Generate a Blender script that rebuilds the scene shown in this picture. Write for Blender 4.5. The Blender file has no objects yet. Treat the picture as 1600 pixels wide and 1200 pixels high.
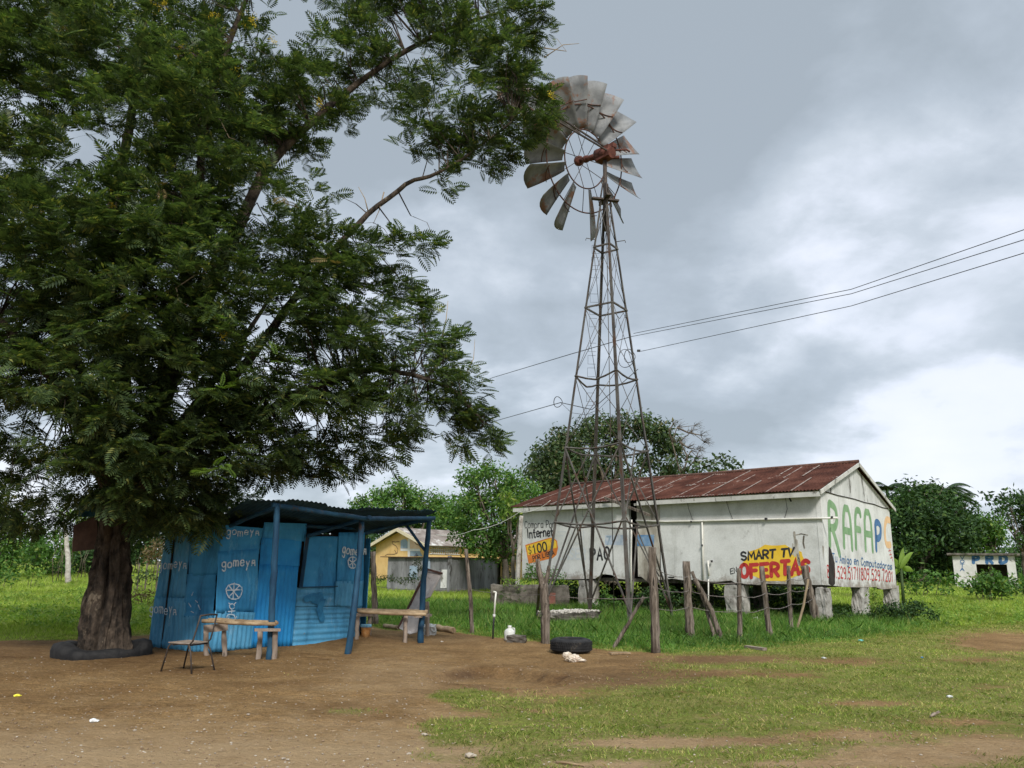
import bpy, bmesh, math, random
import numpy as np
from mathutils import Vector, Matrix
from math import sin, cos, pi, radians, sqrt

random.seed(7)
rng = np.random.default_rng(11)
SC = bpy.context.scene
COL = SC.collection

# ------------------------------------------------------------------ camera
EYE = 1.5
FPX = 1200.0
PITCH = math.atan(285 / 1200)
ROLL = radians(0.9)
f_ = Vector((0, cos(PITCH), sin(PITCH)))
u0 = Vector((0, -sin(PITCH), cos(PITCH)))
r0 = Vector((1, 0, 0))
R_ = r0 * cos(ROLL) + u0 * sin(ROLL)
U_ = u0 * cos(ROLL) - r0 * sin(ROLL)
CAMP = Vector((0, 0, EYE))
cd = bpy.data.cameras.new("camera")
cam = bpy.data.objects.new("camera", cd)
COL.objects.link(cam)
cam.matrix_world = Matrix(((R_.x, U_.x, -f_.x, 0), (R_.y, U_.y, -f_.y, 0), (R_.z, U_.z, -f_.z, EYE), (0, 0, 0, 1)))
cd.sensor_fit = 'HORIZONTAL'
cd.sensor_width = 36
cd.lens = 36 * FPX / 1600
cd.clip_start = 0.1
cd.clip_end = 5000
SC.camera = cam

# ------------------------------------------------------------------ world
SUN_EL, SUN_AZ = radians(41), radians(169)     # azimuth clockwise from +Y
w = bpy.data.worlds.new("World")
SC.world = w
w.use_nodes = True
nt = w.node_tree
nt.nodes.clear()


def N(nt, t, **k):
    n = nt.nodes.new(t)
    for a, b in k.items():
        if a[0] == 'i' and a[1:].isdigit():
            n.inputs[int(a[1:])].default_value = b
        elif a.startswith('in_'):
            n.inputs[a[3:].replace('_', ' ')].default_value = b
        else:
            setattr(n, a, b)
    return n


def LK(nt, a, ao, b, bi):
    nt.links.new(a.outputs[ao], b.inputs[bi])


def ramp(nt, stops):
    n = nt.nodes.new('ShaderNodeValToRGB')
    e = n.color_ramp.elements
    while len(e) < len(stops):
        e.new(0.5)
    for i, (p, c) in enumerate(stops):
        e[i].position = p
        e[i].color = (c[0], c[1], c[2], 1) if not isinstance(c, (int, float)) else (c, c, c, 1)
    return n


def math_n(nt, op, a, b=None, clamp=False):
    n = nt.nodes.new('ShaderNodeMath')
    n.operation = op
    n.use_clamp = clamp
    for i, v in enumerate((a, b)):
        if v is None:
            continue
        if isinstance(v, (int, float)):
            n.inputs[i].default_value = v
        else:
            nt.links.new(v, n.inputs[i])
    return n.outputs[0]


def mixc(nt, f, a, b, bt='MIX'):
    n = nt.nodes.new('ShaderNodeMix')
    n.data_type = 'RGBA'
    n.blend_type = bt
    for idx, v in ((0, f), (6, a), (7, b)):
        if isinstance(v, (int, float)):
            n.inputs[idx].default_value = v if idx == 0 else (v, v, v, 1)
        elif isinstance(v, tuple):
            n.inputs[idx].default_value = (v[0], v[1], v[2], 1)
        else:
            nt.links.new(v, n.inputs[idx])
    return n.outputs[2]


SKY_STR = 0.1
sky = N(nt, 'ShaderNodeTexSky')
sky.sky_type = 'NISHITA'
sky.sun_disc = False
sky.sun_elevation = SUN_EL
sky.sun_rotation = SUN_AZ
tc = N(nt, 'ShaderNodeTexCoord')
sep = N(nt, 'ShaderNodeSeparateXYZ')
LK(nt, tc, 'Generated', sep, 0)
zz = math_n(nt, 'ADD', math_n(nt, 'MAXIMUM', sep.outputs[2], 0.0), 0.34)
cx = math_n(nt, 'DIVIDE', sep.outputs[0], zz)
cy = math_n(nt, 'DIVIDE', sep.outputs[1], zz)
comb = N(nt, 'ShaderNodeCombineXYZ')
nt.links.new(cx, comb.inputs[0])
nt.links.new(cy, comb.inputs[1])
n1 = N(nt, 'ShaderNodeTexNoise', in_Scale=1.15, in_Detail=9.0, in_Roughness=0.50, in_Distortion=0.25)
mp = N(nt, 'ShaderNodeMapping')
mp.inputs['Location'].default_value = (4.35, 0.9, 0.4)
mp.inputs['Scale'].default_value = (1.0, 1.0, 1.0)
LK(nt, comb, 0, mp, 0)
LK(nt, mp, 0, n1, 'Vector')
n2 = N(nt, 'ShaderNodeTexNoise', in_Scale=3.0, in_Detail=10.0, in_Roughness=0.55, in_Distortion=0.15)
LK(nt, mp, 0, n2, 'Vector')
v1 = N(nt, 'ShaderNodeTexVoronoi', in_Scale=2.6)
v1.feature = 'SMOOTH_F1'
v1.inputs['Smoothness'].default_value = 0.9
dv = N(nt, 'ShaderNodeVectorMath', operation='ADD')
nd_ = N(nt, 'ShaderNodeVectorMath', operation='SCALE')
LK(nt, n2, 1, nd_, 0)
nd_.inputs['Scale'].default_value = 0.55
LK(nt, mp, 0, dv, 0)
LK(nt, nd_, 0, dv, 1)
LK(nt, dv, 0, v1, 'Vector')
dens = math_n(nt, 'ADD', math_n(nt, 'MULTIPLY', n1.outputs[0], 0.95), math_n(nt, 'MULTIPLY', n2.outputs[0], 0.56))
dens = math_n(nt, 'SUBTRACT', dens, math_n(nt, 'MULTIPLY', v1.outputs[0], 0.27))
dens = math_n(nt, 'SUBTRACT', dens, 0.16)
# the cloud deck gets paler towards the horizon
hz = math_n(nt, 'SUBTRACT', 1.0, math_n(nt, 'MULTIPLY', sep.outputs[2], 2.1), True)
dens = math_n(nt, 'ADD', dens, math_n(nt, 'MULTIPLY', math_n(nt, 'SUBTRACT', hz, 0.42), 0.17))
cr = ramp(nt, [(0.33, (0.165, 0.190, 0.215)), (0.43, (0.205, 0.233, 0.265)), (0.505, (0.262, 0.290, 0.325)), (0.555, (0.325, 0.350, 0.395)), (0.60, (0.362, 0.382, 0.420)), (0.78, (0.392, 0.405, 0.435))])
nt.links.new(dens, cr.inputs[0])
over = math_n(nt, 'ADD', 1.0, math_n(nt, 'MULTIPLY', math_n(nt, 'SUBTRACT', math_n(nt, 'MULTIPLY', sep.outputs[2], 3.6), 2.45, True), 2.6))
ten = mixc(nt, 1.0, cr.outputs[0], 10.4, 'MULTIPLY')
sc2 = N(nt, 'ShaderNodeVectorMath', operation='SCALE')
nt.links.new(ten, sc2.inputs[0])
nt.links.new(over, sc2.inputs['Scale'])
mx = mixc(nt, 0.95, sky.outputs[0], sc2.outputs[0])
bg = N(nt, 'ShaderNodeBackground', in_Strength=SKY_STR)
nt.links.new(mx, bg.inputs[0])
wo = N(nt, 'ShaderNodeOutputWorld')
LK(nt, bg, 0, wo, 0)

sl = bpy.data.lights.new("sun", 'SUN')
sl.energy = 1.5
sl.angle = radians(11)
sl.color = (1.0, 0.965, 0.91)
so = bpy.data.objects.new("sun", sl)
COL.objects.link(so)
sd = Vector((sin(SUN_AZ) * cos(SUN_EL), cos(SUN_AZ) * cos(SUN_EL), sin(SUN_EL)))
so.rotation_euler = sd.to_track_quat('Z', 'Y').to_euler()
so.location = sd * 40
SC.view_settings.view_transform = 'Standard'
SC.view_settings.look = 'None'
SC.view_settings.exposure = 1.25
SC.view_settings.gamma = 1.0
SC.render.engine = 'CYCLES'

# ------------------------------------------------------------------ terrain and picture geometry
def ss(t):
    t = np.clip(t, 0, 1)
    return t * t * (3 - 2 * t)


def ray(px, py):
    return f_ + R_ * ((px - 800) / FPX) + U_ * ((600 - py) / FPX)


def At(px, py, D):
    d = ray(px, py)
    return CAMP + d * (D / d.y)


def proj(x, y, z):
    dx, dy, dz = x, y, z - EYE
    c = dx * f_.x + dy * f_.y + dz * f_.z
    c = np.where(np.abs(c) < 1e-3, 1e-3, c)
    a = (dx * R_.x + dy * R_.y + dz * R_.z) / c
    b = (dx * U_.x + dy * U_.y + dz * U_.z) / c
    return 800 + a * FPX, 600 - b * FPX


def gz(x, y):
    x = np.asarray(x, float)
    y = np.asarray(y, float)
    h = 0.85 * ss((y - 34) / 50)
    h = h + 0.018 * np.sin(x * 0.9 + 1.3 * np.sin(y * .55)) * np.cos(y * 0.7 + 0.4) + 0.010 * np.sin(x * 2.3 + y * 1.7) + 0.006 * np.sin(x * 5.1 - y * 3.9)
    # old wheel ruts across the yard
    for c0, c1, c2 in ((8.1, .10, .012), (9.75, .10, .012), (12.4, -.16, .010), (13.0, -.16, .010)):
        dd = y - (c0 + c1 * x + .03 * x * x)
        h = h - c2 * 1.6 * np.exp(-(dd / .11) ** 2) * (x < 2.5) + c2 * .8 * np.exp(-((np.abs(dd) - .2) / .08) ** 2) * (x < 2.5)
    # the hollow worn in the soil
    q = np.sqrt(((x - 0.02 - 0.18 * np.sin(y * 2.1)) / 1.12) ** 2 + ((y - 11.35 + 0.25 * x) / 0.95) ** 2)
    q = q + .10 * np.sin(x * 5.3 + 1.2 * np.sin(y * 4.1)) * np.cos(y * 3.7) + .05 * np.sin(x * 11 - y * 9)
    h = h - 0.13 * ss((1.0 - q) / 0.26) + 0.02 * np.exp(-((q - 1.12) / 0.16) ** 2)
    # earth heaped along the foot of the shack
    h = h + 0.14 * np.exp(-(((x + 3.2) / 0.9) ** 2 + ((y - 16.6) / 0.9) ** 2))
    return h


def G(px, py):
    d = ray(px, py)
    z = 0.0
    for _ in range(12):
        t = (z - EYE) / d.z if d.z < -1e-4 else 200
        t = min(t, 200 / d.y)
        p = CAMP + d * t
        z = 0.5 * z + 0.5 * float(gz(p.x, p.y))
    return Vector((p.x, p.y, float(gz(p.x, p.y))))


def onplane(px, py, p0, n):
    d = ray(px, py)
    return CAMP + d * ((p0 - CAMP).dot(n) / d.dot(n))


# ------------------------------------------------------------------ object helpers
ORG = {}


def tag(o, label, cat, group=None, kind=None):
    if label:
        o['label'] = label
    if cat:
        o['category'] = cat
    if group:
        o['group'] = group
    if kind:
        o['kind'] = kind
    return o


def thing(name, label, cat, loc, group=None):
    o = bpy.data.objects.new(name, None)
    COL.objects.link(o)
    o.location = loc
    o.empty_display_size = 0.1
    ORG[o.name] = Vector(loc)
    return tag(o, label, cat, group)


def link_mesh(name, me, mat, parent=None):
    o = bpy.data.objects.new(name, me)
    COL.objects.link(o)
    if mat is not None:
        me.materials.append(mat)
    if parent is not None:
        o.parent = parent
        ORG[o.name] = ORG[parent.name]
    else:
        ORG[o.name] = Vector((0, 0, 0))
    return o


def npmesh(name, V, Fq, mat, parent=None, smooth=False):
    """V (n,3) world, Fq (m,k) constant k"""
    V = np.asarray(V, np.float32)
    Fq = np.asarray(Fq, np.int32)
    if parent is not None:
        V = V - np.array(ORG[parent.name], np.float32)
    me = bpy.data.meshes.new(name)
    me.vertices.add(len(V))
    me.vertices.foreach_set('co', V.ravel())
    m, k = Fq.shape
    me.loops.add(m * k)
    me.loops.foreach_set('vertex_index', Fq.ravel())
    me.polygons.add(m)
    me.polygons.foreach_set('loop_start', np.arange(0, m * k, k, dtype=np.int32))
    me.polygons.foreach_set('loop_total', np.full(m, k, np.int32))
    if smooth:
        me.polygons.foreach_set('use_smooth', np.ones(m, bool))
    me.update(calc_edges=True)
    return link_mesh(name, me, mat, parent)


class MB:
    def __init__(s):
        s.v = []
        s.f = []
        s.sm = []

    def add(s, vs, fs, smooth=False):
        b = len(s.v)
        s.v += [Vector(p) for p in vs]
        s.f += [tuple(i + b for i in q) for q in fs]
        s.sm += [smooth] * len(fs)
        return s

    def hexa(s, b, t):
        """b, t: four bottom and four top corners, counter-clockwise from above"""
        return s.add(list(b) + list(t), [(3, 2, 1, 0), (4, 5, 6, 7), (0, 1, 5, 4), (1, 2, 6, 5), (2, 3, 7, 6), (3, 0, 4, 7)])

    def box(s, c, sx, sy, sz, rot=None):
        c = Vector(c)
        m = rot if rot is not None else Matrix.Identity(3)
        P = [c + m @ Vector((x * sx / 2, y * sy / 2, z * sz / 2)) for z in (-1, 1) for x, y in ((-1, -1), (1, -1), (1, 1), (-1, 1))]
        return s.hexa(P[:4], P[4:])

    def slab(s, quad, n, th):
        """quad of four points extruded by -n*th"""
        q = [Vector(p) for p in quad]
        r = [p - n * th for p in q]
        return s.add(q + r, [(0, 1, 2, 3), (7, 6, 5, 4), (1, 0, 4, 5), (2, 1, 5, 6), (3, 2, 6, 7), (0, 3, 7, 4)])

    def tube(s, pts, rad, n=6, cap=True, smooth=True, jit=0.0, lob=None):
        pts = [Vector(p) for p in pts]
        if isinstance(rad, (int, float)):
            rad = [rad] * len(pts)
        vs = []
        up = Vector((0, 0, 1))
        prev = None
        for i, p in enumerate(pts):
            a = pts[max(i - 1, 0)]
            b = pts[min(i + 1, len(pts) - 1)]
            t = (b - a).normalized()
            if prev is None:
                x = t.orthogonal().normalized() if abs(t.z) < .95 else t.cross(Vector((0, 1, 0))).normalized()
            else:
                x = (prev - t * prev.dot(t)).normalized()
            prev = x
            y = t.cross(x)
            for k in range(n):
                an = 2 * pi * k / n
                r = rad[i] * (1 + (random.uniform(-jit, jit) if jit else 0))
                vs.append(p + (x * cos(an) + y * sin(an)) * r)
        fs = []
        for i in range(len(pts) - 1):
            for k in range(n):
                a = i * n + k
                b = i * n + (k + 1) % n
                fs.append((a, b, b + n, a + n))
        if cap:
            fs.append(tuple(range(n))[::-1])
            fs.append(tuple((len(pts) - 1) * n + k for k in range(n)))
        s.add(vs, fs[:(len(pts) - 1) * n], smooth)
        if cap:
            b = len(s.v) - len(vs)
            for q in fs[(len(pts) - 1) * n:]:
                s.f.append(tuple(i + b for i in q))
                s.sm.append(False)
        return s

    def bar(s, a, b, wd, ht, up=Vector((0, 0, 1))):
        a = Vector(a)
        b = Vector(b)
        t = (b - a).normalized()
        x = t.cross(up)
        if x.length < 1e-3:
            x = t.cross(Vector((0, 1, 0)))
        x.normalize()
        y = x.cross(t)
        P = []
        for p in (a, b):
            P += [p - x * wd / 2 - y * ht / 2, p + x * wd / 2 - y * ht / 2, p + x * wd / 2 + y * ht / 2, p - x * wd / 2 + y * ht / 2]
        return s.hexa(P[:4], P[4:])

    def lathe(s, prof, c, n=24, ax=None, cap=False):
        """prof: (r, z) list about axis through c"""
        c = Vector(c)
        m = ax if ax is not None else Matrix.Identity(3)
        vs = [c + m @ Vector((r * cos(2 * pi * k / n), r * sin(2 * pi * k / n), z)) for r, z in prof for k in range(n)]
        fs = [(i * n + k, i * n + (k + 1) % n, (i + 1) * n + (k + 1) % n, (i + 1) * n + k) for i in range(len(prof) - 1) for k in range(n)]
        s.add(vs, fs, True)
        return s

    def build(s, name, mat, parent=None, bevel=0):
        o0 = ORG[parent.name] if parent is not None else Vector((0, 0, 0))
        me = bpy.data.meshes.new(name)
        me.from_pydata([tuple(p - o0) for p in s.v], [], s.f)
        me.polygons.foreach_set('use_smooth', s.sm)
        me.update()
        o = link_mesh(name, me, mat, parent)
        if bevel:
            b = o.modifiers.new('bevel', 'BEVEL')
            b.width = bevel
            b.segments = 2
            b.limit_method = 'ANGLE'
        return o


def islands(s, name, mat, parent=None, label=None):
    """build every connected piece of the mesh builder as an object of its own"""
    par = list(range(len(s.v)))

    def fd(i):
        while par[i] != i:
            par[i] = par[par[i]]
            i = par[i]
        return i
    for q in s.f:
        r = fd(q[0])
        for i in q[1:]:
            par[fd(i)] = r
    grp = {}
    for fi, q in enumerate(s.f):
        grp.setdefault(fd(q[0]), []).append(fi)
    out = []
    for g in grp.values():
        m = MB()
        idx = {}
        for fi in g:
            for i in s.f[fi]:
                if i not in idx:
                    idx[i] = len(m.v)
                    m.v.append(s.v[i])
            m.f.append(tuple(idx[i] for i in s.f[fi]))
            m.sm.append(s.sm[fi])
        o = m.build(name, mat, parent)
        if label:
            o['label'] = label
        out.append(o)
    return out


# ------------------------------------------------------------------ materials
def base_mat(name):
    m = bpy.data.materials.new(name)
    m.use_nodes = True
    t = m.node_tree
    t.nodes.clear()
    out = t.nodes.new('ShaderNodeOutputMaterial')
    p = t.nodes.new('ShaderNodeBsdfPrincipled')
    t.links.new(p.outputs[0], out.inputs[0])
    return m, t, p, out


def noise(t, scale, detail=5, rough=.6, dist=0, stretch=None, coord='Object', loc=(0, 0, 0)):
    tc = t.nodes.new('ShaderNodeTexCoord')
    n = N(t, 'ShaderNodeTexNoise', in_Scale=scale, in_Detail=float(detail), in_Roughness=rough, in_Distortion=float(dist))
    mp = t.nodes.new('ShaderNodeMapping')
    mp.inputs['Scale'].default_value = stretch or (1, 1, 1)
    mp.inputs['Location'].default_value = loc
    t.links.new(tc.outputs[coord], mp.inputs[0])
    t.links.new(mp.outputs[0], n.inputs['Vector'])
    return n.outputs[0]


def bump(t, p, h, strength=.4, dist=.02):
    b = N(t, 'ShaderNodeBump', in_Strength=strength, in_Distance=dist)
    t.links.new(h, b.inputs['Height'])
    t.links.new(b.outputs[0], p.inputs['Normal'])


def mat2(name, c1, c2, scale=3, rough=.8, c3=None, s3=12, th3=.6, stretch=None, bmp=.3, bd=.01, bs=None, metal=0, spec=.3, lo=.38, hi=.62, st3=None):
    """two-colour mottled surface with optional stains of a third colour"""
    m, t, p, _ = base_mat(name)
    n = noise(t, scale, 6, .65, .3, stretch)
    r = ramp(t, [(lo, c1), (hi, c2)])
    t.links.new(n, r.inputs[0])
    col = r.outputs[0]
    if c3:
        n3 = noise(t, s3, 7, .7, .4, st3 or stretch, loc=(5, 2, 8))
        r3 = ramp(t, [(th3, 0.0), (th3 + .07, 1.0)])
        t.links.new(n3, r3.inputs[0])
        col = mixc(t, r3.outputs[0], col, c3)
    t.links.new(col, p.inputs['Base Color'])
    p.inputs['Roughness'].default_value = rough
    p.inputs['Metallic'].default_value = metal
    p.inputs['Specular IOR Level'].default_value = spec
    if bmp:
        nb = noise(t, bs or scale * 6, 6, .65, 0, stretch)
        bump(t, p, nb, bmp, bd)
    return m


def leafmat(name, dark, light, warm=None, trans=.3, rough=.6, wf=.12, nscale=.5):
    m, t, p, out = base_mat(name)
    g = t.nodes.new('ShaderNodeNewGeometry')
    r = ramp(t, [(0.0, dark), (1.0 - wf - .02 if warm else 1.0, light)] + ([(1.0 - wf / 2, warm)] if warm else []))
    t.links.new(g.outputs['Random Per Island'], r.inputs[0])
    n = noise(t, nscale, 3, .5)
    r2 = ramp(t, [(.35, .66), (.65, 1.25)])
    t.links.new(n, r2.inputs[0])
    col = mixc(t, 1.0, r.outputs[0], r2.outputs[0], 'MULTIPLY')
    t.links.new(col, p.inputs['Base Color'])
    p.inputs['Roughness'].default_value = rough
    p.inputs['Specular IOR Level'].default_value = .25
    tr = t.nodes.new('ShaderNodeBsdfTranslucent')
    tcol = mixc(t, 1.0, col, (1.2, 1.35, .6), 'MULTIPLY')
    t.links.new(tcol, tr.inputs[0])
    mx = t.nodes.new('ShaderNodeMixShader')
    mx.inputs[0].default_value = trans
    t.links.new(p.outputs[0], mx.inputs[1])
    t.links.new(tr.outputs[0], mx.inputs[2])
    t.links.new(mx.outputs[0], out.inputs[0])
    return m


M = {}
M['leaf_big'] = leafmat('feathery_leaf', (.028, .052, .023), (.105, .150, .054), (.22, .23, .07), .40, .48, .07)
M['leaf_new'] = leafmat('young_leaf', (.10, .19, .04), (.20, .30, .06), None, .35)
M['leaf_dry'] = leafmat('dry_pod', (.10, .07, .03), (.20, .15, .06), None, .2)
M['petal'] = leafmat('yellow_petal', (.42, .30, .03), (.70, .52, .04), None, .3)
M['leaf_mid'] = leafmat('bright_green_leaf', (.045, .115, .020), (.115, .225, .045), (.20, .27, .05), .32)
M['leaf_lime'] = leafmat('lime_leaf', (.10, .20, .03), (.24, .34, .06), (.33, .36, .08), .35)
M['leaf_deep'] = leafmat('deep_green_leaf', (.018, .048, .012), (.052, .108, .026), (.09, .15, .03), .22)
M['leaf_olive'] = leafmat('olive_leaf', (.028, .058, .020), (.075, .115, .035), (.16, .15, .07), .22)
M['leaf_far'] = leafmat('far_leaf', (.03, .08, .025), (.08, .15, .04), None, .2)
M['leaf_palm'] = leafmat('palm_leaf', (.02, .045, .014), (.05, .085, .025), None, .2)
M['grass_tall'] = leafmat('tall_grass_blade', (.060, .145, .024), (.165, .300, .058), (.34, .37, .12), .38, .5, .1, .35)
M['grass_field'] = leafmat('field_grass_blade', (.19, .29, .035), (.38, .48, .080), (.40, .42, .15), .35, .5, .2, .25)
M['grass_short'] = leafmat('turf_blade', (.115, .180, .024), (.270, .330, .062), (.50, .41, .16), .25, .6, .25, .8)
M['bark_big'] = mat2('gnarled_bark', (.022, .017, .013), (.100, .074, .054), 7, .95, (.20, .16, .115), 4.5, .60, (1, 1, .6), 1.0, .06, 18)
M['bark'] = mat2('grey_bark', (.07, .055, .04), (.17, .14, .105), 6, .9, None, stretch=(1, 1, .3), bmp=.6)
M['bark_pale'] = mat2('pale_bark', (.28, .25, .21), (.50, .47, .42), 4, .9, (.12, .10, .08), 6, .58, bmp=.5)
M['post'] = mat2('weathered_post', (.070, .052, .038), (.25, .205, .165), 16, .94, (.024, .018, .014), 24, .54, (1, 1, .10), 1.0, .035, 34)
M['pole_light'] = mat2('peeled_pole', (.22, .16, .10), (.40, .31, .20), 6, .85, (.09, .06, .04), 8, .62, (1, 1, .3), .5)
M['bamboo'] = mat2('dry_bamboo', (.22, .145, .08), (.42, .31, .19), 5, .75, (.12, .075, .045), 9, .60, (1, 1, 1), .4)
M['plank'] = mat2('rough_plank', (.20, .155, .12), (.36, .29, .235), 5, .9, (.09, .07, .055), 8, .60, (1, 1, .3), .6)
M['board'] = mat2('weathered_board', (.38, .33, .30), (.54, .48, .44), 3, .9, (.14, .11, .10), 7, .60, bmp=.5)


def paintmat(name, c1, c2, dark, pale, worn):
    """brushed house paint on tin: blotches, run marks, chalked and bare places"""
    m, t, p, _ = base_mat(name)
    r = ramp(t, [(.34, c1), (.64, c2)])
    t.links.new(noise(t, 1.7, 6, .65, .4), r.inputs[0])
    col = r.outputs[0]
    r1 = ramp(t, [(.50, 0.0), (.66, .75)])
    t.links.new(noise(t, 3.2, 9, .75, .3, (1, 1, .22), loc=(3, 1, 4)), r1.inputs[0])
    col = mixc(t, r1.outputs[0], col, dark)
    r2 = ramp(t, [(.56, 0.0), (.68, .7)])
    t.links.new(noise(t, 6, 9, .8, .2, (1, 1, .35), loc=(9, 4, 1)), r2.inputs[0])
    col = mixc(t, r2.outputs[0], col, pale)
    r3 = ramp(t, [(.66, 0.0), (.70, .8)])
    t.links.new(noise(t, 9, 8, .75, .6, loc=(1, 7, 2)), r3.inputs[0])
    col = mixc(t, r3.outputs[0], col, worn)
    t.links.new(col, p.inputs['Base Color'])
    p.inputs['Roughness'].default_value = .68
    p.inputs['Specular IOR Level'].default_value = .3
    bump(t, p, noise(t, 26, 7, .7), .45, .012)
    return m


M['blue_paint'] = paintmat('blue_painted_tin', (.030, .225, .46), (.055, .31, .57), (.014, .11, .25), (.16, .40, .56), (.12, .14, .16))
M['blue_light'] = paintmat('pale_blue_painted_tin', (.065, .285, .49), (.115, .37, .58), (.028, .15, .28), (.28, .46, .58), (.20, .21, .20))
M['blue_deep'] = paintmat('fresh_blue_painted_tin', (.014, .225, .56), (.028, .30, .65), (.010, .13, .34), (.07, .33, .62), (.08, .13, .20))
M['blue_stain'] = mat2('dark_blue_stain', (.014, .13, .27), (.035, .22, .40), 7, .6, bmp=0)
M['blue_pole'] = mat2('blue_painted_pole', (.008, .038, .080), (.022, .085, .150), 5, .7, (.06, .045, .04), 7, .60, (1, 1, .3), .5)
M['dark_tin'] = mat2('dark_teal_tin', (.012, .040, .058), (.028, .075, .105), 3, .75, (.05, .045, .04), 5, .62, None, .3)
M['dark_fill'] = mat2('shade_and_stain_brown', (.018, .014, .012), (.04, .033, .028), 5, .95)  # near-black: painted shade in gaps and openings, also stains and cracks
M['chalk'] = mat2('white_brush_paint', (.50, .58, .64), (.72, .76, .78), 14, .8, (.12, .38, .58), 30, .53, bmp=0)
M['rubber'] = mat2('tyre_rubber', (.010, .010, .011), (.026, .025, .025), 8, .8, (.065, .054, .042), 6, .60, None, .35, .006)
M['tread'] = M['rubber']
M['steel'] = mat2('weathered_angle_iron', (.055, .047, .041), (.135, .125, .110), 4, .65, (.085, .045, .028), 5, .54, (1, 1, .3), .3, metal=.25)
M['steel_dark'] = mat2('dark_iron', (.040, .032, .028), (.085, .065, .052), 6, .7, None, bmp=.3, metal=.2)
M['blade'] = mat2('galvanised_blade', (.125, .128, .128), (.235, .238, .235), 1.6, .72, (.19, .105, .070), 1.3, .53, None, .15, metal=.15)
M['rust_iron'] = mat2('rusty_red_iron', (.065, .022, .015), (.145, .050, .034), 6, .85, (.05, .02, .015), 8, .60)
M['rust_frame'] = mat2('rusty_ring', (.06, .03, .022), (.13, .065, .045), 8, .8)
M['wire'] = mat2('cable_black', (.03, .03, .032), (.06, .06, .06), 8, .6, bmp=0)
M['barb'] = mat2('barbed_wire_rust', (.12, .10, .09), (.22, .19, .17), 8, .6, bmp=0)
M['pvc'] = mat2('white_pipe', (.62, .60, .52), (.74, .72, .66), 4, .5, (.35, .33, .28), 7, .64, bmp=0)
M['black_pipe'] = mat2('black_pipe', (.02, .02, .02), (.04, .04, .04), 4, .5, bmp=0)
M['concrete'] = mat2('worn_concrete', (.24, .225, .20), (.44, .42, .385), 2.6, .95, (.085, .075, .06), 2.6, .56, None, .7, .02, 18)
M['mossy'] = mat2('mossy_concrete', (.060, .050, .040), (.17, .15, .125), 3, .97, (.04, .06, .02), 4, .56, None, .8, .02, 14)
M['stone'] = mat2('pale_rubble', (.30, .27, .22), (.58, .54, .48), 7, .95, (.10, .085, .07), 9, .58, bmp=.7)
M['yellow_wall'] = mat2('yellow_plaster', (.68, .44, .17), (.78, .54, .24), 1.2, .9, (.50, .36, .16), 1.6, .62, bmp=.2)
M['cream'] = mat2('cream_trim', (.60, .52, .36), (.70, .62, .45), 2, .9)
M['mural_white'] = mat2('mural_white', (.68, .66, .64), (.76, .74, .72), 2, .9)
M['mural_blue'] = mat2('mural_blue', (.24, .31, .38), (.32, .40, .48), 2, .9)
M['mural_peach'] = mat2('mural_peach', (.72, .50, .34), (.78, .58, .42), 2, .9)
M['mural_line'] = mat2('mural_line', (.20, .12, .06), (.28, .17, .09), 2, .9)
M['mural_dark'] = mat2('mural_dark', (.12, .13, .18), (.16, .17, .22), 2, .9)
M['old_zinc'] = mat2('old_zinc', (.14, .14, .14), (.26, .26, .265), 1.6, .7, (.08, .075, .07), 2.4, .57, (1, 1, .35), .3, metal=.2)
M['zinc_roof'] = mat2('patched_zinc_roof', (.16, .125, .105), (.30, .26, .225), 1.3, .8, (.62, .60, .56), .55, .57, (1, .6, 1), .3)
M['sign_black'] = mat2('black_lettering', (.016, .016, .018), (.05, .05, .052), 14, .8, bmp=0)
M['sign_yellow'] = mat2('yellow_sign_paint', (.74, .46, .03), (.84, .56, .06), 2.2, .8, (.62, .45, .18), 4, .62, bmp=0)
M['sign_orange'] = mat2('orange_sign_paint', (.62, .17, .03), (.72, .24, .05), 3, .8, (.60, .40, .22), 5, .64, bmp=0)
M['sign_red'] = mat2('red_lettering', (.40, .030, .030), (.52, .052, .045), 4, .8, (.55, .30, .26), 9, .66, bmp=0)
M['sign_green'] = mat2('green_lettering', (.16, .29, .14), (.23, .37, .20), 2.5, .8, (.34, .42, .30), 6, .64, bmp=0)
M['sign_blue'] = mat2('blue_lettering', (.045, .12, .26), (.08, .18, .34), 3, .8, (.28, .34, .42), 9, .64, bmp=0)
M['sign_tan'] = mat2('tan_lettering', (.66, .42, .22), (.74, .50, .28), 3, .8, bmp=0)
M['faded_pale'] = mat2('faded_pale_patch', (.36, .44, .54), (.56, .58, .60), 3.5, .85, bmp=0)
M['faded_blue'] = mat2('faded_blue_patch', (.08, .20, .38), (.22, .33, .46), 3.5, .85, (.55, .58, .60), 5, .60, bmp=0)
M['faded_grey'] = mat2('faded_grey_lettering', (.52, .55, .57), (.60, .62, .62), 5, .85, bmp=0)
M['red_tin'] = mat2('faded_red_door', (.20, .075, .055), (.30, .13, .10), 3, .85)
M['bucket'] = mat2('orange_bucket', (.50, .20, .05), (.62, .36, .16), 9, .6, (.70, .62, .5), 6, .60, bmp=0)
M['lid_blue'] = mat2('blue_lid', (.05, .25, .40), (.30, .50, .60), 9, .5, bmp=0)
M['jug'] = mat2('cloudy_plastic', (.55, .55, .50), (.70, .70, .66), 6, .4, bmp=0)
M['rag'] = mat2('pale_rag', (.46, .37, .27), (.68, .60, .50), 9, .95, (.40, .22, .15), 8, .62, bmp=.7)
M['litter_white'] = mat2('white_litter', (.55, .55, .52), (.72, .72, .70), 9, .7, bmp=0)
M['litter_yellow'] = mat2('yellow_litter', (.75, .66, .04), (.85, .76, .08), 9, .6, bmp=0)
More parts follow.
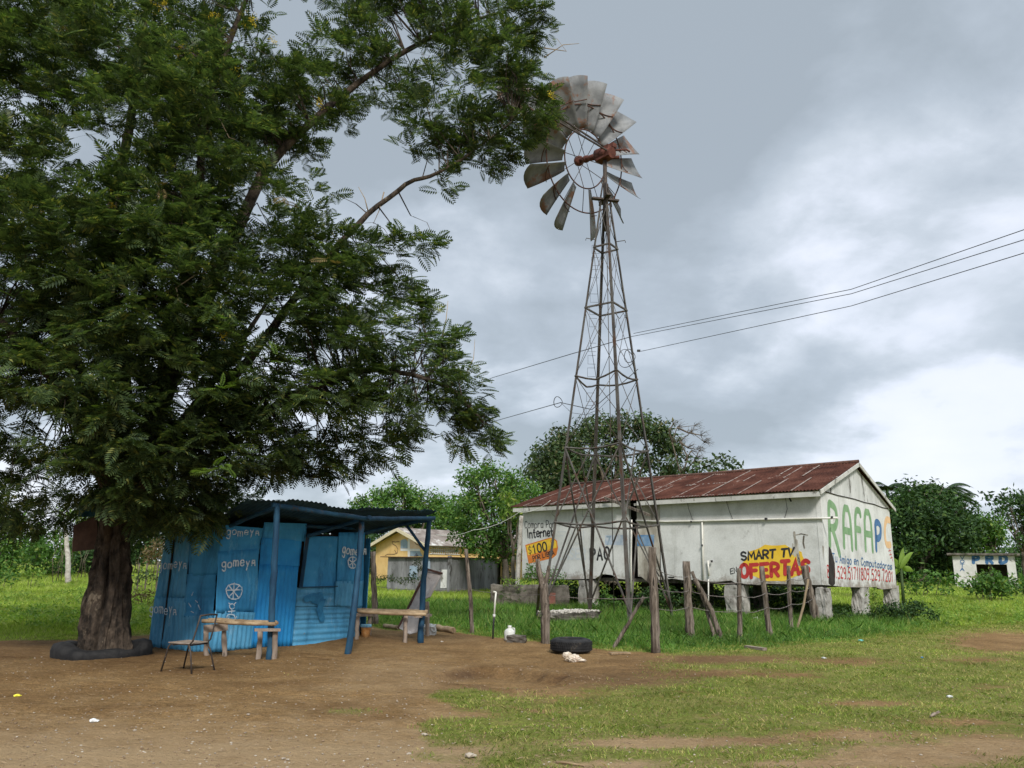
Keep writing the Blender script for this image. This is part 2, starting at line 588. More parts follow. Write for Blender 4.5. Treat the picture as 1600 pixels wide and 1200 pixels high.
M['litter_teal'] = mat2('teal_litter', (.08, .35, .32), (.14, .45, .40), 9, .6, bmp=0)
M['litter_blue'] = mat2('blue_rag', (.02, .16, .42), (.04, .24, .55), 9, .7, bmp=0)
M['brown_board'] = mat2('brown_sheet', (.035, .018, .012), (.065, .035, .025), 4, .85)
M['teal_sheet'] = mat2('teal_sheet', (.008, .055, .075), (.014, .08, .11), 4, .7)
M['pebble'] = mat2('pebble_stone', (.22, .17, .12), (.50, .44, .36), 3, .9, bmp=0)
M['shelter'] = mat2('whitewashed_block', (.55, .54, .50), (.70, .69, .66), 1.2, .9, (.20, .19, .16), 1.4, .56, bmp=.4)
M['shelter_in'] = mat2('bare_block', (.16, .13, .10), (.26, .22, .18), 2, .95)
M['soil_clod'] = mat2('soil_clod', (.16, .105, .062), (.30, .21, .13), 5, .95)


def wallmat():
    """whitewashed wall: rain streaks, mould, flaking near the foot"""
    m, t, p, _ = base_mat('whitewashed_wall')
    n = noise(t, 1.1, 6, .6, .2)
    r = ramp(t, [(.30, (.50, .50, .465)), (.52, (.66, .66, .63)), (.75, (.75, .75, .72))])
    t.links.new(n, r.inputs[0])
    col = r.outputs[0]
    st = noise(t, 2.6, 8, .75, .1, (1, 1, .10))
    rs = ramp(t, [(.56, 0.0), (.74, .6)])
    t.links.new(st, rs.inputs[0])
    col = mixc(t, rs.outputs[0], col, (.27, .265, .235))
    bl = noise(t, 2.1, 9, .78, .5)
    rb = ramp(t, [(.60, 0.0), (.68, .65)])
    t.links.new(bl, rb.inputs[0])
    col = mixc(t, rb.outputs[0], col, (.30, .28, .25))
    # bottom edge grime
    tcn = t.nodes.new('ShaderNodeTexCoord')
    sp = t.nodes.new('ShaderNodeSeparateXYZ')
    t.links.new(tcn.outputs['Object'], sp.inputs[0])
    zf = math_n(t, 'SUBTRACT', 1.60, sp.outputs[2])
    zf = math_n(t, 'ADD', zf, math_n(t, 'MULTIPLY', math_n(t, 'SUBTRACT', noise(t, 2.4, 8, .8), .5), 1.9))
    rz = ramp(t, [(.30, 0.0), (.62, .85)])
    t.links.new(zf, rz.inputs[0])
    col = mixc(t, rz.outputs[0], col, (.26, .215, .175))
    fn = noise(t, 24, 6, .7)
    rf = ramp(t, [(.3, .86), (.6, 1.02)])
    t.links.new(fn, rf.inputs[0])
    col = mixc(t, 1.0, col, rf.outputs[0], 'MULTIPLY')
    t.links.new(col, p.inputs['Base Color'])
    p.inputs['Roughness'].default_value = .92
    p.inputs['Specular IOR Level'].default_value = .2
    bump(t, p, noise(t, 9, 8, .7), .35, .02)
    return m


M['wall'] = wallmat()
M['wall_dirty'] = mat2('stained_wall', (.20, .17, .13), (.56, .53, .46), 1.6, .95, (.08, .065, .05), 2.2, .58, (1, 1, .35), .5)
M['gable_wall'] = mat2('stained_gable', (.48, .485, .46), (.62, .62, .60), 1.4, .95, (.16, .155, .14), 2.4, .55, (1, 1, .3), .5)
M['fascia'] = mat2('mouldy_fascia', (.44, .43, .39), (.58, .57, .53), 2, .9, (.14, .13, .11), 3.5, .57, (1, 1, .6), .3)


def roofmat():
    m, t, p, _ = base_mat('rusted_roof_sheets')
    n = noise(t, 1.1, 7, .65, .3)
    r = ramp(t, [(.32, (.034, .014, .010)), (.5, (.072, .028, .019)), (.7, (.125, .054, .037))])
    t.links.new(n, r.inputs[0])
    n2 = noise(t, .55, 8, .7, .6, loc=(3, 1, 0))
    r2 = ramp(t, [(.59, 0.0), (.66, .6)])
    t.links.new(n2, r2.inputs[0])
    col = mixc(t, r2.outputs[0], r.outputs[0], (.40, .32, .27))
    t.links.new(col, p.inputs['Base Color'])
    p.inputs['Roughness'].default_value = .95
    p.inputs['Specular IOR Level'].default_value = .08
    bump(t, p, noise(t, 20, 5), .2, .01)
    return m


M['roof'] = roofmat()
M['roof_lap'] = mat2('bare_zinc_lap', (.22, .165, .13), (.36, .30, .26), 5, .7, (.12, .05, .035), 6, .50)


def groundmat():
    m, t, p, _ = base_mat('earth_and_turf')
    def attr(nm):
        a = t.nodes.new('ShaderNodeAttribute')
        a.attribute_name = nm
        return a.outputs['Fac']
    g, tan, wet_shade = attr('turf'), attr('dust'), attr('damp_shade')
    # soil
    n = noise(t, .8, 9, .68, .4, coord='Object')
    r = ramp(t, [(.30, (.180, .102, .043)), (.50, (.270, .163, .070)), (.70, (.365, .236, .110))])
    t.links.new(n, r.inputs[0])
    soil = r.outputs[0]
    nf = noise(t, 16, 7, .75, 0, (1, 1.6, 1))
    rfn = ramp(t, [(.30, .62), (.5, 1.0), (.72, 1.38)])
    t.links.new(nf, rfn.inputs[0])
    soil = mixc(t, 1.0, soil, rfn.outputs[0], 'MULTIPLY')
    rf2 = ramp(t, [(.36, .70), (.5, 1.0), (.66, 1.22)])
    t.links.new(noise(t, 55, 4, .7), rf2.inputs[0])
    soil = mixc(t, 1.0, soil, rf2.outputs[0], 'MULTIPLY')
    rf3 = ramp(t, [(.33, .78), (.5, 1.0), (.68, 1.14)])
    t.links.new(noise(t, 3.4, 8, .72, 1.2, (.45, 1.6, 1)), rf3.inputs[0])
    soil = mixc(t, 1.0, soil, rf3.outputs[0], 'MULTIPLY')
    tn = noise(t, 2.2, 7, .7)
    tm = math_n(t, 'ADD', tan, math_n(t, 'MULTIPLY', math_n(t, 'SUBTRACT', tn, .5), 1.3), True)
    rt = ramp(t, [(.25, 0.0), (1.0, .9)])
    t.links.new(tm, rt.inputs[0])
    ts = mixc(t, nf, (.34, .23, .125), (.52, .37, .21))
    soil = mixc(t, rt.outputs[0], soil, ts)
    mm = math_n(t, 'MULTIPLY', wet_shade, math_n(t, 'ADD', noise(t, 3.5, 6, .7), .35), True)
    soil = mixc(t, mm, soil, (.085, .048, .028))  # damp soil, plus the painted shade round the hollow's rim
    # turf
    ng = noise(t, 1.3, 7, .65, .3)
    rg = ramp(t, [(.28, (.105, .130, .020)), (.50, (.180, .205, .040)), (.72, (.285, .250, .078))])
    t.links.new(ng, rg.inputs[0])
    ngf = noise(t, 30, 5, .75)
    rgf = ramp(t, [(.3, .62), (.7, 1.35)])
    t.links.new(ngf, rgf.inputs[0])
    turf = mixc(t, 1.0, rg.outputs[0], rgf.outputs[0], 'MULTIPLY')
    rdr = ramp(t, [(.50, 0.0), (.66, .8)])
    t.links.new(noise(t, 4.2, 9, .8, .8, (.7, 1.5, 1), loc=(2, 6, 1)), rdr.inputs[0])
    turf = mixc(t, rdr.outputs[0], turf, (.30, .215, .105))
    rdk = ramp(t, [(.32, .55), (.46, 1.0)])
    t.links.new(noise(t, 9, 8, .8, .4, loc=(8, 1, 3)), rdk.inputs[0])
    turf = mixc(t, 1.0, turf, rdk.outputs[0], 'MULTIPLY')
    nm = noise(t, 2.6, 9, .78, .5, (1, 1, 1))
    gm = math_n(t, 'ADD', g, math_n(t, 'MULTIPLY', math_n(t, 'SUBTRACT', nm, .5), 1.35), True)
    nm2 = noise(t, 22, 4, .7)
    gm = math_n(t, 'ADD', gm, math_n(t, 'MULTIPLY', math_n(t, 'SUBTRACT', nm2, .5), .5), True)
    rm = ramp(t, [(.34, 0.0), (.72, 1.0)])
    t.links.new(gm, rm.inputs[0])
    col = mixc(t, rm.outputs[0], soil, turf)
    t.links.new(col, p.inputs['Base Color'])
    p.inputs['Roughness'].default_value = .97
    p.inputs['Specular IOR Level'].default_value = .1
    h = math_n(t, 'ADD', math_n(t, 'MULTIPLY', noise(t, 5, 9, .72, 0, (1, 1.7, 1)), 1.0), math_n(t, 'MULTIPLY', noise(t, 40, 5, .7), .35))
    bump(t, p, h, .9, .10)
    return m


M['ground'] = groundmat()

# ------------------------------------------------------------------ ground
EDGE = np.array([(-400, 1000), (100, 1000), (230, 992), (330, 975), (560, 972), (600, 984), (700, 986), (760, 994), (850, 1004), (960, 1017), (1050, 1020), (1200, 1012), (1300, 1004), (1450, 990), (1600, 975), (2200, 970)], float)
BX = np.array([(960, 1150), (1012, 1060), (1032, 985), (1055, 930), (1070, 720), (1085, 665), (1105, 700), (1130, 650), (1160, 660), (1200, 600), (1400, 400)], float)
BROWN = [(1130, 1030, 110, 6, .9), (1110, 1052, 90, 7, .65), (1010, 1066, 60, 7, .45), (1240, 1055, 40, 6, .5), (1330, 1034, 70, 6, .6), (800, 1062, 140, 24, 1.2), (930, 1040, 90, 18, .8), (1020, 1160, 130, 9, .8), (1180, 1158, 60, 7, .5), (1330, 1148, 95, 9, .75), (1420, 1182, 130, 20, .85), (1560, 1165, 90, 20, .7), (1500, 1128, 80, 6, .55), (1570, 1003, 70, 14, 1.3), (1340, 1098, 60, 5, .5), (1390, 1100, 50, 4, .4), (1530, 1032, 60, 5, .5), (720, 1172, 60, 9, .7), (640, 1195, 90, 12, .8), (720, 1116, 60, 6, .7), (850, 1110, 40, 4, .4), (960, 1195, 100, 8, .6), (1250, 1195, 90, 7, .7), (1545, 1074, 40, 4, .4)]
GREEN = [(545, 1112, 50, 7, .55), (720, 1084, 60, 9, .6), (460, 1140, 40, 4, .4), (120, 1062, 60, 3, .2)]


def turf_mask(x, y):
    px, py = proj(x, y, gz(x, y))
    py = np.where(y < 1.0, 2000, py)
    bx = np.interp(py, BX[:, 0], BX[:, 1])
    m = ss((px - bx) / 70 + .5) * .74
    for cx, cy, rx, ry, a in BROWN:
        m = m - a * .8 * np.exp(-(((px - cx) / rx) ** 2 + ((py - cy) / ry) ** 2))
    for cx, cy, rx, ry, a in GREEN:
        m = m + a * np.exp(-(((px - cx) / rx) ** 2 + ((py - cy) / ry) ** 2))
    ey = np.interp(px, EDGE[:, 0], EDGE[:, 1])
    up = ss((ey - py) / 7 + .5)
    path = 1.3 * np.exp(-(((px - 1590) / 90) ** 2 + ((py - 1002) / 14) ** 2))
    m = np.maximum(m, up * 1.15 * (1 - np.clip(path, 0, 1)))
    return np.clip(m, 0, 1.2)


def lines(a, b, step, lo, hi):
    c = list(np.arange(a, b, step))
    s = step
    v = b
    while v < hi:
        c.append(v)
        s *= 1.16
        v += s
    c.append(hi)
    s = step
    v = a - step
    pre = []
    while v > lo:
        pre.append(v)
        s *= 1.16
        v -= s
    pre.append(lo)
    return np.array(pre[::-1] + c)


gx = lines(-13, 15, .065, -1800, 1800)
gy = lines(5.5, 25, .065, -60, 2500)
X, Y = np.meshgrid(gx, gy)
Z = gz(X, Y)
nx, ny = len(gx), len(gy)
near = (np.abs(X) < 14) & (Y < 26) & (Y > 5)
Z = Z + near * (rng.normal(0, .0042, Z.shape) - .002)
V = np.stack([X.ravel(), Y.ravel(), Z.ravel()], 1)
ii = (np.arange(ny - 1)[:, None] * nx + np.arange(nx - 1)[None, :]).ravel()
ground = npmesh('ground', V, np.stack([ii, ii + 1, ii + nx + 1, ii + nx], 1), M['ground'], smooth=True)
ground['kind'] = 'structure'
px_, py_ = proj(V[:, 0], V[:, 1], V[:, 2])
py_ = np.where(V[:, 1] < 1, 2000, py_)
a = ground.data.attributes.new('turf', 'FLOAT', 'POINT')
a.data.foreach_set('value', turf_mask(V[:, 0], V[:, 1]).astype(np.float32))
a = ground.data.attributes.new('dust', 'FLOAT', 'POINT')
dust = ss((py_ - 1090) / 120) * .9 * (px_ < 1100) + .25 * ss((py_ - 1040) / 60) + .55 * np.exp(-(((px_ - 620) / 150) ** 2 + ((py_ - 1050) / 40) ** 2)) + .5 * (px_ > 1100) * ss((py_ - 1120) / 60)
a.data.foreach_set('value', np.clip(dust, 0, 1).astype(np.float32))
a = ground.data.attributes.new('damp_shade', 'FLOAT', 'POINT')
damp_shade = .40 * np.exp(-(((px_ - 760) / 100) ** 2 + ((py_ - 1058) / 16) ** 2)) + .55 * np.exp(-(((px_ - 1000) / 160) ** 2 + ((py_ - 1062) / 22) ** 2)) + .5 * np.exp(-(((px_ - 150) / 260) ** 2 + ((py_ - 1010) / 26) ** 2)) + .5 * np.exp(-(((px_ - 1120) / 120) ** 2 + ((py_ - 1030) / 8) ** 2)) + .4 * np.exp(-(((px_ - 640) / 130) ** 2 + ((py_ - 1000) / 10) ** 2))
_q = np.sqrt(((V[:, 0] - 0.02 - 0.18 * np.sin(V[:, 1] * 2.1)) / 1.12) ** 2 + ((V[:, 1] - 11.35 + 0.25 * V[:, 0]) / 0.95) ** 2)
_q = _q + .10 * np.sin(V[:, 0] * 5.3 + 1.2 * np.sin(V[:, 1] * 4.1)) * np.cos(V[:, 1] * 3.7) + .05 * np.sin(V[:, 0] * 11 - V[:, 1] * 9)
damp_shade = damp_shade + .75 * np.exp(-((_q - .86) / .11) ** 2) * (.55 + .45 * np.sin(4 * V[:, 0] + 3 * V[:, 1])) - .35 * np.exp(-(_q / .6) ** 2)  # shade painted into the soil: dark rim round the hollow, paler centre
a.data.foreach_set('value', np.clip(damp_shade, 0, 1).astype(np.float32))


# ------------------------------------------------------------------ grasses (nobody could count the blades)
def blades(name, P, h, wd, mat, label, lean=.5):
    n = len(P)
    az = rng.uniform(0, 2 * pi, n)
    ln = rng.normal(0, lean, (n, 2)) * h[:, None]
    d = np.stack([np.cos(az), np.sin(az), np.zeros(n)], 1) * wd[:, None] / 2
    tip = P + np.concatenate([ln, h[:, None]], 1)
    mid = P + np.concatenate([ln * .35, h[:, None] * .55], 1)
    V = np.stack([P - d, P + d, mid + d * .8, tip, mid - d * .8], 1).reshape(-1, 3)
    i = np.arange(n)[:, None] * 5
    F = i + np.array([[0, 1, 2, 3, 4]])
    o = npmesh(name, V, F, mat)
    tag(o, label, 'grass', None, 'stuff')
    return o


def fbm(x, y, s=1.0):
    return (np.sin(x * 1.7 * s + 2.1 * np.sin(y * 1.3 * s)) + np.sin(y * 2.3 * s + 1.7 * np.sin(x * 1.9 * s + 1)) + .6 * np.sin(x * 4.7 * s + y * 3.1 * s) + .5 * np.sin(x * 9.1 * s - y * 7.3 * s + 2)) / 3.1


def scatter(n, x0, x1, y0, y1):
    x = rng.uniform(x0, x1, n)
    u = rng.uniform(0, 1, n)
    y = y0 * (y1 / y0) ** u
    return x * 1.0, y


# turf
n = 900000
x = rng.uniform(-9, 17, n)
y = 6.3 * (26 / 6.3) ** rng.uniform(0, 1, n)
k = np.abs(x) < y * .75 + 1
x, y = x[k], y[k]
tm = turf_mask(x, y)
nz = fbm(x, y, 1.6) * .5 + fbm(x + 7, y - 3, 5) * .45 + fbm(x * 1.3 - 2, y * 1.9, 13) * .35
pr = np.clip((tm + nz * .42 - .30) * 1.3, 0, 1)
k = rng.uniform(0, 1, len(x)) < pr * .62
x, y, tm = x[k], y[k], tm[k]
P = np.stack([x, y, gz(x, y) - .002], 1)
hh = rng.uniform(.012, .034, len(x)) * (1 + .6 * fbm(x, y, 2.2)) * (1 + (y - 7) * .03)
blades('grass', P, np.clip(hh, .008, .08), rng.uniform(.004, .008, len(x)) * (1 + (y - 7) * .04), M['grass_short'], 'short patchy turf over the open ground in front of the fence', .9)

# tall grass inside the fence and field grass beyond
n = 520000
y = 14 * (75 / 14) ** rng.uniform(0, 1, n)
x = rng.uniform(-.8, .8, n) * y
px, py = proj(x, y, gz(x, y))
ey = np.interp(px, EDGE[:, 0], EDGE[:, 1])
nz = fbm(x, y, 1.1)
path = np.exp(-(((px - 1590) / 90) ** 2 + ((py - 1002) / 14) ** 2))
# nothing grows in the dark under the raised floor
uu, vv = (x - 9.2) * -.72 + (y - 24.6) * .69, (x - 9.2) * .65 + (y - 24.6) * .76
under = (uu > .3) & (uu < 12.3) & (vv > 1.0) & (vv < 7)
k = (py < ey - 1 + nz * 3) & (path < .4) & ~(under & (rng.uniform(0, 1, n) < .93))
x, y, px, py = x[k], y[k], px[k], py[k]
yard = (px > 575) & (px + rng.normal(0, 45, len(px)) < 1440) & (y < 34)
P = np.stack([x, y, gz(x, y) - .005], 1)
ey = np.interp(px, EDGE[:, 0], EDGE[:, 1])
edge = np.clip((ey - py) / 14, .25, 1)
hh = rng.uniform(.08, .26, len(x)) * (1 + .45 * fbm(x, y, 1.7)) * edge
hh[~yard] *= .62
hh[rng.uniform(0, 1, len(x)) < .05] *= 1.35
hh = np.minimum(hh, .42)
k = yard
blades('tall_grass', P[k], hh[k], rng.uniform(.008, .015, k.sum()) * (1 + (y[k] - 15) * .03), M['grass_tall'], 'tall bright green grass growing inside the fence in front of the white building', .4)
k = ~yard
wd = rng.uniform(.008, .015, k.sum()) * (1 + (y[k] - 15) * .06)
blades('field_grass', P[k], hh[k] * (1 + (y[k] - 15) * .012), wd, M['grass_field'], 'yellow green field grass beyond the tree and round the building', .45)



# ------------------------------------------------------------------ foliage generators
def leaf_cloud(centers, radii, per, size, squash=.8, shell=2.4, up=.35):
    """rhombic leaves gathered in sprigs inside each clump"""
    Vs = []
    for c, r in zip(centers, radii):
        nsp = max(6, int(per * r * r))
        d = rng.normal(size=(nsp, 3))
        d /= np.linalg.norm(d, axis=1)[:, None]
        rad = r * rng.uniform(0, 1, nsp) ** (1 / shell) * (1 + .2 * np.clip(rng.normal(size=nsp), -1.5, 1.2))
        sp = np.array(c) + d * rad[:, None] * np.array([1, 1, squash])
        k = 9
        off = np.clip(rng.normal(size=(nsp, k, 3)), -1.8, 1.8) * size * 1.5
        c0 = (sp[:, None, :] + off).reshape(-1, 3)
        nn = len(c0)
        nrm = rng.normal(size=(nn, 3)) + np.repeat(d, k, 0) * .9 + np.array([0, 0, up * 2])
        nrm /= np.linalg.norm(nrm, axis=1)[:, None]
        t = np.cross(nrm, rng.normal(size=(nn, 3)))
        t /= np.linalg.norm(t, axis=1)[:, None]
        b = np.cross(nrm, t)
        s = size * rng.uniform(.6, 1.25, nn)[:, None]
        Vs.append(np.stack([c0 - t * s, c0 - b * s * .42, c0 + t * s, c0 + b * s * .42], 1).reshape(-1, 3))
    V = np.concatenate(Vs)
    return V, np.arange(len(V)).reshape(-1, 4)


def limb(a, b, sag=0.0, n=5, wob=.12):
    a = Vector(a)
    b = Vector(b)
    L = (b - a).length
    out = []
    for i in range(n + 1):
        t = i / n
        p = a.lerp(b, t)
        if 0 < i < n:
            p += Vector([random.uniform(-1, 1) * wob * L / n for _ in range(3)])
        p.z += sag * 4 * t * (1 - t)
        out.append(p)
    return out


def tree(name, label, cat, base, D, clumps, leaf, lsize, per, trunk_r, bark='bark', fork=.45, group=None, squash=.85, depth=.8):
    """clumps: (px, py, radius px); each gets a distance of its own round D"""
    if isinstance(base, tuple):
        bx_, by_ = base
        p = At(bx_, by_, D)
        b = Vector((p.x, D, float(gz(p.x, D))))
    else:
        b = base
    root = thing(name, label, cat, b, group)
    m = D / 1150.0
    cs, rs = [], []
    for i, (cx, cy, rp) in enumerate(clumps):
        r = rp * m
        dd = D + random.uniform(-1, 1) * r * depth * 1.5
        cs.append(At(cx, cy, dd))
        rs.append(r)
        # body behind the visible clump
        if rp > 14:
            cs.append(At(cx + random.uniform(-.4, .4) * rp, cy + random.uniform(-.2, .3) * rp, dd + r * 1.1))
            rs.append(r * .85)
    V, F = leaf_cloud(cs, rs, per, lsize, squash)
    npmesh('crown', V, F, M[leaf], root)
    top = sum((Vector(c) for c in cs), Vector((0, 0, 0))) / len(cs)
    fk = b.lerp(top, fork)
    fk.x = b.x * .6 + fk.x * .4
    mb = MB()
    pts = limb(b - Vector((0, 0, .1)), fk, 0, 5, .10)
    mb.tube(pts, [trunk_r * (1.35 - .6 * i / 5) for i in range(6)], 8)
    mb.build('trunk', M[bark], root)
    mb = MB()
    for c, r in list(zip(cs, rs))[:14]:
        q = limb(fk, Vector(c) + Vector((0, 0, r * .2)), 0, 5, .2)
        mb.tube(q, [trunk_r * (.55 - .46 * i / 5) for i in range(6)], 5)
        for _ in range(4):
            dv = Vector((random.uniform(-1, 1), random.uniform(-1, 1), random.uniform(-.2, 1))) * r * .9
            mb.tube(limb(q[4], Vector(c) + dv, 0, 3, .2), [trunk_r * .12, trunk_r * .09, trunk_r * .06, trunk_r * .03], 4)
    mb.build('limbs', M[bark], root)
    return root


# ------------------------------------------------------------------ big flamboyant tree with the tyre round its foot
TB = G(177, 1022)
TD = TB.y


def PD(px, py, D):
    return At(px, py, D)


root = thing('shade_tree', 'huge dark feathery leaved tree with gnarled trunk and a few yellow flowers', 'tree', TB)
# trunk: two stems grown together, deep grooves
prof = [(164, 1030, .50), (164, 1010, .48), (165, 975, .465), (167, 940, .445), (171, 905, .405), (174, 877, .37), (177, 850, .32), (178, 825, .31), (180, 800, .33), (184, 775, .35), (190, 745, .34)]
nA = 150
sub = []
for i in range(len(prof) - 1):
    for k in range(16):
        t = k / 16
        sub.append([prof[i][j] * (1 - t) + prof[i + 1][j] * t for j in range(3)])
sub.append(list(prof[-1]))
VS = []
from mathutils import noise as mnoise
for i, (px, py, r) in enumerate(sub):
    c = At(px, py, TD)
    h = i / len(sub)
    for k in range(nA):
        an = 2 * pi * k / nA
        g1 = an + h * 1.2
        rr = r * .91 * (0.90 + .08 * cos(2 * g1 + .9) + .05 * cos(5 * g1 + 6 * h) + .035 * cos(9 * g1 - 7 * h))
        # deep seam between the two grown-together stems
        for a0, wd_, dp in ((1.42 - .35 * h, .10, .34), (2.15 + .7 * h, .07, .16), (.80 + .4 * h, .06, .14), (1.05 - .9 * h, .05, .10), (2.75, .08, .14)):
            gd = (an + a0 + .10 * sin(h * 14) + pi) % (2 * pi) - pi
            rr -= r * dp * math.exp(-(gd / wd_) ** 2) * (1 - .45 * h)
        q = Vector((cos(an) * 2.6, sin(an) * 2.6, c.z * 1.1))
        rg = 1 - abs(mnoise.noise(q * 1.6)) * 2
        pl = mnoise.noise(Vector((cos(an) * 5, sin(an) * 5, c.z * 3.2)))
        fr = mnoise.noise(Vector((cos(an) * 12, sin(an) * 12, c.z * 9)))
        rr += .045 * rg - .03 + .045 * pl + .022 * fr
        # swollen scar high on the front
        gd = (an + 1.55 + pi) % (2 * pi) - pi
        rr += .05 * math.exp(-(gd / .5) ** 2) * math.exp(-((c.z - 2.05) / .22) ** 2)
        if h < .16:
            rr *= 1 + .07 * (.16 - h) / .16 * (1 + .8 * cos(6 * an + 1))
        VS.append((c.x + rr * cos(an), c.y + rr * sin(an), c.z + .02 * fr))
Fq = [(i * nA + k, i * nA + (k + 1) % nA, (i + 1) * nA + (k + 1) % nA, (i + 1) * nA + k) for i in range(len(sub) - 1) for k in range(nA)]
npmesh('trunk', VS, Fq, M['bark_big'], root, True)


def limb_px(pts, r0_, r1_, n=8, name='limb'):
    P = [At(*p) for p in pts]
    out = []
    for i in range(len(P) - 1):
        p0 = P[max(i - 1, 0)]
        p3 = P[min(i + 2, len(P) - 1)]
        for k in range(5):
            t = k / 5
            q = .5 * ((2 * P[i]) + (P[i + 1] - p0) * t + (2 * p0 - 5 * P[i] + 4 * P[i + 1] - p3) * t * t + (3 * P[i] - p0 - 3 * P[i + 1] + p3) * t ** 3)
            out.append(q + Vector([random.uniform(-.015, .015) for _ in range(3)]))
    out.append(P[-1])
    nn = len(out)
    mb = MB()
    mb.tube(out, [r0_ + (r1_ - r0_) * (i / (nn - 1)) ** .55 for i in range(nn)], n, jit=.06)
    o = mb.build(name, M['bark_big'], root)
    return out


LIMBS = []
LIMBS.append(limb_px([(185, 800, TD), (225, 700, TD), (300, 520, TD - .2), (390, 315, TD - .3), (440, 235, TD - .3), (560, 130, TD), (680, 55, TD + .2), (780, 20, TD + .4)], .24, .025, 10))
LIMBS.append(limb_px([(200, 800, TD + .1), (260, 700, TD + .3), (390, 560, TD + .2), (480, 440, TD), (560, 350, TD), (635, 288, TD), (700, 262, TD - .1), (800, 190, TD)], .15, .02, 9))
LIMBS.append(limb_px([(205, 790, TD), (290, 700, TD - .5), (420, 640, TD - .6), (560, 580, TD - .5), (690, 600, TD - .3), (755, 660, TD - .2)], .16, .02, 8))
LIMBS.append(limb_px([(180, 800, TD), (150, 650, TD + .3), (60, 450, TD + .5), (-60, 250, TD + .8), (-200, 100, TD + 1)], .24, .04, 8))
LIMBS.append(limb_px([(182, 800, TD), (190, 600, TD + .6), (170, 380, TD + .9), (210, 150, TD + 1.2), (240, -80, TD + 1.4)], .26, .05, 8))
LIMBS.append(limb_px([(182, 800, TD), (250, 600, TD - .8), (300, 380, TD - 1.6), (330, 150, TD - 2.0), (400, -40, TD - 2.2)], .20, .03, 8))
LIMBS.append(limb_px([(182, 800, TD), (120, 650, TD - .9), (20, 520, TD - 1.8), (-100, 420, TD - 2.2)], .18, .03, 8))
LIMBS.append(limb_px([(190, 810, TD), (260, 690, TD + 1.4), (360, 560, TD + 2.2), (430, 450, TD + 2.6)], .18, .03, 8))
LPTS = np.array([tuple(p) for L in LIMBS for p in L[6:]])

CL = []   # px, py, D offset, radius m
edge_cl = [(835, 15, 0, .38), (800, 45, .2, .75), (760, 100, -.2, .85), (818, 125, .1, .5), (842, 190, 0, .34), (850, 160, .3, .25), (780, 190, .3, .75), (700, 50, 0, 1.0), (620, 20, .3, .9), (560, -20, 0, .9), (690, 165, -.3, .9), (715, 240, .2, .55), (760, 240, .1, .45), (650, 225, 0, .42), (800, 232, .2, .3), (610, 130, .3, .75), (545, 70, -.3, .8), (535, 175, .2, .55), (480, 120, .5, .9), (700, 285, 0, .22), (480, 230, .2, .55), (430, 180, -.4, .9), (500, 290, .4, .38), (465, 350, -.3, .6), (520, 400, -.5, .75), (585, 385, -.2, .5), (640, 378, -.2, .32), (670, 372, -.1, .16), (560, 440, .3, .75), (615, 450, .1, .42), (610, 520, -.3, .75), (655, 475, .1, .22), (675, 530, .1, .5), (640, 600, -.4, .9), (715, 570, .2, .38), (710, 610, -.1, .6), (745, 650, 0, .36), (768, 690, .1, .2), (700, 655, .2, .45), (735, 690, .1, .25), (640, 660, .1, .5), (600, 700, -.1, .42), (560, 620, -.5, .9), (565, 690, .3, .45), (535, 735, 0, .35), (500, 700, -.3, .7), (480, 750, .2, .38), (500, 580, .3, .9), (480, 500, -.4, .9), (430, 740, .3, .5), (395, 690, -.2, .75), (350, 740, .1, .6), (370, 770, .6, .4), (300, 765, -.3, .55), (265, 800, .3, .35), (250, 750, .6, .7), (330, 640, -.8, 1.0), (250, 670, -.8, .9), (205, 730, -1.1, .5), (170, 690, -.8, .8), (110, 720, .3, .6), (60, 750, .6, .6), (120, 770, 0, .32), (0, 750, .5, .7), (30, 690, .9, .5), (20, 590, -.8, .9), (-50, 640, -.3, .9), (430, 440, -.8, .9), (400, 380, -.9, .8)]
for c in edge_cl:
    CL.append(c)
for c in [(20, 790, -.6, .5), (70, 775, -1.2, .5), (120, 745, -1.5, .55), (165, 745, -1.7, .5), (215, 765, -1.5, .5), (255, 790, -1.0, .5), (300, 800, -.4, .5), (345, 785, .2, .5), (240, 815, .8, .5), (280, 822, 1.0, .42), (330, 805, 1.2, .5), (390, 790, 1.6, .45), (225, 800, 1.6, .55), (260, 840, 2.2, .4), (440, 765, 1.2, .5), (420, 800, 2.6, .6), (350, 700, -1.4, .7), (270, 720, -1.7, .6), (200, 690, -2.2, .7), (110, 690, -1.9, .6), (310, 560, -2.0, .9), (200, 590, -2.4, .9), (90, 590, -2.2, .9), (400, 600, -1.3, .9), (430, 680, -1.0, .6), (180, 480, -2.6, .9), (300, 430, -2.4, .9), (380, 500, -1.9, .7), (460, 470, -1.6, .7), (250, 340, -2.6, .9), (360, 290, -2.2, .8), (100, 380, -2.5, 1.0), (330, 180, -2.5, .9), (200, 200, -2.6, .8), (520, 620, -1.4, .6), (560, 530, -1.3, .6), (500, 430, -1.3, .6), (300, 780, -1.2, .4), (190, 800, 1.5, .6), (150, 800, 1.8, .5), (90, 800, 1.6, .5), (40, 810, 1.4, .4)]:
    CL.append(c)
for px in range(-90, 470, 115):
    for py in range(-120, 640, 120):
        CL.append((px + random.uniform(-35, 35), py + random.uniform(-35, 35), random.uniform(-2.6, -.5), random.uniform(.8, 1.15)))
        if random.random() < .75:
            CL.append((px + random.uniform(-50, 50), py + random.uniform(-50, 50), random.uniform(.8, 3.2), random.uniform(.9, 1.3)))
for px in range(500, 800, 100):
    CL.append((px, -60 + random.uniform(-30, 10), random.uniform(-1, 1), .9))
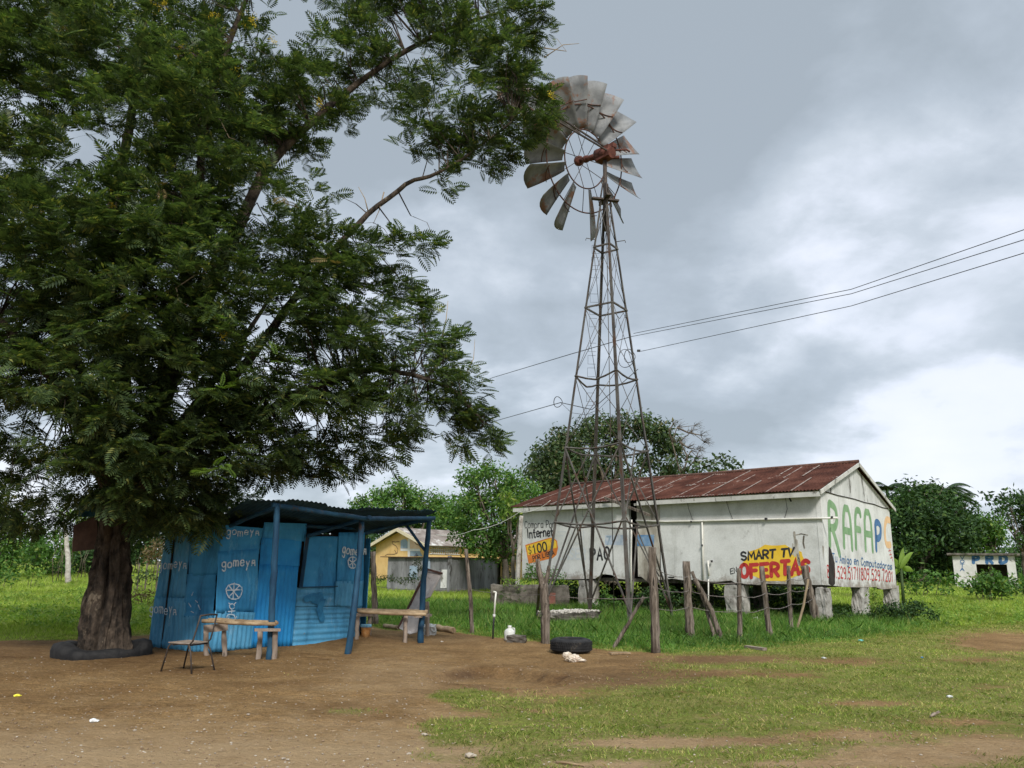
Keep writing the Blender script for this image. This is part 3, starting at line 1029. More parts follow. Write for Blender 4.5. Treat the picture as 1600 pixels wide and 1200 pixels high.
HOLES = [(205, 40, 26, 16, .75), (175, 85, 30, 12, .6), (140, 235, 26, 26, .75), (195, 195, 26, 26, .75), (120, 250, 30, 22, .7), (170, 230, 40, 20, .4), (395, 335, 22, 34, .9), (420, 240, 26, 12, .6), (410, 10, 30, 22, .8), (440, 60, 30, 25, .5), (300, 25, 22, 14, .5), (90, 665, 32, 14, .9), (45, 640, 18, 18, .6), (290, 620, 20, 30, .7), (270, 700, 14, 20, .5), (395, 535, 24, 36, .75), (425, 490, 22, 20, .6), (110, 750, 40, 16, .7), (40, 775, 30, 20, .6), (380, 470, 20, 16, .4), (590, 260, 45, 40, 1.0), (560, 300, 40, 45, .9), (600, 320, 40, 25, 1.0), (640, 330, 50, 22, 1.0), (540, 230, 20, 22, .7), (500, 240, 14, 20, .5), (620, 62, 16, 16, .8), (600, 45, 20, 12, .6), (570, 250, 30, 20, .8), (690, 330, 60, 26, 1.0), (500, 660, 18, 12, .6), (670, 700, 25, 20, .8), (400, 150, 22, 16, .4), (470, 260, 20, 16, .6), (150, 745, 24, 10, .7), (700, 130, 20, 10, .4), (660, 95, 14, 10, .4), (590, 650, 12, 18, .5)]
TP, TDR = [], []
for px, py, dD, r in CL:
    c = np.array(At(px, py, TD + dD))
    nt_ = max(6, int(32 * r * r + 10 * r))
    d = rng.normal(size=(nt_, 3))
    d /= np.linalg.norm(d, axis=1)[:, None]
    p = c + d * (r * rng.uniform(0, 1, nt_) ** .42)[:, None] * np.array([1, 1, .78])
    ax = p - np.array([TB.x, TB.y, 5.0])
    ax /= np.linalg.norm(ax, axis=1)[:, None]
    o = d * .6 + ax * .7 + np.array([0, 0, .1])
    o /= np.linalg.norm(o, axis=1)[:, None]
    TP.append(p)
    TDR.append(o)
TP = np.concatenate(TP)
TDR = np.concatenate(TDR)
px, py = proj(TP[:, 0], TP[:, 1], TP[:, 2])
keep = np.ones(len(TP))
for hx, hy, rx, ry, s in HOLES:
    keep *= 1 - s * np.clip(1.6 * np.exp(-(((px - hx) / (rx * 1.2)) ** 2 + ((py - hy) / (ry * 1.2)) ** 2)), 0, 1)
k = (rng.uniform(0, 1, len(TP)) < keep) & (TP[:, 2] > 2.0)
# no leaves through the shack roof or the trunk front
k &= ~((TP[:, 2] < 2.95) & (TP[:, 0] > -5.0) & (TP[:, 1] < 17))
TP, TDR = TP[k], TDR[k]
print('tufts', len(TP))
# frond template
Tq = []
NP = 8
for i in range(NP):
    x0 = .14 + .80 * i / (NP - 1)
    l = .40 * (1 - .75 * abs((i / (NP - 1)) - .42) ** 1.4 * 1.6)
    for s in (-1, 1):
        dx, dy = cos(radians(62 - 18 * i / NP)), s * sin(radians(62 - 18 * i / NP))
        wd = .046
        zb = -.22 * x0 * x0
        b0 = np.array([x0, 0, zb])
        t = b0 + np.array([dx * l, dy * l, -.10 * l])
        mm = b0 + np.array([dx * l * .5, dy * l * .5, .015])
        pw = np.array([-dy, dx, 0]) * wd
        Tq += [b0, mm - pw, t, mm + pw]
Tq += [np.array([0, -.006, 0]), np.array([.9, -.004, -.19]), np.array([.9, .004, -.19]), np.array([0, .006, 0])]
Tq = np.array(Tq)


def fronds(P, Dv, per, smin, smax, spread=.85):
    n = len(P) * per
    Pp = np.repeat(P, per, 0) + rng.normal(size=(n, 3)) * .05
    dv = np.repeat(Dv, per, 0) + rng.normal(size=(n, 3)) * spread * np.array([1, 1, .55])
    dv[:, 2] = dv[:, 2] * .75 + .02
    dv /= np.linalg.norm(dv, axis=1)[:, None]
    upv = np.array([0, 0, 1.0]) + rng.normal(size=(n, 3)) * .42
    yv = np.cross(upv, dv)
    yv /= np.linalg.norm(yv, axis=1)[:, None]
    zv = np.cross(dv, yv)
    s = rng.uniform(smin, smax, n)
    V = (Tq[None, :, 0, None] * dv[:, None, :] + Tq[None, :, 1, None] * yv[:, None, :] + Tq[None, :, 2, None] * zv[:, None, :]) * s[:, None, None] + Pp[:, None, :]
    V = V.reshape(-1, 3)
    return V, np.arange(len(V)).reshape(-1, 4)


V, F = fronds(TP, TDR, 9, .17, .40, 1.0)
fc = V.reshape(-1, len(Tq), 3)[:, 8]
fx, fy = proj(fc[:, 0], fc[:, 1], fc[:, 2])
kp = np.ones(len(fc))
for hx, hy, rx, ry, s_h in HOLES:
    kp *= 1 - s_h * .72 * np.clip(1.5 * np.exp(-(((fx - hx) / (rx * 1.0)) ** 2 + ((fy - hy) / (ry * 1.0)) ** 2)), 0, 1)
kf = rng.uniform(0, 1, len(fc)) < kp
V = V.reshape(-1, len(Tq), 3)[kf].reshape(-1, 3)
F = np.arange(len(V)).reshape(-1, 4)
print('frond quads', len(F))
npmesh('crown', V, F, M['leaf_big'], root)
# twigs from the limbs to the tufts
mb_v, mb_f = [], []
sel = rng.permutation(len(TP))[:2200]
for i in sel:
    p = TP[i]
    dd = np.linalg.norm(LPTS - p, axis=1)
    j = int(np.argmin(dd))
    if dd[j] > 1.9:
        continue
    a_ = LPTS[j]
    m1 = a_ * .62 + p * .38 + rng.normal(size=3) * .12 + np.array([0, 0, .12])
    m2 = a_ * .25 + p * .75 + rng.normal(size=3) * .08 + np.array([0, 0, .06])
    b = len(mb_v)
    L = dd[j]
    rr = [.010 + .007 * L, .008 + .004 * L, .007, .003]
    for q, r in zip((a_, m1, m2, p), rr):
        for kk in range(3):
            an = 2 * pi * kk / 3
            mb_v.append((q[0] + r * cos(an), q[1] + r * sin(an) * .7, q[2] + r * sin(an) * .7))
    for s in range(3):
        for kk in range(3):
            mb_f.append((b + s * 3 + kk, b + s * 3 + (kk + 1) % 3, b + s * 3 + 3 + (kk + 1) % 3, b + s * 3 + 3 + kk))
npmesh('twigs', mb_v, mb_f, M['bark_big'], root)
# young sprays, pods, flowers
NEW = [(58, 545), (40, 460), (305, 487), (345, 500), (350, 610), (372, 600), (325, 742), (340, 730), (95, 148), (20, 28), (250, 60), (150, 640), (180, 655), (445, 560)]
P = np.array([tuple(At(a_, b_, TD - 2.0 + random.uniform(-.6, .3))) for a_, b_ in NEW])
for q in P:
    V, F = fronds(np.array([q]), np.array([[.3, -.8, .1]]), 4, .20, .32, .6)
    npmesh('young_spray', V, F, M['leaf_new'], root)
PODS = [(300, 285), (310, 290), (120, 50), (155, 660), (440, 310), (520, 405), (360, 60), (250, 300)]
P = np.array([tuple(At(a_, b_, TD - 2.1 + random.uniform(-.6, .3))) for a_, b_ in PODS])
for q in P:
    V, F = fronds(np.array([q]), np.array([[.2, -.5, -.5]]), 3, .20, .30, .6)
    npmesh('dry_spray', V, F, M['leaf_dry'], root)
for a_, b_, s_ in [(245, 8, 1), (258, 4, .8), (335, 22, .7), (388, 34, 1.1), (395, 30, .8), (283, 86, 1), (308, 84, 1), (340, 122, 1), (366, 111, .6), (53, 318, .8), (55, 335, 1), (178, 305, .9), (176, 322, .5), (265, 250, .8), (378, 148, .5), (425, 60, .8), (350, 520, .5), (500, 160, .5), (862, 150, .4), (60, 345, .6)]:
    c = np.array(At(a_, b_, TD - 2.3))
    V, F = leaf_cloud([c], [.12 * s_], 420, .017, 1.3)
    npmesh('flower_cluster', V, F, M['petal'], root)
# bare whip twigs
mb = MB()
for pts in ([(275, 450), (305, 430), (325, 425)], [(275, 450), (280, 470), (298, 480)], [(335, 170), (358, 215), (368, 218)], [(293, 222), (310, 190), (322, 170)], [(160, 595), (185, 625), (202, 650)], [(690, 530), (697, 500), (700, 470)], [(725, 590), (740, 560), (742, 530)], [(845, 20), (835, 25), (850, 5)], [(850, 90), (880, 70), (905, 68)], [(850, 75), (885, 80), (870, 60)], [(700, 690), (712, 705), (725, 720)], [(600, 300), (592, 330), (583, 350)], [(575, 330), (570, 310), (560, 292)]):
    P = [At(a_, b_, TD - (2.2 if a_ < 400 else 0)) for a_, b_ in pts]
    mb.tube(P, [.012, .008, .004], 4)
islands(mb, 'bare_twig', M['pole_light'], root)

# tyre ring round the trunk
tb = G(158, 1034)
root = thing('tyre_planter', 'large flattened black tyre lying round the foot of the big tree', 'tyre', tb)
cxy = Vector((At(158, 1022, TD).x, TD, 0))
n = 64
vs = []
prof = [(.49, .02), (.47, .16), (.50, .22), (.60, .235), (.71, .20), (.745, .10), (.73, -.04)]
for k in range(n):
    an = 2 * pi * k / n
    for r, z in prof:
        wob = 1 + .03 * sin(3 * an + 1) + .02 * sin(7 * an)
        sag = .75 + .25 * sin(an * 2 + .6) + .08 * sin(5 * an)
        if -.65 < (an + pi) % (2 * pi) - pi < -.05 and r < .68:
            sag *= .35
        vs.append((cxy.x + r * wob * cos(an) * 1.0, cxy.y + r * wob * sin(an) * .98, tb.z + z * sag * .95))
m_ = len(prof)
fs = [(k * m_ + j, ((k + 1) % n) * m_ + j, ((k + 1) % n) * m_ + j + 1, k * m_ + j + 1) for k in range(n) for j in range(m_ - 1)]
npmesh('casing', vs, fs, M['rubber'], root, True)

# brown and teal sheets hung on the trunk
root = thing('hanging_board', 'dark brown board fixed to the left side of the big trunk', 'board', At(128, 836, TD + .1))
mb = MB()
q = [At(116, 821, TD + .05), At(153, 806, TD + .0), At(153, 858, TD + .0), At(114, 862, TD + .05)]
nn = (q[1] - q[0]).cross(q[3] - q[0]).normalized()
mb.slab(q, nn if nn.y > 0 else -nn, .02)
mb.build('panel', M['brown_board'], root)
root = thing('teal_tarp', 'dark teal tarp scrap hanging in the branches left of the big trunk', 'tarp', At(140, 790, TD + .4))
mb = MB()
P = []
for j in range(7):
    for i in range(5):
        P.append(At(126 + i * 7 - j * .6, 776 + j * 5.2 - i * 1.0 * (6 - j) * .35, TD + .4 + .08 * sin(i * 1.9 + j * .6)))
mb.add(P, [(j * 5 + i, j * 5 + i + 1, j * 5 + i + 6, j * 5 + i + 5) for j in range(6) for i in range(4)], True)
o = mb.build('cloth', M['teal_sheet'], root)
sm = o.modifiers.new('s', 'SOLIDIFY')
sm.thickness = .006

# ------------------------------------------------------------------ stroke lettering
FONT = {
 'A': '0,0 .5,1 1,0|.2,.36 .8,.36', 'B': 's0,0 0,1 .6,1 .9,.8 .6,.54 0,.52|s0,.52 .7,.5 1,.26 .7,0 0,0', 'C': 's.95,.82 .6,1 .2,.9 .02,.5 .2,.1 .6,0 .95,.18',
 'E': '.9,1 0,1 0,0 .9,0|0,.52 .75,.52', 'F': '.9,1 0,1 0,0|0,.54 .72,.54', 'I': '.3,0 .3,1', 'L': '0,1 0,0 .85,0', 'M': '0,0 .1,1 .5,.35 .9,1 1,0', 'N': '0,0 0,1 .9,0 .9,1',
 'O': 's.5,1 .12,.85 0,.5 .12,.15 .5,0 .88,.15 1,.5 .88,.85 .5,1', 'P': 's0,0 0,.5 0,1 .55,1 .92,.86 .92,.6 .55,.46 0,.46', 'Q': 's.5,1 .12,.85 0,.5 .12,.15 .5,0 .88,.15 1,.5 .88,.85 .5,1|.55,.3 1.05,-.1',
 'R': 's0,0 0,.5 0,1 .55,1 .9,.86 .9,.62 .5,.48 0,.46|.4,.46 .95,0', 'S': 's.9,.85 .5,1 .1,.85 .15,.6 .8,.42 .92,.18 .5,0 .05,.15', 'T': '0,1 1,1|.5,1 .5,0', 'U': 's0,1 0,.4 .2,.05 .5,0 .8,.05 1,.4 1,1', 'V': '0,1 .5,0 1,1', 'D': 's0,0 0,.5 0,1 .5,.98 .95,.75 .95,.25 .5,.02 0,0',
 'W': '0,1 .25,0 .5,.7 .75,0 1,1',
 'a': 's.85,.55 .5,.66 .1,.5 .1,.12 .45,0 .85,.15|.88,.62 .88,0', 'c': 's.85,.5 .5,.64 .1,.45 .1,.18 .5,0 .85,.12', 'd': 's.85,.5 .5,.62 .08,.45 .1,.12 .5,0 .85,.15|.88,1 .88,0', 'e': 's.08,.33 .85,.36 .75,.6 .4,.66 .08,.45 .1,.12 .5,0 .85,.1',
 'g': 's.85,.5 .5,.66 .1,.5 .1,.2 .5,.08 .85,.25|s.88,.62 .86,0 .7,-.35 .35,-.38 .1,-.25', 'i': '.2,0 .2,.6|.2,.82 .2,.9', 'm': 's0,0 0,.62 .1,.6 .32,.64 .45,.5 .46,0|s.46,.5 .6,.64 .85,.6 .92,.4 .92,0', 'n': 's0,0 0,.6 .1,.5 .45,.66 .8,.5 .82,0', 'o': 's.45,.64 .1,.5 .02,.3 .12,.06 .45,0 .8,.08 .9,.32 .8,.55 .45,.64',
 'p': 's0,-.38 0,.2 0,.6 .4,.66 .85,.5 .85,.15 .45,0 0,.08', 'r': 's0,0 0,.62 .1,.45 .4,.66 .7,.58', 's': 's.8,.55 .45,.65 .1,.5 .3,.35 .75,.25 .75,.06 .4,0 .05,.08', 't': 's.3,.95 .3,.2 .5,0 .75,.06|.02,.62 .7,.62', 'u': 's0,.62 0,.2 .3,0 .8,.15|.84,.62 .84,0',
 'q': '0,0 .12,.62 .6,.62 .75,0|.08,.3 .7,.3', 'Y': '.1,.72 .4,.2|s.8,.75 .45,.25 .2,-.4', '0': 's.5,1 .12,.85 0,.5 .12,.15 .5,0 .88,.15 1,.5 .88,.85 .5,1', '1': '.1,.8 .4,1 .4,0', '2': 's.05,.8 .4,1 .85,.85 .8,.55 .05,0|.05,0 .95,0', '5': '.85,1 .15,1 .1,.58|s.1,.55 .55,.62 .92,.4 .85,.1 .45,-.02 .05,.1',
 '7': '.05,1 .9,1 .3,0', '8': 's.5,.54 .15,.7 .2,.95 .5,1 .8,.95 .85,.7 .5,.54 .1,.35 .1,.08 .5,0 .9,.08 .9,.35 .5,.54', '9': 's.85,.65 .5,.5 .12,.6 .12,.9 .5,1 .85,.9 .88,.5 .8,.1 .4,0', '.': '.2,0 .2,.04', '|': '.2,1 .2,0', '-': '.1,.45 .8,.45',
 '$': 's.9,.82 .5,.95 .1,.82 .15,.6 .8,.4 .9,.2 .5,.05 .05,.18|.5,1.1 .5,-.1',
 '^': 's0,0 0,.55 .04,.8 .25,1 .5,1 .72,1 .95,.8 1,.55 1,0|.0,.42 1,.42',
 '~': 's.95,.9 .8,1 .3,1 .06,.85 0,.6 0,0|0,.5 .85,.5', '&': 's0,0 .02,.5 .03,1 .45,1.02 .8,.92 .85,.66 .55,.48 .1,.44|.32,.44 .75,.1 .95,-.12',
 '#': 's0,-.05 .04,.5 .05,.95 .5,1.02 .95,.85 .92,.5 .5,.38 .06,.4', '(': 's.95,.98 .4,1.02 .06,.8 .02,.4 .25,.06 .95,0'}
ADV = {'I': .6, 'i': .45, '.': .4, '|': .45, ' ': .6, 'm': 1.15, 'M': 1.3, 'W': 1.4, 'r': .85, 't': .85, '1': .75}


def catmull(P, k=5):
    out = []
    for i in range(len(P) - 1):
        a, b, c, d = P[max(i - 1, 0)], P[i], P[i + 1], P[min(i + 2, len(P) - 1)]
        if P[0] == P[-1]:
            a = P[i - 1] if i > 0 else P[-2]
            d = P[i + 2] if i + 2 < len(P) else P[1]
        for j in range(k):
            t = j / k
            out.append(tuple(.5 * (2 * b[q] + (c[q] - a[q]) * t + (2 * a[q] - 5 * b[q] + 4 * c[q] - d[q]) * t * t + (3 * b[q] - a[q] - 3 * c[q] + d[q]) * t ** 3) for q in (0, 1)))
    out.append(P[-1])
    return out


def ribbon(mb, P3, n, wd, off):
    """painted stroke: flat band with round ends lying just off the wall"""
    P = [p + n * off for p in P3]
    Q = [P[0]]
    for p in P[1:]:
        if (p - Q[-1]).length > 1e-4:
            Q.append(p)
    P = Q
    if len(P) < 2:
        return
    L, Rr = [], []
    for i, p in enumerate(P):
        t0 = (p - P[i - 1]).normalized() if i else (P[1] - p).normalized()
        t1 = (P[i + 1] - p).normalized() if i < len(P) - 1 else t0
        s0 = n.cross(t0)
        s1 = n.cross(t1)
        s = (s0 + s1)
        if s.length < .2:
            s = s0 * 2
        s = s.normalized() / max(.55, s.normalized().dot(s0))
        L.append(p + s * wd / 2)
        Rr.append(p - s * wd / 2)
    for e, sg in ((0, -1), (-1, 1)):
        t = (P[1] - P[0]).normalized() if e == 0 else (P[-1] - P[-2]).normalized()
        s = n.cross(t)
        cap = [P[e] + s * (wd / 2) * cos(a_) + t * sg * (wd / 2) * sin(a_) for a_ in np.linspace(0, pi, 9)]
        mb.add([P[e]] + cap, [(0, i, i + 1) for i in range(1, 9)])
    vs = L + Rr
    m_ = len(L)
    mb.add(vs, [(i, i + 1, m_ + i + 1, m_ + i) for i in range(m_ - 1)])


def strokes_of(ch):
    for st in FONT[ch].split('|'):
        sm = st[0] == 's'
        pts = [tuple(float(v) for v in q.split(',')) for q in st.lstrip('s').split()]
        yield catmull(pts) if sm else pts


def write(txt, quad, p0, n, wd, mat, parent, name='lettering', base=.004, gap=.38, jit=0, label=None):
    """quad: pixel corners TL TR BR BL of the cap-height band, laid onto the wall plane"""
    if n.dot(CAMP - p0) < 0:
        n = -n
    mb = MB()
    W = sum(ADV.get(c, 1) * 1.0 + gap for c in txt) - gap
    x = 0
    off = base
    for c in txt:
        if c != ' ':
            jy, js = random.uniform(-jit, jit), 1 + random.uniform(-jit, jit)
            for st in strokes_of(c):
                P3 = []
                for (u, v) in st:
                    uu = (x + u * (ADV.get(c, 1) if c in 'mMW' else 1) * (1 if c not in 'I1i.|' else .9)) / W
                    vv = v * js + jy
                    a_ = [quad[3][q] * (1 - uu) + quad[2][q] * uu for q in (0, 1)]
                    b_ = [quad[0][q] * (1 - uu) + quad[1][q] * uu for q in (0, 1)]
                    P3.append(onplane(a_[0] + (b_[0] - a_[0]) * vv, a_[1] + (b_[1] - a_[1]) * vv, p0, n))
                ribbon(mb, P3, n, wd, off)
                off += .0006
        x += ADV.get(c, 1) + gap
    o = mb.build(name, M[mat], parent)
    if label:
        o['label'] = label
    return o


def doodle(lines_, p0, n, wd, mat, parent, name, base=.004):
    if n.dot(CAMP - p0) < 0:
        n = -n
    mb = MB()
    off = base
    for L in lines_:
        ribbon(mb, [onplane(a_, b_, p0, n) for a_, b_ in L], n, wd, off)
        off += .0006
    return mb.build(name, M[mat], parent)


def patch(poly, p0, n, mat, parent, name, off=.003, label=None):
    if n.dot(CAMP - p0) < 0:
        n = -n
    P = [onplane(a_, b_, p0, n) + n * off for a_, b_ in poly]
    c = sum(P, Vector((0, 0, 0))) / len(P)
    o = MB().add(P + [c], [(i, (i + 1) % len(P), len(P)) for i in range(len(P))]).build(name, M[mat], parent)
    if label:
        o['label'] = label
    return o


def rough_block(mb, c, sx, sy, sz, rot=None, jit=.03, cuts=4, seed=0):
    """block with worn, uneven faces"""
    rr = random.Random(seed + int(abs(c[0]) * 100))
    bm = bmesh.new()
    bmesh.ops.create_cube(bm, size=1)
    bmesh.ops.subdivide_edges(bm, edges=bm.edges[:], cuts=cuts, use_grid_fill=True)
    m = rot if rot is not None else Matrix.Identity(3)
    ph = [rr.uniform(0, 6) for _ in range(6)]
    vs = []
    for v in bm.verts:
        p = Vector((v.co.x * sx, v.co.y * sy, v.co.z * sz))
        q = v.co.normalized()
        k = jit * (sin(v.co.x * 9 + ph[0]) * cos(v.co.z * 8 + ph[1]) + .6 * sin(v.co.y * 13 + v.co.z * 15 + ph[2]) + rr.uniform(-.7, .7))
        ed = sum(1 for a_ in v.co if abs(a_) > .49)
        p += q * (k - (.6 * jit if ed > 1 else 0))
        vs.append(Vector(c) + m @ p)
    mb.add(vs, [tuple(v.index for v in f.verts) for f in bm.faces])
    bm.free()


def rotz(d):
    """matrix whose x axis runs along horizontal direction d"""
    d = Vector((d.x, d.y, 0)).normalized()
    return Matrix(((d.x, -d.y, 0), (d.y, d.x, 0), (0, 0, 1)))


# ------------------------------------------------------------------ white building on concrete piers
BD = 24.4
c_top = At(1281, 766, BD)
ZT = c_top.z
C0 = Vector((c_top.x, c_top.y, 0))
ZB = At(1284, 914, BD).z


def at_z(px, py, z):
    d = ray(px, py)
    return CAMP + d * ((z - EYE) / d.z)


CL_ = at_z(817, 792, ZT)
CL_.z = 0
CR_ = at_z(1389, 793, ZT)
CR_.z = 0
uF = (CL_ - C0).normalized()
LF = (CL_ - C0).length
uS = (CR_ - C0).normalized()
LS = (CR_ - C0).length
nF = Vector((uF.y, -uF.x, 0))
if nF.dot(CAMP - C0) < 0:
    nF = -nF
dB = uS
nS = Vector((uS.y, -uS.x, 0))
if nS.dot(CAMP - C0) < 0:
    nS = -nS
print('house', ZB, ZT, LF, LS, 'corner', C0, uF.dot(uS))


def FS(px, py):
    p = onplane(px, py, C0, nF)
    return ((p - C0).dot(uF), p.z)


def SS(px, py):
    p = onplane(px, py, C0, nS)
    return ((p - C0).dot(uS), p.z)


def wallpoly(mb, o, u, nin, poly, th):
    P = [o + u * s + Vector((0, 0, z)) for s, z in poly]
    Q = [p + nin * th for p in P]
    m_ = len(P)
    mb.add(P + Q, [tuple(range(m_)), tuple(range(2 * m_ - 1, m_ - 1, -1))] + [(i, (i + 1) % m_, m_ + (i + 1) % m_, m_ + i) for i in range(m_)])


house = thing('painted_shop_building', 'long white whitewashed building on concrete piers with rusted roof and painted advertisements on its walls', 'building', C0)
th = .16
ls = lambda l: [FS(*p) for p in l]
mb = MB()
# left section of the front wall, with its broken lower edge
low = ls([(982, 906), (966, 904), (955, 898), (940, 897), (930, 904), (903, 905), (877, 905), (850, 904)])
sL, sG = LF, FS(983, 850)[0]
poly = [(sG, ZT), (sG, low[0][1])] + low[1:] + [(LF, FS(819, 903)[1]), (LF, ZT)]
wallpoly(mb, C0, uF, -nF, poly, th)
mb.build('wall', M['wall'], house)
mb = MB()
sG2 = FS(996, 850)[0]
sG3 = FS(1033, 850)[0]
low = ls([(1030, 906), (1022, 903), (1016, 913), (1008, 906), (1002, 901)])
poly = [(sG3 + .0, ZT)] + low + [(sG2, low[-1][1]), (sG2, ZT)]
wallpoly(mb, C0, uF, -nF, poly, th)
o = mb.build('wall', M['wall_dirty'], house)
o['label'] = 'brown stained strip of wall beside the dark opening'
mb = MB()
low = ls([(1274, 914), (1240, 913), (1200, 912), (1185, 914), (1150, 911), (1142, 907), (1120, 909), (1100, 908), (1090, 905), (1070, 907), (1050, 904), (1033, 906)])
poly = [(th + .002, ZT)] + [(th + .002, ZB)] + low + [(sG3 + .002, ZT)]
wallpoly(mb, C0, uF, -nF, poly, th)
mb.build('wall', M['wall'], house)
# side wall
mb = MB()
lowS = [SS(*p) for p in ((1318, 917), (1350, 918), (1368, 917), (1378, 921), (1397, 919))]
poly = [(0, ZT), (0, ZB)] + lowS[:-1] + [(LS, lowS[-1][1]), (LS, ZT)]
wallpoly(mb, C0, uS, -nS, poly, th)
mb.build('wall', M['wall'], house)
apex = onplane(1339, 728, C0, nS)
sA = LS / 2
zA = apex.z
mb = MB()
wallpoly(mb, C0 - nS * .012, uS, -nS, [(0.0, ZT + .006), (LS, ZT + .006), (LS, ZT + .05), (sA, zA - .05), (0, ZT + .05)], th)
mb.build('gable', M['gable_wall'], house)
# far walls
mb = MB()
o2 = C0 + uF * (LF - th)
wallpoly(mb, C0 + uF * LF + dB * th, dB, -uF, [(0, ZB), (LS - 2.2 * th, ZB), (LS - 2.2 * th, ZT), (LS / 2 - th, zA - .08), (0, ZT)], th)
wallpoly(mb, C0 + dB * (LS - th), uF, dB, [(th + .03, ZB), (LF, ZB), (LF, ZT), (th + .03, ZT)], th * .9)
islands(mb, 'wall', M['wall'], house)
# floor slab, then a near-black panel painting the shade inside the opening
mb = MB()
q = [C0 + uF * .2 + dB * .2, C0 + uF * (LF - .2) + dB * .2, C0 + uF * (LF - .2) + dB * (LS - .2), C0 + uF * .2 + dB * (LS - .2)]
mb.slab([p + Vector((0, 0, ZB + .04)) for p in q], Vector((0, 0, 1)), .12)
mb.build('floor_slab', M['mossy'], house)
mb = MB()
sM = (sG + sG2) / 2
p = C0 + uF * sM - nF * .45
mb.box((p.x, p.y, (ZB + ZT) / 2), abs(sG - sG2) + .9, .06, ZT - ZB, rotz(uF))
mb.build('opening_shade_panel', M['dark_fill'], house)
# crack line under the gable
cr_l = [[(1283, 767), (1295, 770), (1308, 774), (1322, 777), (1335, 780), (1350, 785), (1365, 788), (1378, 793), (1387, 795)]]
doodle(cr_l, C0, nS, .035, 'dark_fill', house, 'crack', .018)


def corrslab(mb, o, u, v, Lu, Lv, pitch, amp, rows=4, off=0, sag=0, per=6):
    n = u.cross(v).normalized()
    if n.z < 0:
        n = -n
    nc = int(Lu / pitch * per)
    vs = []
    for j in range(rows + 1):
        for i in range(nc + 1):
            s = i / nc * Lu
            vs.append(o + u * s + v * (Lv * j / rows) + n * (amp * sin(2 * pi * s / pitch) + off + sag * sin(s * .9 + j)))
    mb.add(vs, [(j * (nc + 1) + i, j * (nc + 1) + i + 1, (j + 1) * (nc + 1) + i + 1, (j + 1) * (nc + 1) + i) for j in range(rows) for i in range(nc)], True)


rise = (zA - ZT)
slope = Vector((0, 0, rise)) + dB * (LS / 2)
slF = slope.normalized()
eo = .38 / abs(slF.dot(nF))
Lsl = slope.length + eo
rof = MB()
OG = .13
oF = C0 + Vector((0, 0, ZT + .10)) - slF * eo - uF * OG
corrslab(rof, oF, uF, slF, LF + .55, Lsl, .115, .018, 6, 0, .010)
slB = (Vector((0, 0, rise)) - dB * (LS / 2)).normalized()
oB = C0 + dB * LS + Vector((0, 0, ZT + .10)) - slB * eo - uF * OG
corrslab(rof, oB, uF, slB, LF + .55, Lsl + .003, .115, .018, 6, 0, .010)
roof = rof.build('roof', M['roof'], house)
# lapped edges of newer zinc and a seam
lap = MB()
nR = uF.cross(slF).normalized()
if nR.z < 0:
    nR = -nR
Lr = LF + .55
for s, a_, b_ in [(.9, .0, .45), (1.35, .55, .98), (1.75, .0, .48), (2.0, .52, .97), (2.75, .0, .47), (3.5, .5, .75), (4.1, .0, .98), (5.2, .0, .46), (5.6, .45, .96), (6.5, .0, .5), (6.95, .3, .95), (8.0, .0, .96), (8.9, .0, .47), (9.3, .5, .97), (10.3, .0, .96), (11.1, .0, .5), (11.7, .5, .96), (12.6, .0, .9), (2.4, .7, .98)]:
    if s > Lr - .2:
        continue
    wd = random.uniform(.035, .06)
    o = oF + uF * s + nR * .026
    q = [o + slF * (Lsl * a_), o + uF * wd + slF * (Lsl * a_), o + uF * wd + slF * (Lsl * b_), o + slF * (Lsl * b_)]
    lap.slab(q, nR, .012)
for s0, s1, f0 in [(3.0, 5.5, .0), (7.2, 9.6, .0), (9.9, 12.6, .0), (4.2, 6.0, .48), (6.8, 8.6, .5)]:
    nseg = int((s1 - s0) / .115)
    for i in range(nseg):
        if random.random() < .8:
            o = oF + uF * (s0 + i * .115) + slF * (Lsl * f0 - .015) + nR * .024
            lap.slab([o, o + uF * .06, o + uF * .06 + slF * .10, o + slF * .10], nR, .008)
lap.build('lap_edges', M['roof_lap'], roof)
cap = MB()
rp = C0 + dB * (LS / 2) + Vector((0, 0, zA + .135)) - uF * (OG + .01)
cap.tube([rp, rp + uF * (Lr / 2) + Vector((0, 0, -.02)), rp + uF * (Lr + .02)], .06, 6)
cap.build('ridge_cap', M['rust_frame'], roof)
# fascia boards, with the gap over the dark opening
mb = MB()
zf = (oF).z - .03
po = C0 + nF * .34
sa, sb = FS(976, 782)[0], FS(1003, 780)[0]
for s0, s1, dz in ((-OG, sb, 0), (sa, LF + .25, -.01)):
    a_ = po + uF * s0 + Vector((0, 0, zf - .10 + dz))
    b_ = po + uF * s1 + Vector((0, 0, zf - .10 + dz))
    mb.bar(a_, b_, .03, .15)
islands(mb, 'fascia', M['fascia'], house)
mb = MB()
for k, (s0, d_) in enumerate(((0, slF), (0, slB))):
    a_ = (C0 if k == 0 else C0 + dB * LS) - d_ * (eo * .98) - uF * (OG + .015) + Vector((0, 0, ZT + .02))
    mb.bar(a_, a_ + d_ * (Lsl * .995), .03, .13)
islands(mb, 'bargeboard', M['fascia'], house)
mb = MB()
for s in np.arange(.2, LF, .95):
    a_ = C0 + uF * s + nF * .32 + Vector((0, 0, zf - .14))
    mb.bar(a_, a_ - nF * .32 + Vector((0, 0, .09)), .06, .08)
islands(mb, 'rafter_end', M['fascia'], house)
# broken rafter hanging below the eave
mb = MB()
mb.bar(onplane(945, 778, C0 + nF * .5, nF), onplane(1015, 805, C0 + nF * .8, nF), .07, .09)
mb.build('loose_rafter', M['post'], house)
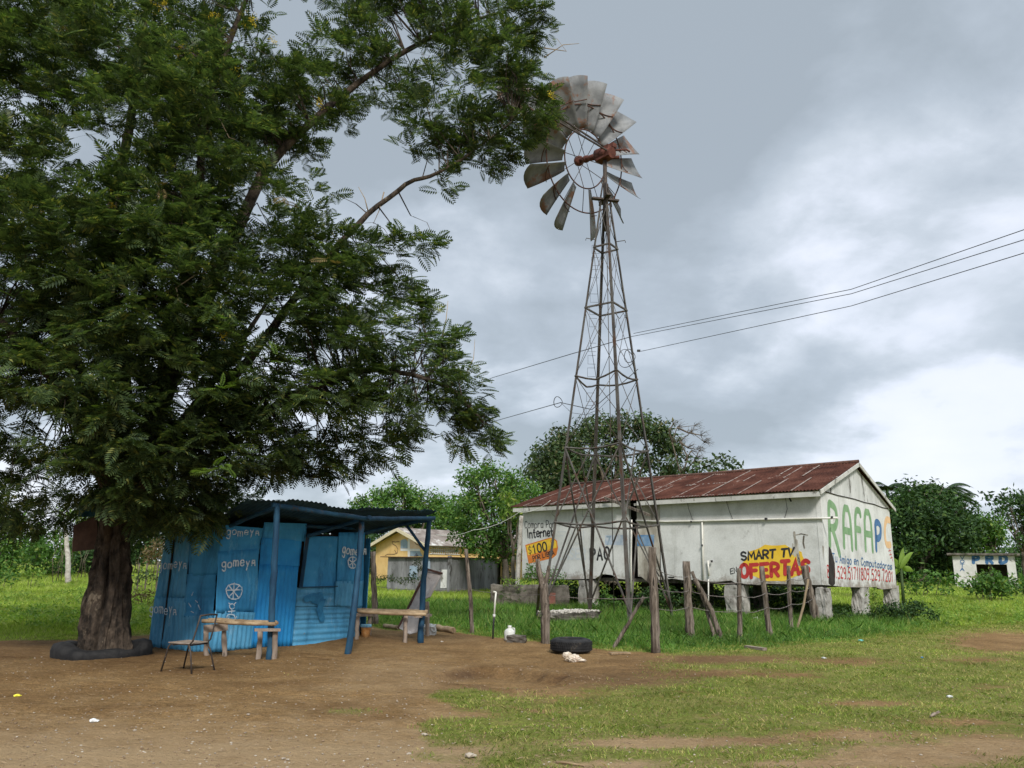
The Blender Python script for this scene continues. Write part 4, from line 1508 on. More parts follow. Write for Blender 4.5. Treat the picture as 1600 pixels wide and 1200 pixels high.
# piers
def pier(px0, px1, pyt, pyb, plane_o, plane_n, u, depth=.42, nm='pier'):
    a_ = onplane(px0, pyt, plane_o, plane_n)
    b_ = onplane(px1, pyt, plane_o, plane_n)
    c = (a_ + b_) / 2
    wdt = abs((b_ - a_).dot(u))
    zb = float(gz(c.x, c.y)) - .15
    zt = min(ZB - .085, c.z + .3)
    mb = MB()
    cc = c - plane_n * (depth / 2 + .01)
    rough_block(mb, (cc.x, cc.y, (zb + zt) / 2), wdt, depth, zt - zb, rotz(u), .022, 5, int(px0))
    return mb.build(nm, M['concrete'], house)


pier(903, 926, 908, 945, C0, nF, uF)
pier(1131, 1161, 912, 964, C0, nF, uF)
pier(1272, 1290, 914, 972, C0 + nF * .1, nF, uF, .40)
pier(1345, 1358, 916, 976, C0, nS, uS, .34)
pier(1394, 1405, 920, 957, C0, nS, uS, .34)
for s, d_ in ((LF * .25, 2.4), (LF * .42, 2.4), (LF * .62, 2.4), (LF * .85, 2.4), (LF * .25, LS - .5), (LF * .5, LS - .5), (LF * .75, LS - .5), (1.2, 2.5)):
    p = C0 + uF * s + dB * d_
    mb = MB()
    rough_block(mb, (p.x, p.y, ZB / 2 - .12), .4, .4, ZB, rotz(uF), .02, 3, int(s * 9))
    mb.build('pier', M['mossy'], house)
# pipes on the front wall
mb = MB()
def wp(px, py, off, pl=None):
    pl = pl or (C0, nF)
    return onplane(px, py, pl[0] + pl[1] * off, pl[1])
mb.tube([wp(994, 813.5, .05), wp(1040, 815, .05), wp(1097, 814, .05), wp(1170, 812, .055), wp(1278, 810, .05), wp(1278, 810, .05) + (-uF) * .62], .035, 8)
mb.tube([wp(1097, 816, .05), wp(1098, 860, .05), wp(1099, 906, .05)], .028, 8)
mb.tube([wp(1106, 876, .06), wp(1108, 900, .06)], .028, 8)
mb.tube([wp(1107, 905, .1), wp(1107, 950, .1)], .022, 8)
mb.tube([wp(987, 812, .05), wp(986, 880, .05), wp(986, 925, .05)], .03, 8)
islands(mb, 'pipe', M['pvc'], house)
mb = MB()
for (a_, b_, s) in ((1197, 811, .07), (1097, 852, .05), (1112, 877, .06), (970, 791, .05), (1080, 815, .05), (1300, 808, .05)):
    p = wp(a_, b_, .09)
    mb.box(p, s, s, s * 1.2)
islands(mb, 'pipe_bracket', M['sign_black'], house)
mb = MB()
for pts in ([(1072, 776), (1076, 795), (1083, 814)], [(1135, 783), (1140, 800), (1145, 811)], [(1227, 776), (1230, 795), (1226, 810)], [(865, 795), (862, 803), (868, 808)]):
    mb.tube([wp(a_, b_, .03) for a_, b_ in pts], .008, 4)
islands(mb, 'loose_cable', M['wire'], house)

# painted writing, front wall
F0 = (C0, nF)
write('Compra Por', [(820, 814), (867, 813.5), (867, 824), (820, 825)], *F0, .030, 'sign_black', house, jit=.05, gap=.30, label='words Compra Por')
write('Internet', [(823, 827.5), (864, 824.5), (865, 837), (824, 840.5)], *F0, .060, 'sign_black', house, jit=.05, gap=.26, label='word Internet in bold')
tagp = [(822, 853), (858, 842), (864, 841.5), (869, 846), (870.5, 856), (868, 866), (862, 871), (827, 879)]
patch([(820.6, 851.5), (858, 840.4), (864.5, 840), (870.4, 845), (872, 856), (869.5, 867.2), (863, 872.4), (826, 880.8)], *F0, 'sign_orange', house, 'price_tag_border', .0025)
patch([(822.3, 853), (858, 842), (864, 841.5), (869, 846), (870.3, 855.5), (825.2, 867.5)], *F0, 'sign_yellow', house, 'price_tag', .0045)
write('$', [(825.2, 854.2), (830.2, 853), (831.2, 865), (826.2, 866)], *F0, .028, 'sign_black', house, base=.006)
write('100', [(832, 852.5), (853, 846.5), (855, 860.5), (834, 864.5)], *F0, .068, 'sign_black', house, base=.006, gap=.42, label='figure 100')
write('o', [(860.2, 842), (863.8, 841.5), (864, 847), (860.6, 847.5)], *F0, .022, 'sign_red', house, base=.006)
write('POR LIBRA', [(832, 869.5), (865.5, 860), (866.5, 866.2), (833.5, 876)], *F0, .034, 'sign_black', house, base=.006, gap=.3, label='words POR LIBRA')
write('PAQ', [(922.5, 857), (952, 856.5), (952, 874.3), (922.5, 875)], *F0, .085, 'sign_black', house, jit=.05, gap=.45, label='letters PAQ')
write('LASER', [(873, 857), (915, 857), (915, 873), (873, 874)], *F0, .075, 'faded_grey', house, gap=.35, label='faded ghost lettering')
doodle([[(872, 831), (884, 831)], [(872, 837), (880, 837)], [(894, 829), (894, 842), (902, 850), (912, 842), (912, 829)]], *F0, .03, 'faded_grey', house, 'faded_mark')
patch([(945.5, 836), (975, 836), (974, 852), (945.5, 851.5)], *F0, 'faded_pale', house, 'faded_panel', .0025)
doodle([[(948.5, 838.5), (953.5, 838.5), (949.5, 850.5)]], *F0, .07, 'mural_blue', house, 'faded_mark', .005)
patch([(995.6, 836), (1022.5, 835.5), (1021.5, 853), (995.6, 853.5)], *F0, 'faded_blue', house, 'blue_panel', .004)
burst = []
cx_, cy_ = 1211, 880
for i in range(30):
    an = 2 * pi * i / 30
    k = 1.0 + (.07 if i % 3 == 0 else -.02)
    burst.append((cx_ + 48 * cos(an) * k, cy_ - 28.5 * sin(an) * k + .02 * cos(an)))
patch(burst, *F0, 'sign_yellow', house, 'yellow_burst', .003)
write('SMART TV', [(1157.5, 864), (1241, 855.5), (1239, 868), (1159, 876)], *F0, .068, 'sign_black', house, jit=.05, base=.005, gap=.32, label='words SMART TV')
write('OFERTAS', [(1157, 883.5), (1265, 874), (1264, 895), (1158, 903)], *F0, .125, 'sign_red', house, jit=.05, base=.006, gap=.42, label='word OFERTAS in fat red letters')
write('EN', [(1141, 889), (1151, 886), (1152, 894), (1142, 897)], *F0, .03, 'sign_black', house, gap=.3)
# drips at the burst and corner
for pts, wdt in (([(1241, 832), (1243, 850), (1242, 868)], .075), ([(1244, 845), (1246, 862), (1249, 882)], .10), ([(1239, 850), (1239, 866)], .05), ([(1256, 838), (1255, 848), (1257, 856)], .055), ([(1243, 836), (1252, 834), (1262, 836)], .03), ([(1285, 855), (1284, 876)], .10)):
    doodle([pts], *F0, wdt, 'wall_dirty', house, 'rain_stain', .0045 if wdt > .05 else .0075)
doodle([[(1233, 777), (1236, 783)], [(1030, 900), (1024, 890)], [(1045, 902), (1053, 902)]], *F0, .05, 'dark_fill', house, 'broken_plaster', .004)
# side wall writing
S0 = (C0, nS)
def srow(ch, quad, wd, mat, base=.004, name='lettering', label=None):
    write(ch, quad, *S0, wd, mat, house, name, base, .0, label=label)
srow('&', [(1294.5, 789), (1308, 793), (1312, 858), (1296.5, 851)], .26, 'sign_green', label='big green letter R')
srow('^', [(1317, 793.5), (1327.5, 796), (1331.5, 857), (1318.8, 853)], .24, 'sign_green', label='big green letter A, nearer the R')
srow('~', [(1335.6, 797), (1344.5, 799), (1346, 858), (1337.5, 855)], .24, 'sign_green', label='big green letter F')
srow('^', [(1350, 799.5), (1360, 802), (1363.5, 860), (1352.5, 858)], .24, 'sign_green', label='big green letter A, nearer the P')
srow('#', [(1367.2, 817), (1376, 817.5), (1376, 856), (1369, 856)], .26, 'sign_blue', .005, label='blue letter P')
srow('(', [(1382, 814), (1390, 812), (1391.5, 851), (1383, 853)], .26, 'sign_tan', .005, label='tan letter C')
write('Tu Amigo en Computadoras', [(1300.5, 864.5), (1393, 880), (1393.5, 889.5), (1301, 877.5)], *S0, .040, 'sign_blue', house, jit=.05, gap=.30, label='words Tu Amigo en Computadoras')
write('809.529.5171|809.529.7201', [(1291.5, 883.5), (1394.5, 892), (1395, 908), (1292.5, 902)], *S0, .048, 'sign_red', house, jit=.05, gap=.36, label='two telephone numbers')
mb = MB()
patch([(1294.5, 853), (1298, 858), (1304, 880), (1304.5, 912), (1301, 916), (1294.6, 912)], *S0, 'dark_fill', house, 'rotten_stain', .008)
doodle([[(1389, 857), (1395, 877)], [(1388, 861), (1392, 860)], [(1389.5, 867), (1393, 866)], [(1391, 872), (1394, 871)]], *S0, .03, 'sign_red', house, 'small_mark', .005)

# ------------------------------------------------------------------ wind pump
WD = 24.2
zbase = float(gz(2.9, WD))
TOPC = At(946, 318, WD)
BASEC = Vector((At(950, 955, WD).x, WD, zbase))
HW0 = .5 * (At(1057, 955, WD).x - At(841, 955, WD).x)
ZTOP = TOPC.z
HW1 = .20
rot10 = radians(10)
CDIR = [Vector((cos(a_), sin(a_), 0)) for a_ in (pi + rot10, -pi / 2 + rot10, rot10, pi / 2 + rot10)]  # left near right far


def tower(z, i):
    t = (z - zbase) / (ZTOP - zbase)
    c = BASEC.lerp(TOPC, t)
    c.z = z
    return c + CDIR[i % 4] * (HW0 + (HW1 - HW0) * t)


wm = thing('wind_pump', 'tall old wind pump with many grey blades on a rusty lattice tower', 'windmill', BASEC)
for i in range(4):
    mb = MB()
    k = 10
    nd = CDIR[i]
    tt = Vector((-nd.y, nd.x, 0))
    a_, b_ = tower(zbase - .2, i), tower(ZTOP, i)
    # angle iron: two flanges meeting at the outer corner
    for sgn in (1, -1):
        fl = (-nd + tt * sgn).normalized() * .095
        n3 = (nd + tt * sgn).normalized() * .010
        mb.hexa([a_, a_ + fl, a_ + fl - n3, a_ - n3 * 1.0 - nd * .001], [b_, b_ + fl * .7, b_ + fl * .7 - n3, b_ - n3 - nd * .001])
    o = mb.build('leg', M['steel'], wm)
mb = MB()
ZL = [At(946, y, WD).z for y in (388, 483, 590, 702, 818)]
for li, z in enumerate(ZL):
    for i in range(4):
        a_, b_ = tower(z, i), tower(z, i + 1)
        mid = (a_ + b_) / 2 + Vector((0, 0, -.05 - .05 * (li > 1) - (.12 if (li == 2 and i in (0, 3)) else 0)))
        if li < 2:
            mb.bar(a_, b_, .05, .05)
        else:
            q1 = a_.lerp(mid, .5) + Vector((0, 0, -.02))
            mb.tube([a_, a_.lerp(mid, .55) - Vector((0, 0, .02)), mid, b_.lerp(mid, .55) - Vector((0, 0, .02)), b_], .032, 5, smooth=False)
islands(mb, 'girt', M['steel'], wm)
mb = MB()
zs = [ZTOP - .1] + ZL + [zbase]
for li in range(len(zs) - 1):
    z0, z1 = zs[li], zs[li + 1]
    for i in range(4):
        if li < 4:
            r = .011 if li < 3 else .013
            mb.tube([tower(z0, i), tower(z1, i + 1)], r, 4)
            mb.tube([tower(z0, i + 1), tower(z1, i)], r, 4)
islands(mb, 'brace_rod', M['steel'], wm)
mb = MB()
for i in range(4):
    mb.bar(tower(ZL[3], i), tower(zbase + .3, i + 1), .05, .035)
    if i != 1:
        mb.bar(tower(ZL[3], i + 1), tower(zbase + .3, i), .05, .035)
    mb.bar(tower(ZL[3] - .0, i).lerp(tower(ZL[3], i + 1), .5), tower(ZL[4], i), .04, .03)
    mb.bar(tower(ZL[4], i).lerp(tower(ZL[4], i + 1), .35), tower(zbase + .1, i), .045, .035)
islands(mb, 'diagonal_brace', M['steel'], wm)
mb = MB()
mb.tube([BASEC + Vector((.25, .5, 0)), Vector((TOPC.x + .02, TOPC.y, ZTOP))], .013, 6)
mb.build('pump_rod', M['steel'], wm)
# step loops on one side
mb = MB()
for k in range(22):
    z = ZTOP - 1.4 - k * .42
    p = tower(z, 3) + Vector((-.10, -.05, 0))
    q = [p + Vector((.0, 0, 0)), p + Vector((-.26, 0, 0)), p + Vector((-.26, 0, -.30)), p + Vector((0, 0, -.30))]
    if k % 4 != 3:
        mb.tube(q, .007, 4)
islands(mb, 'step_loop', M['wire'], wm)
mb = MB()
zp = At(946, 312, WD).z
c = Vector((TOPC.x, TOPC.y, zp))
mb.box(c, .95, .16, .06, rotz(Vector((1, .2, 0))))
mb.box(c + Vector((0, 0, .02)), .16, .8, .06, rotz(Vector((1, .2, 0))))
islands(mb, 'platform_beam', M['steel_dark'], wm)
mb = MB()
for i, sx in ((0, -1), (2, 1)):
    p = tower(At(946, 376, WD).z, i)
    mb.tube([p, p + Vector((sx * .28, 0, .05)), p + Vector((sx * .30, 0, -.03))], .014, 4)
islands(mb, 'guide_hook', M['steel_dark'], wm)
# head
HC = At(945, 241, WD)
mb = MB()
mb.tube([Vector((TOPC.x, TOPC.y, ZTOP - 1.0)), Vector((TOPC.x, TOPC.y, ZTOP + .1)), HC + Vector((0, 0, -.25))], [.10, .075, .07], 8)
for i in range(4):
    mb.tube([tower(ZTOP - .1, i), Vector((TOPC.x, TOPC.y, ZTOP + .75)) + CDIR[i] * .08], .03, 5)
mb.build('mast', M['steel_dark'], wm)
AX = Vector((-.64, .74, .206)).normalized()
HUB = HC + AX * 1.27
_x = AX.orthogonal().normalized()
_y = AX.cross(_x)
ax_m = Matrix(((_x.x, _y.x, AX.x), (_x.y, _y.y, AX.y), (_x.z, _y.z, AX.z)))  # local z -> AX
mb = MB()
mb.box(HC + Vector((0, 0, .0)), .62, .34, .42, rotz(AX))
mb.tube([HC - AX * .35, HC + AX * .35], [.2, .24], 10)
mb.tube([HC, HC + AX * .8, HUB + AX * .1], [.15, .10, .07], 10)
mb.lathe([(.0, -.08), (.17, -.08), (.19, 0), (.17, .10), (.0, .10)], HUB, 14, ax_m)
mb.lathe([(.0, -.05), (.13, -.05), (.13, .05), (0, .05)], HUB - AX * .35, 14, ax_m)
mb.box(HC + Vector((.15, -.05, .22)), .5, .2, .16, rotz(AX))
mb.tube([HC + Vector((.1, 0, .15)), HC + Vector((.75, -.15, .10)), HC + Vector((.85, -.15, .02))], .035, 6)
mb.tube([HC + Vector((.1, 0, -.15)), HC + Vector((.5, -.1, -.16))], .06, 6)
mb.build('gearbox', M['rust_iron'], wm)
E1 = AX.cross(Vector((0, 0, 1))).normalized()
if E1.x < 0:
    E1 = -E1
E2 = AX.cross(E1)
if E2.z < 0:
    E2 = -E2
RW = 2.76
WO = -.33
wheel = MB()
def wpt(r, an, ax=0):
    return HUB + (E1 * cos(an) + E2 * sin(an)) * (r * RW) + AX * ax
for rr, a_off in ((.375, WO), (.69, WO)):
    pts = [wpt(rr, 2 * pi * k / 60, a_off) for k in range(61)]
    wheel.tube(pts, .026, 5, cap=False)
islands(wheel, 'rim', M['rust_frame'], wm)
mb = MB()
for k in range(12):
    an = 2 * pi * k / 12 + .12
    mb.tube([wpt(.05, an, .06 if k % 2 else -.33), wpt(.375, an, WO), wpt(.69, an, WO)], .013, 4)
islands(mb, 'spoke', M['steel_dark'], wm)
BETA = radians(34)
NB = 18
for k in range(NB):
    an = radians(13 + 20 * k)
    if k in (13, 15):
        continue
    rh = E1 * cos(an) + E2 * sin(an)
    ta = -E1 * sin(an) + E2 * cos(an)
    ch = ta * cos(BETA) + AX * sin(BETA)
    nn = ch.cross(rh).normalized()
    vs = []
    n_r, n_c = 6, 6
    bend = random.uniform(-.16, .16)
    lr = random.uniform(.96, 1.04)
    BETA = radians(34 + random.uniform(-7, 7))
    ch = ta * cos(BETA) + AX * sin(BETA)
    nn = ch.cross(rh).normalized()
    for j in range(n_r + 1):
        t = j / n_r
        r = (.385 + (1.0 - .385) * t) * RW
        wd = (.13 + .215 * t ** .9) * RW
        for i in range(n_c + 1):
            u = i / n_c - .5
            cam_ = (1 - (2 * u) ** 2) * .13 * wd
            rr = r + (.05 * RW * (1 - (2 * u) ** 2) * t ** 4) - .03 * RW * u * t
            vs.append(HUB + rh * rr + ch * (wd * u) + nn * (cam_ + bend * t * t) + AX * WO)
    mb = MB()
    mb.add(vs, [(j * (n_c + 1) + i, j * (n_c + 1) + i + 1, (j + 1) * (n_c + 1) + i + 1, (j + 1) * (n_c + 1) + i) for j in range(n_r) for i in range(n_c)], True)
    bl = mb.build('blade', M['blade'], wm)
    s_ = bl.modifiers.new('t', 'SOLIDIFY')
    s_.thickness = .004
    # curved rib across the back of the sail
    mb = MB()
    t = .56
    r = (.385 + .615 * t) * RW
    wd = (.125 + .205 * t) * RW
    mb.tube([HUB + rh * r + ch * (wd * (i / 6 - .5)) + nn * ((1 - (2 * (i / 6 - .5)) ** 2) * .13 * wd - .05) + AX * WO for i in range(7)], .018, 4)
    mb.build('rib', M['rust_frame'], bl)
# tail folded alongside the wheel
T0a, T0b = HC + Vector((.0, -.1, .22)), HC + Vector((.28, -.1, -.05))
tail_d = (At(838, 165, 21.6) - HC)
TE = HC + tail_d
mb = MB()
mb.bar(T0a, TE + Vector((0, 0, .12)), .045, .05)
mb.bar(T0b, TE + Vector((0, 0, -.10)), .045, .05)
mb.bar(T0a.lerp(TE, .45), T0b.lerp(TE, .45), .03, .03)
islands(mb, 'tail_boom', M['steel_dark'], wm)
d_ = Vector((tail_d.x, tail_d.y, 0)).normalized()
prof = [(-.75, .42), (-.2, .62), (.9, .72), (1.55, .66), (1.55, -.66), (.9, -.70), (-.2, -.52), (-.75, -.34)]
ctr = TE + d_ * .2
mb = MB()
P = [ctr + d_ * s + Vector((0, 0, z)) for s, z in prof]
nn = d_.cross(Vector((0, 0, 1)))
Q = [p + nn * .008 for p in P]
m_ = len(P)
mb.add(P + Q, [tuple(range(m_)), tuple(range(2 * m_ - 1, m_ - 1, -1))] + [(i, (i + 1) % m_, m_ + (i + 1) % m_, m_ + i) for i in range(m_)])
mb.build('tail_vane', M['blade'], wm)
mb = MB()
for z in (.3, -.25):
    mb.bar(ctr - d_ * .7 + Vector((0, 0, z)) - nn * .02, ctr + d_ * 1.4 + Vector((0, 0, z)) - nn * .02, .03, .04)
islands(mb, 'vane_strap', M['rust_frame'], wm)

# cables
def cable(name, label, pts, r=.011, mat='wire', sag=0):
    P = [Vector(p) for p in pts]
    out = []
    for i in range(len(P) - 1):
        for k in range(10):
            t = k / 10
            p = P[i].lerp(P[i + 1], t)
            p.z -= sag * 4 * t * (1 - t)
            out.append(p)
    out.append(P[-1])
    mb = MB()
    mb.tube(out, r, 5)
    o = mb.build(name, M[mat])
    tag(o, label, 'cable', 'overhead cables tied to the wind pump')
    return o


tp1, tp2, tp3 = At(990, 521, WD - .1), At(986, 526, WD - .2), At(1001, 549, WD - .1)
cable('cable', 'uppermost overhead cable running right from the tower', [tp1, At(1330, 452, 18), At(1640, 345, 13)], .009)
cable('cable', 'middle overhead cable running right from the tower', [tp2, At(1330, 459, 18), At(1640, 362, 13)], .009)
cable('cable', 'lowest overhead cable running right from the tower', [tp3, At(1330, 478, 18), At(1640, 383, 13)], .009)
cable('cable', 'upper overhead cable running left from the tower toward the big tree', [tp2, At(893, 553, WD), At(770, 590, 34), At(600, 655, 50)], .013)
cable('cable', 'lower overhead cable running left from the tower toward the big tree', [tp3 + Vector((-.1, 0, -.6)), At(925, 640, WD), At(876, 629, WD), At(780, 656, 34), At(600, 705, 50)], .013)
cable('cable', 'slack service cable falling to the left end of the white building', [At(860, 782, BD + 5.5), At(812, 800, BD + 6.8), At(740, 828, 34), At(680, 835, 40)], .013, 'pvc', .15)
coil = MB()
for k, (px, py, r) in enumerate(((978, 560, .30), (984, 556, .22), (872, 628, .17))):
    c = At(px, py, WD - .15)
    coil.tube([c + Vector((r * cos(a_) * .8, .1 * sin(a_ * 2), r * sin(a_))) for a_ in np.linspace(0, 2 * pi, 22)], .012, 4, cap=False)
coil.tube([At(876, 629, WD), At(893, 645, WD), At(915, 648, WD), At(935, 640, WD), At(950, 625, WD)], .009, 4)
coil.box(At(998, 548, WD - .15), .10, .08, .06)
coil.box(At(959, 531, WD - .15), .08, .08, .05)
coil.tube([At(962, 490, WD - .8), At(968, 498, WD - .8), At(974, 489, WD - .8), At(978, 497, WD - .8)], .014, 4)
coil.tube([At(963, 498, WD - .8), At(962, 512, WD - .8)], .010, 4)
root = thing('cable_coil', 'loops of spare black cable hung on the tower of the wind pump', 'cable', At(978, 560, WD))
islands(coil, 'loop', M['wire'], root)

# ------------------------------------------------------------------ blue tin tyre-repair shack
W0, W1, W2, W3 = G(232, 1010), G(345, 1019), G(457, 1008), G(566, 992)
print('shack', W0, W1, W2, W3)
shack = thing('tin_shack', 'leaning bright blue corrugated tin shack with white hand painted words and a tin awning', 'shack', (W1 + W2) / 2)


def vplane(a_, b_):
    d = Vector((b_.x - a_.x, b_.y - a_.y, 0)).normalized()
    n = Vector((d.y, -d.x, 0))
    if n.dot(CAMP - a_) < 0:
        n = -n
    return a_, n


PA, PB, PC = vplane(W0, W1), vplane(W1, W2), vplane(W2, W3)


def sheet(quad, pl, mat, vert=True, amp=.009, waves=10, off=0.0, name='tin_sheet', dent=.006, label=None):
    """corrugated sheet laid on a wall plane between four picture corners TL TR BR BL"""
    p0, n = pl
    TL, TR, BR, BL = [onplane(a_, b_, p0 + n * off, n) for a_, b_ in quad]
    nu, nv = (waves * 6, 10) if vert else (14, waves * 6)
    ph = random.uniform(0, 6)
    vs = []
    for j in range(nv + 1):
        v = j / nv
        for i in range(nu + 1):
            u = i / nu
            p = (BL * (1 - u) + BR * u) * (1 - v) + (TL * (1 - u) + TR * u) * v
            w_ = amp * sin(2 * pi * waves * (u if vert else v))
            d = dent * (sin(u * 5 + ph + v * 3) + .6 * sin(v * 9 + ph * 2 - u * 4))
            eb = .008 * sin(u * 23 + ph) * (1 - v) ** 8 if vert else .008 * sin(v * 19 + ph) * u ** 8
            vs.append(p + n * (w_ + d) + Vector((0, 0, eb)))
    mb = MB()
    mb.add(vs, [(j * (nu + 1) + i, j * (nu + 1) + i + 1, (j + 1) * (nu + 1) + i + 1, (j + 1) * (nu + 1) + i) for j in range(nv) for i in range(nu)], True)
    o = mb.build(name, M[mat], shack)
    s_ = o.modifiers.new('t', 'SOLIDIFY')
    s_.thickness = .003
    if label:
        o['label'] = label
    return o


# near-black backing that paints the shade in the gaps between sheets
ZS = At(350, 822, W1.y).z
back = [W0 + Vector((.15, 2.6, 0)), W3 + Vector((-1.4, 1.0, 0))]
mb = MB()
def dk(a_, b_, z0, z1, lean=Vector((0, 0, 0))):
    n = vplane(a_, b_)[1]
    q = [Vector((a_.x, a_.y, z0)), Vector((b_.x, b_.y, z0)), Vector((b_.x, b_.y, z1)) + lean, Vector((a_.x, a_.y, z1)) + lean]
    q = [p - n * .07 for p in q]
    mb.slab(q, n, .02)
wi = W0.lerp(W1, .25)
dk(wi, W1, -.05, ZS - .02)
dk(W1, W2, -.05, ZS - .02)
dk(W2, W3, -.05, ZS - .05)
dk(back[1], back[0], -.05, ZS - .1)
dk(back[0], wi, -.05, ZS - .1)
mb.build('gap_shade_backing', M['dark_fill'], shack)
mb = MB()
dk(W3, back[1], -.05, ZS - .1)
mb.build('side_wall', M['blue_paint'], shack)
o = .015
sheet([(261, 826), (299, 826), (289, 935), (242, 935)], PA, 'blue_light', True, .010, 7, o)
sheet([(242, 932), (268, 933), (262, 1013), (231, 1010)], PA, 'blue_light', True, .010, 5, o + .02)
sheet([(298, 826), (344, 824), (338, 899), (293, 899)], PA, 'blue_paint', True, .002, 6, o + .012, dent=.012)
sheet([(291, 897), (338, 898), (334, 965), (287, 964)], PA, 'blue_paint', False, .003, 6, o + .024, dent=.014)
sheet([(266, 934), (291, 934), (290, 1017), (258, 1016)], PA, 'blue_light', True, .009, 5, o + .03)
sheet([(290, 962), (333, 962), (332, 1020), (287, 1019)], PA, 'blue_light', True, .008, 7, o + .036)
sheet([(346, 820), (411, 825), (405, 865), (341, 866)], PB, 'blue_paint', False, .003, 5, o + .03, dent=.012)
sheet([(341, 862), (404, 858), (400, 958), (336, 958)], PB, 'blue_paint', True, .003, 10, o + .045, dent=.012)
sheet([(336, 954), (399, 957), (392, 1014), (326, 1020)], PB, 'blue_light', True, .008, 9, o + .055)
sheet([(413, 816), (480, 818), (477, 846), (409, 842)], PB, 'blue_paint', False, .002, 4, o + .02)
sheet([(409, 840), (472, 845), (467, 885), (405, 884)], PB, 'blue_deep', False, .002, 4, o + .03)
sheet([(405, 882), (467, 884), (456, 1011), (392, 1012)], PB, 'blue_deep', True, .007, 10, o + .042, name='door', label='blue corrugated door')
sheet([(476, 838), (530, 838), (526, 920), (470, 919)], PC, 'blue_paint', False, .003, 5, o + .01, dent=.01)
sheet([(464, 918), (526, 919), (525, 948), (461, 948)], PC, 'blue_light', False, .007, 3, o + .02)
sheet([(461, 945), (566, 943), (563, 972), (459, 976)], PC, 'blue_light', False, .008, 4, o + .012)
sheet([(459, 973), (563, 968), (560, 1004), (456, 1012)], PC, 'blue_light', False, .008, 4, o + .026)
sheet([(529, 832), (570, 832), (568, 912), (526, 911)], PC, 'blue_paint', True, .009, 6, o + .03)
sheet([(524, 908), (568, 907), (566, 949), (523, 947)], PC, 'blue_light', True, .011, 6, o + .045)
# corner battens and nailed edges
mb = MB()
mb.bar(onplane(481, 838, PB[0] + PB[1] * .06, PB[1]), onplane(470, 918, PB[0] + PB[1] * .06, PB[1]), .06, .05, Vector((0, 1, 0)))
mb.bar(onplane(467, 918, PC[0] + PC[1] * .06, PC[1]), onplane(527, 916, PC[0] + PC[1] * .06, PC[1]), .05, .02)
islands(mb, 'batten', M['blue_pole'], shack)
doodle([[(497, 930), (490, 938), (500, 940), (496, 952), (500, 966)], [(476, 935), (486, 932), (498, 934)]], *PC, .13, 'blue_stain', shack, 'dark_splash', .075)
for q, pl, wd_, of in (([(351, 827), (402, 829), (402, 837), (350, 836)], PB, .017, .075), ([(342, 876), (396, 875), (395, 884), (342, 886)], PB, .024, .090), ([(253, 877), (298, 878), (297, 888), (252, 888)], PA, .020, .065), ([(241, 944), (283, 950), (283, 960), (240, 957)], PA, .021, .085), ([(532, 855), (570, 856), (569, 866), (531, 866)], PC, .025, .085)):
    write('gomeYq' if wd_ > 0 else '', [(a_, b_ - 3) for a_, b_ in q[:2]] + [(a_, b_) for a_, b_ in q[2:]], *pl, wd_, 'chalk', shack, 'lettering', of, .32, .10, label='painted word gomeya')


def circ(cx, cy, rx, ry, n=14, a0=0, a1=2 * pi, k=.08):
    return [(cx + rx * cos(a_) * (1 + k * sin(3 * a_)), cy - ry * sin(a_) * (1 + k * cos(2 * a_))) for a_ in np.linspace(a0, a1, n)]


doodle([circ(361, 924, 12.5, 13), [(349, 922), (373, 921)], [(361, 911), (359, 936)], [(352, 933), (369, 915)], [(352, 914), (368, 934)]], *PB, .020, 'chalk', shack, 'wheel_drawing', .095)
doodle([circ(357, 947, 4, 4.5, 10), [(352, 942), (355, 944)], [(363, 941), (360, 944)], [(357, 951), (356, 959)], [(351, 955), (362, 954)], circ(355, 964, 6, 5, 10, 0, pi), [(351, 968), (352, 963)], [(360, 968), (364, 963)]], *PB, .016, 'chalk', shack, 'stick_figure', .105)
doodle([circ(547, 879, 7, 9.5), [(541, 874), (553, 884)], [(553, 874), (541, 884)], [(547, 870), (547, 888)]], *PC, .024, 'chalk', shack, 'wheel_drawing', .090)
doodle([[(307, 925), (305, 930)], [(315, 945), (318, 952)], [(300, 942), (304, 948)], [(304, 955), (308, 957)], [(311, 938), (314, 941)]], *PA, .014, 'chalk', shack, 'paint_speckle', .075)
# awning
P1b, P2b, P3b = G(421, 1030), G(543, 1021), G(657, 1004)
A1 = At(433, 790, P1b.y)
A2 = At(565, 813, P2b.y + .3)
A3 = At(671, 811, P3b.y)
FL = At(385, 781, P1b.y - .2)
FR = At(684, 802, P3b.y + .05)
BR = Vector((W3.x + .2, W3.y + .6, At(568, 834, W3.y).z + .02))
BL = Vector((W0.x - .2, W0.y + 1.9, FL.z - .52))
FL2 = Vector((W0.x + .6, W0.y - .9, FL.z - .1))
mb = MB()
vs = []
nu, nv = 260, 8
for j in range(nv + 1):
    v = j / nv
    for i in range(nu + 1):
        u = i / nu
        p = (FL * (1 - u) + FR * u) * (1 - v) + (BL * (1 - u) + BR * u) * v
        p = p + Vector((0, 0, .011 * sin(u * 2 * pi * 46) + .03 * sin(u * 9 + v * 2) * (1 - v * .5) + (.035 if int(u * 5.5) % 2 else 0)))
        e = .05 * sin(int(u * 5.5) * 2.7) * (1 - v)
        vs.append(p + Vector((0, -e, 0)))
mb.add(vs, [(j * (nu + 1) + i, j * (nu + 1) + i + 1, (j + 1) * (nu + 1) + i + 1, (j + 1) * (nu + 1) + i) for j in range(nv) for i in range(nu)], True)
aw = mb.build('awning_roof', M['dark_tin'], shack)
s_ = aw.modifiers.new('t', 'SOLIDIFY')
s_.thickness = .004


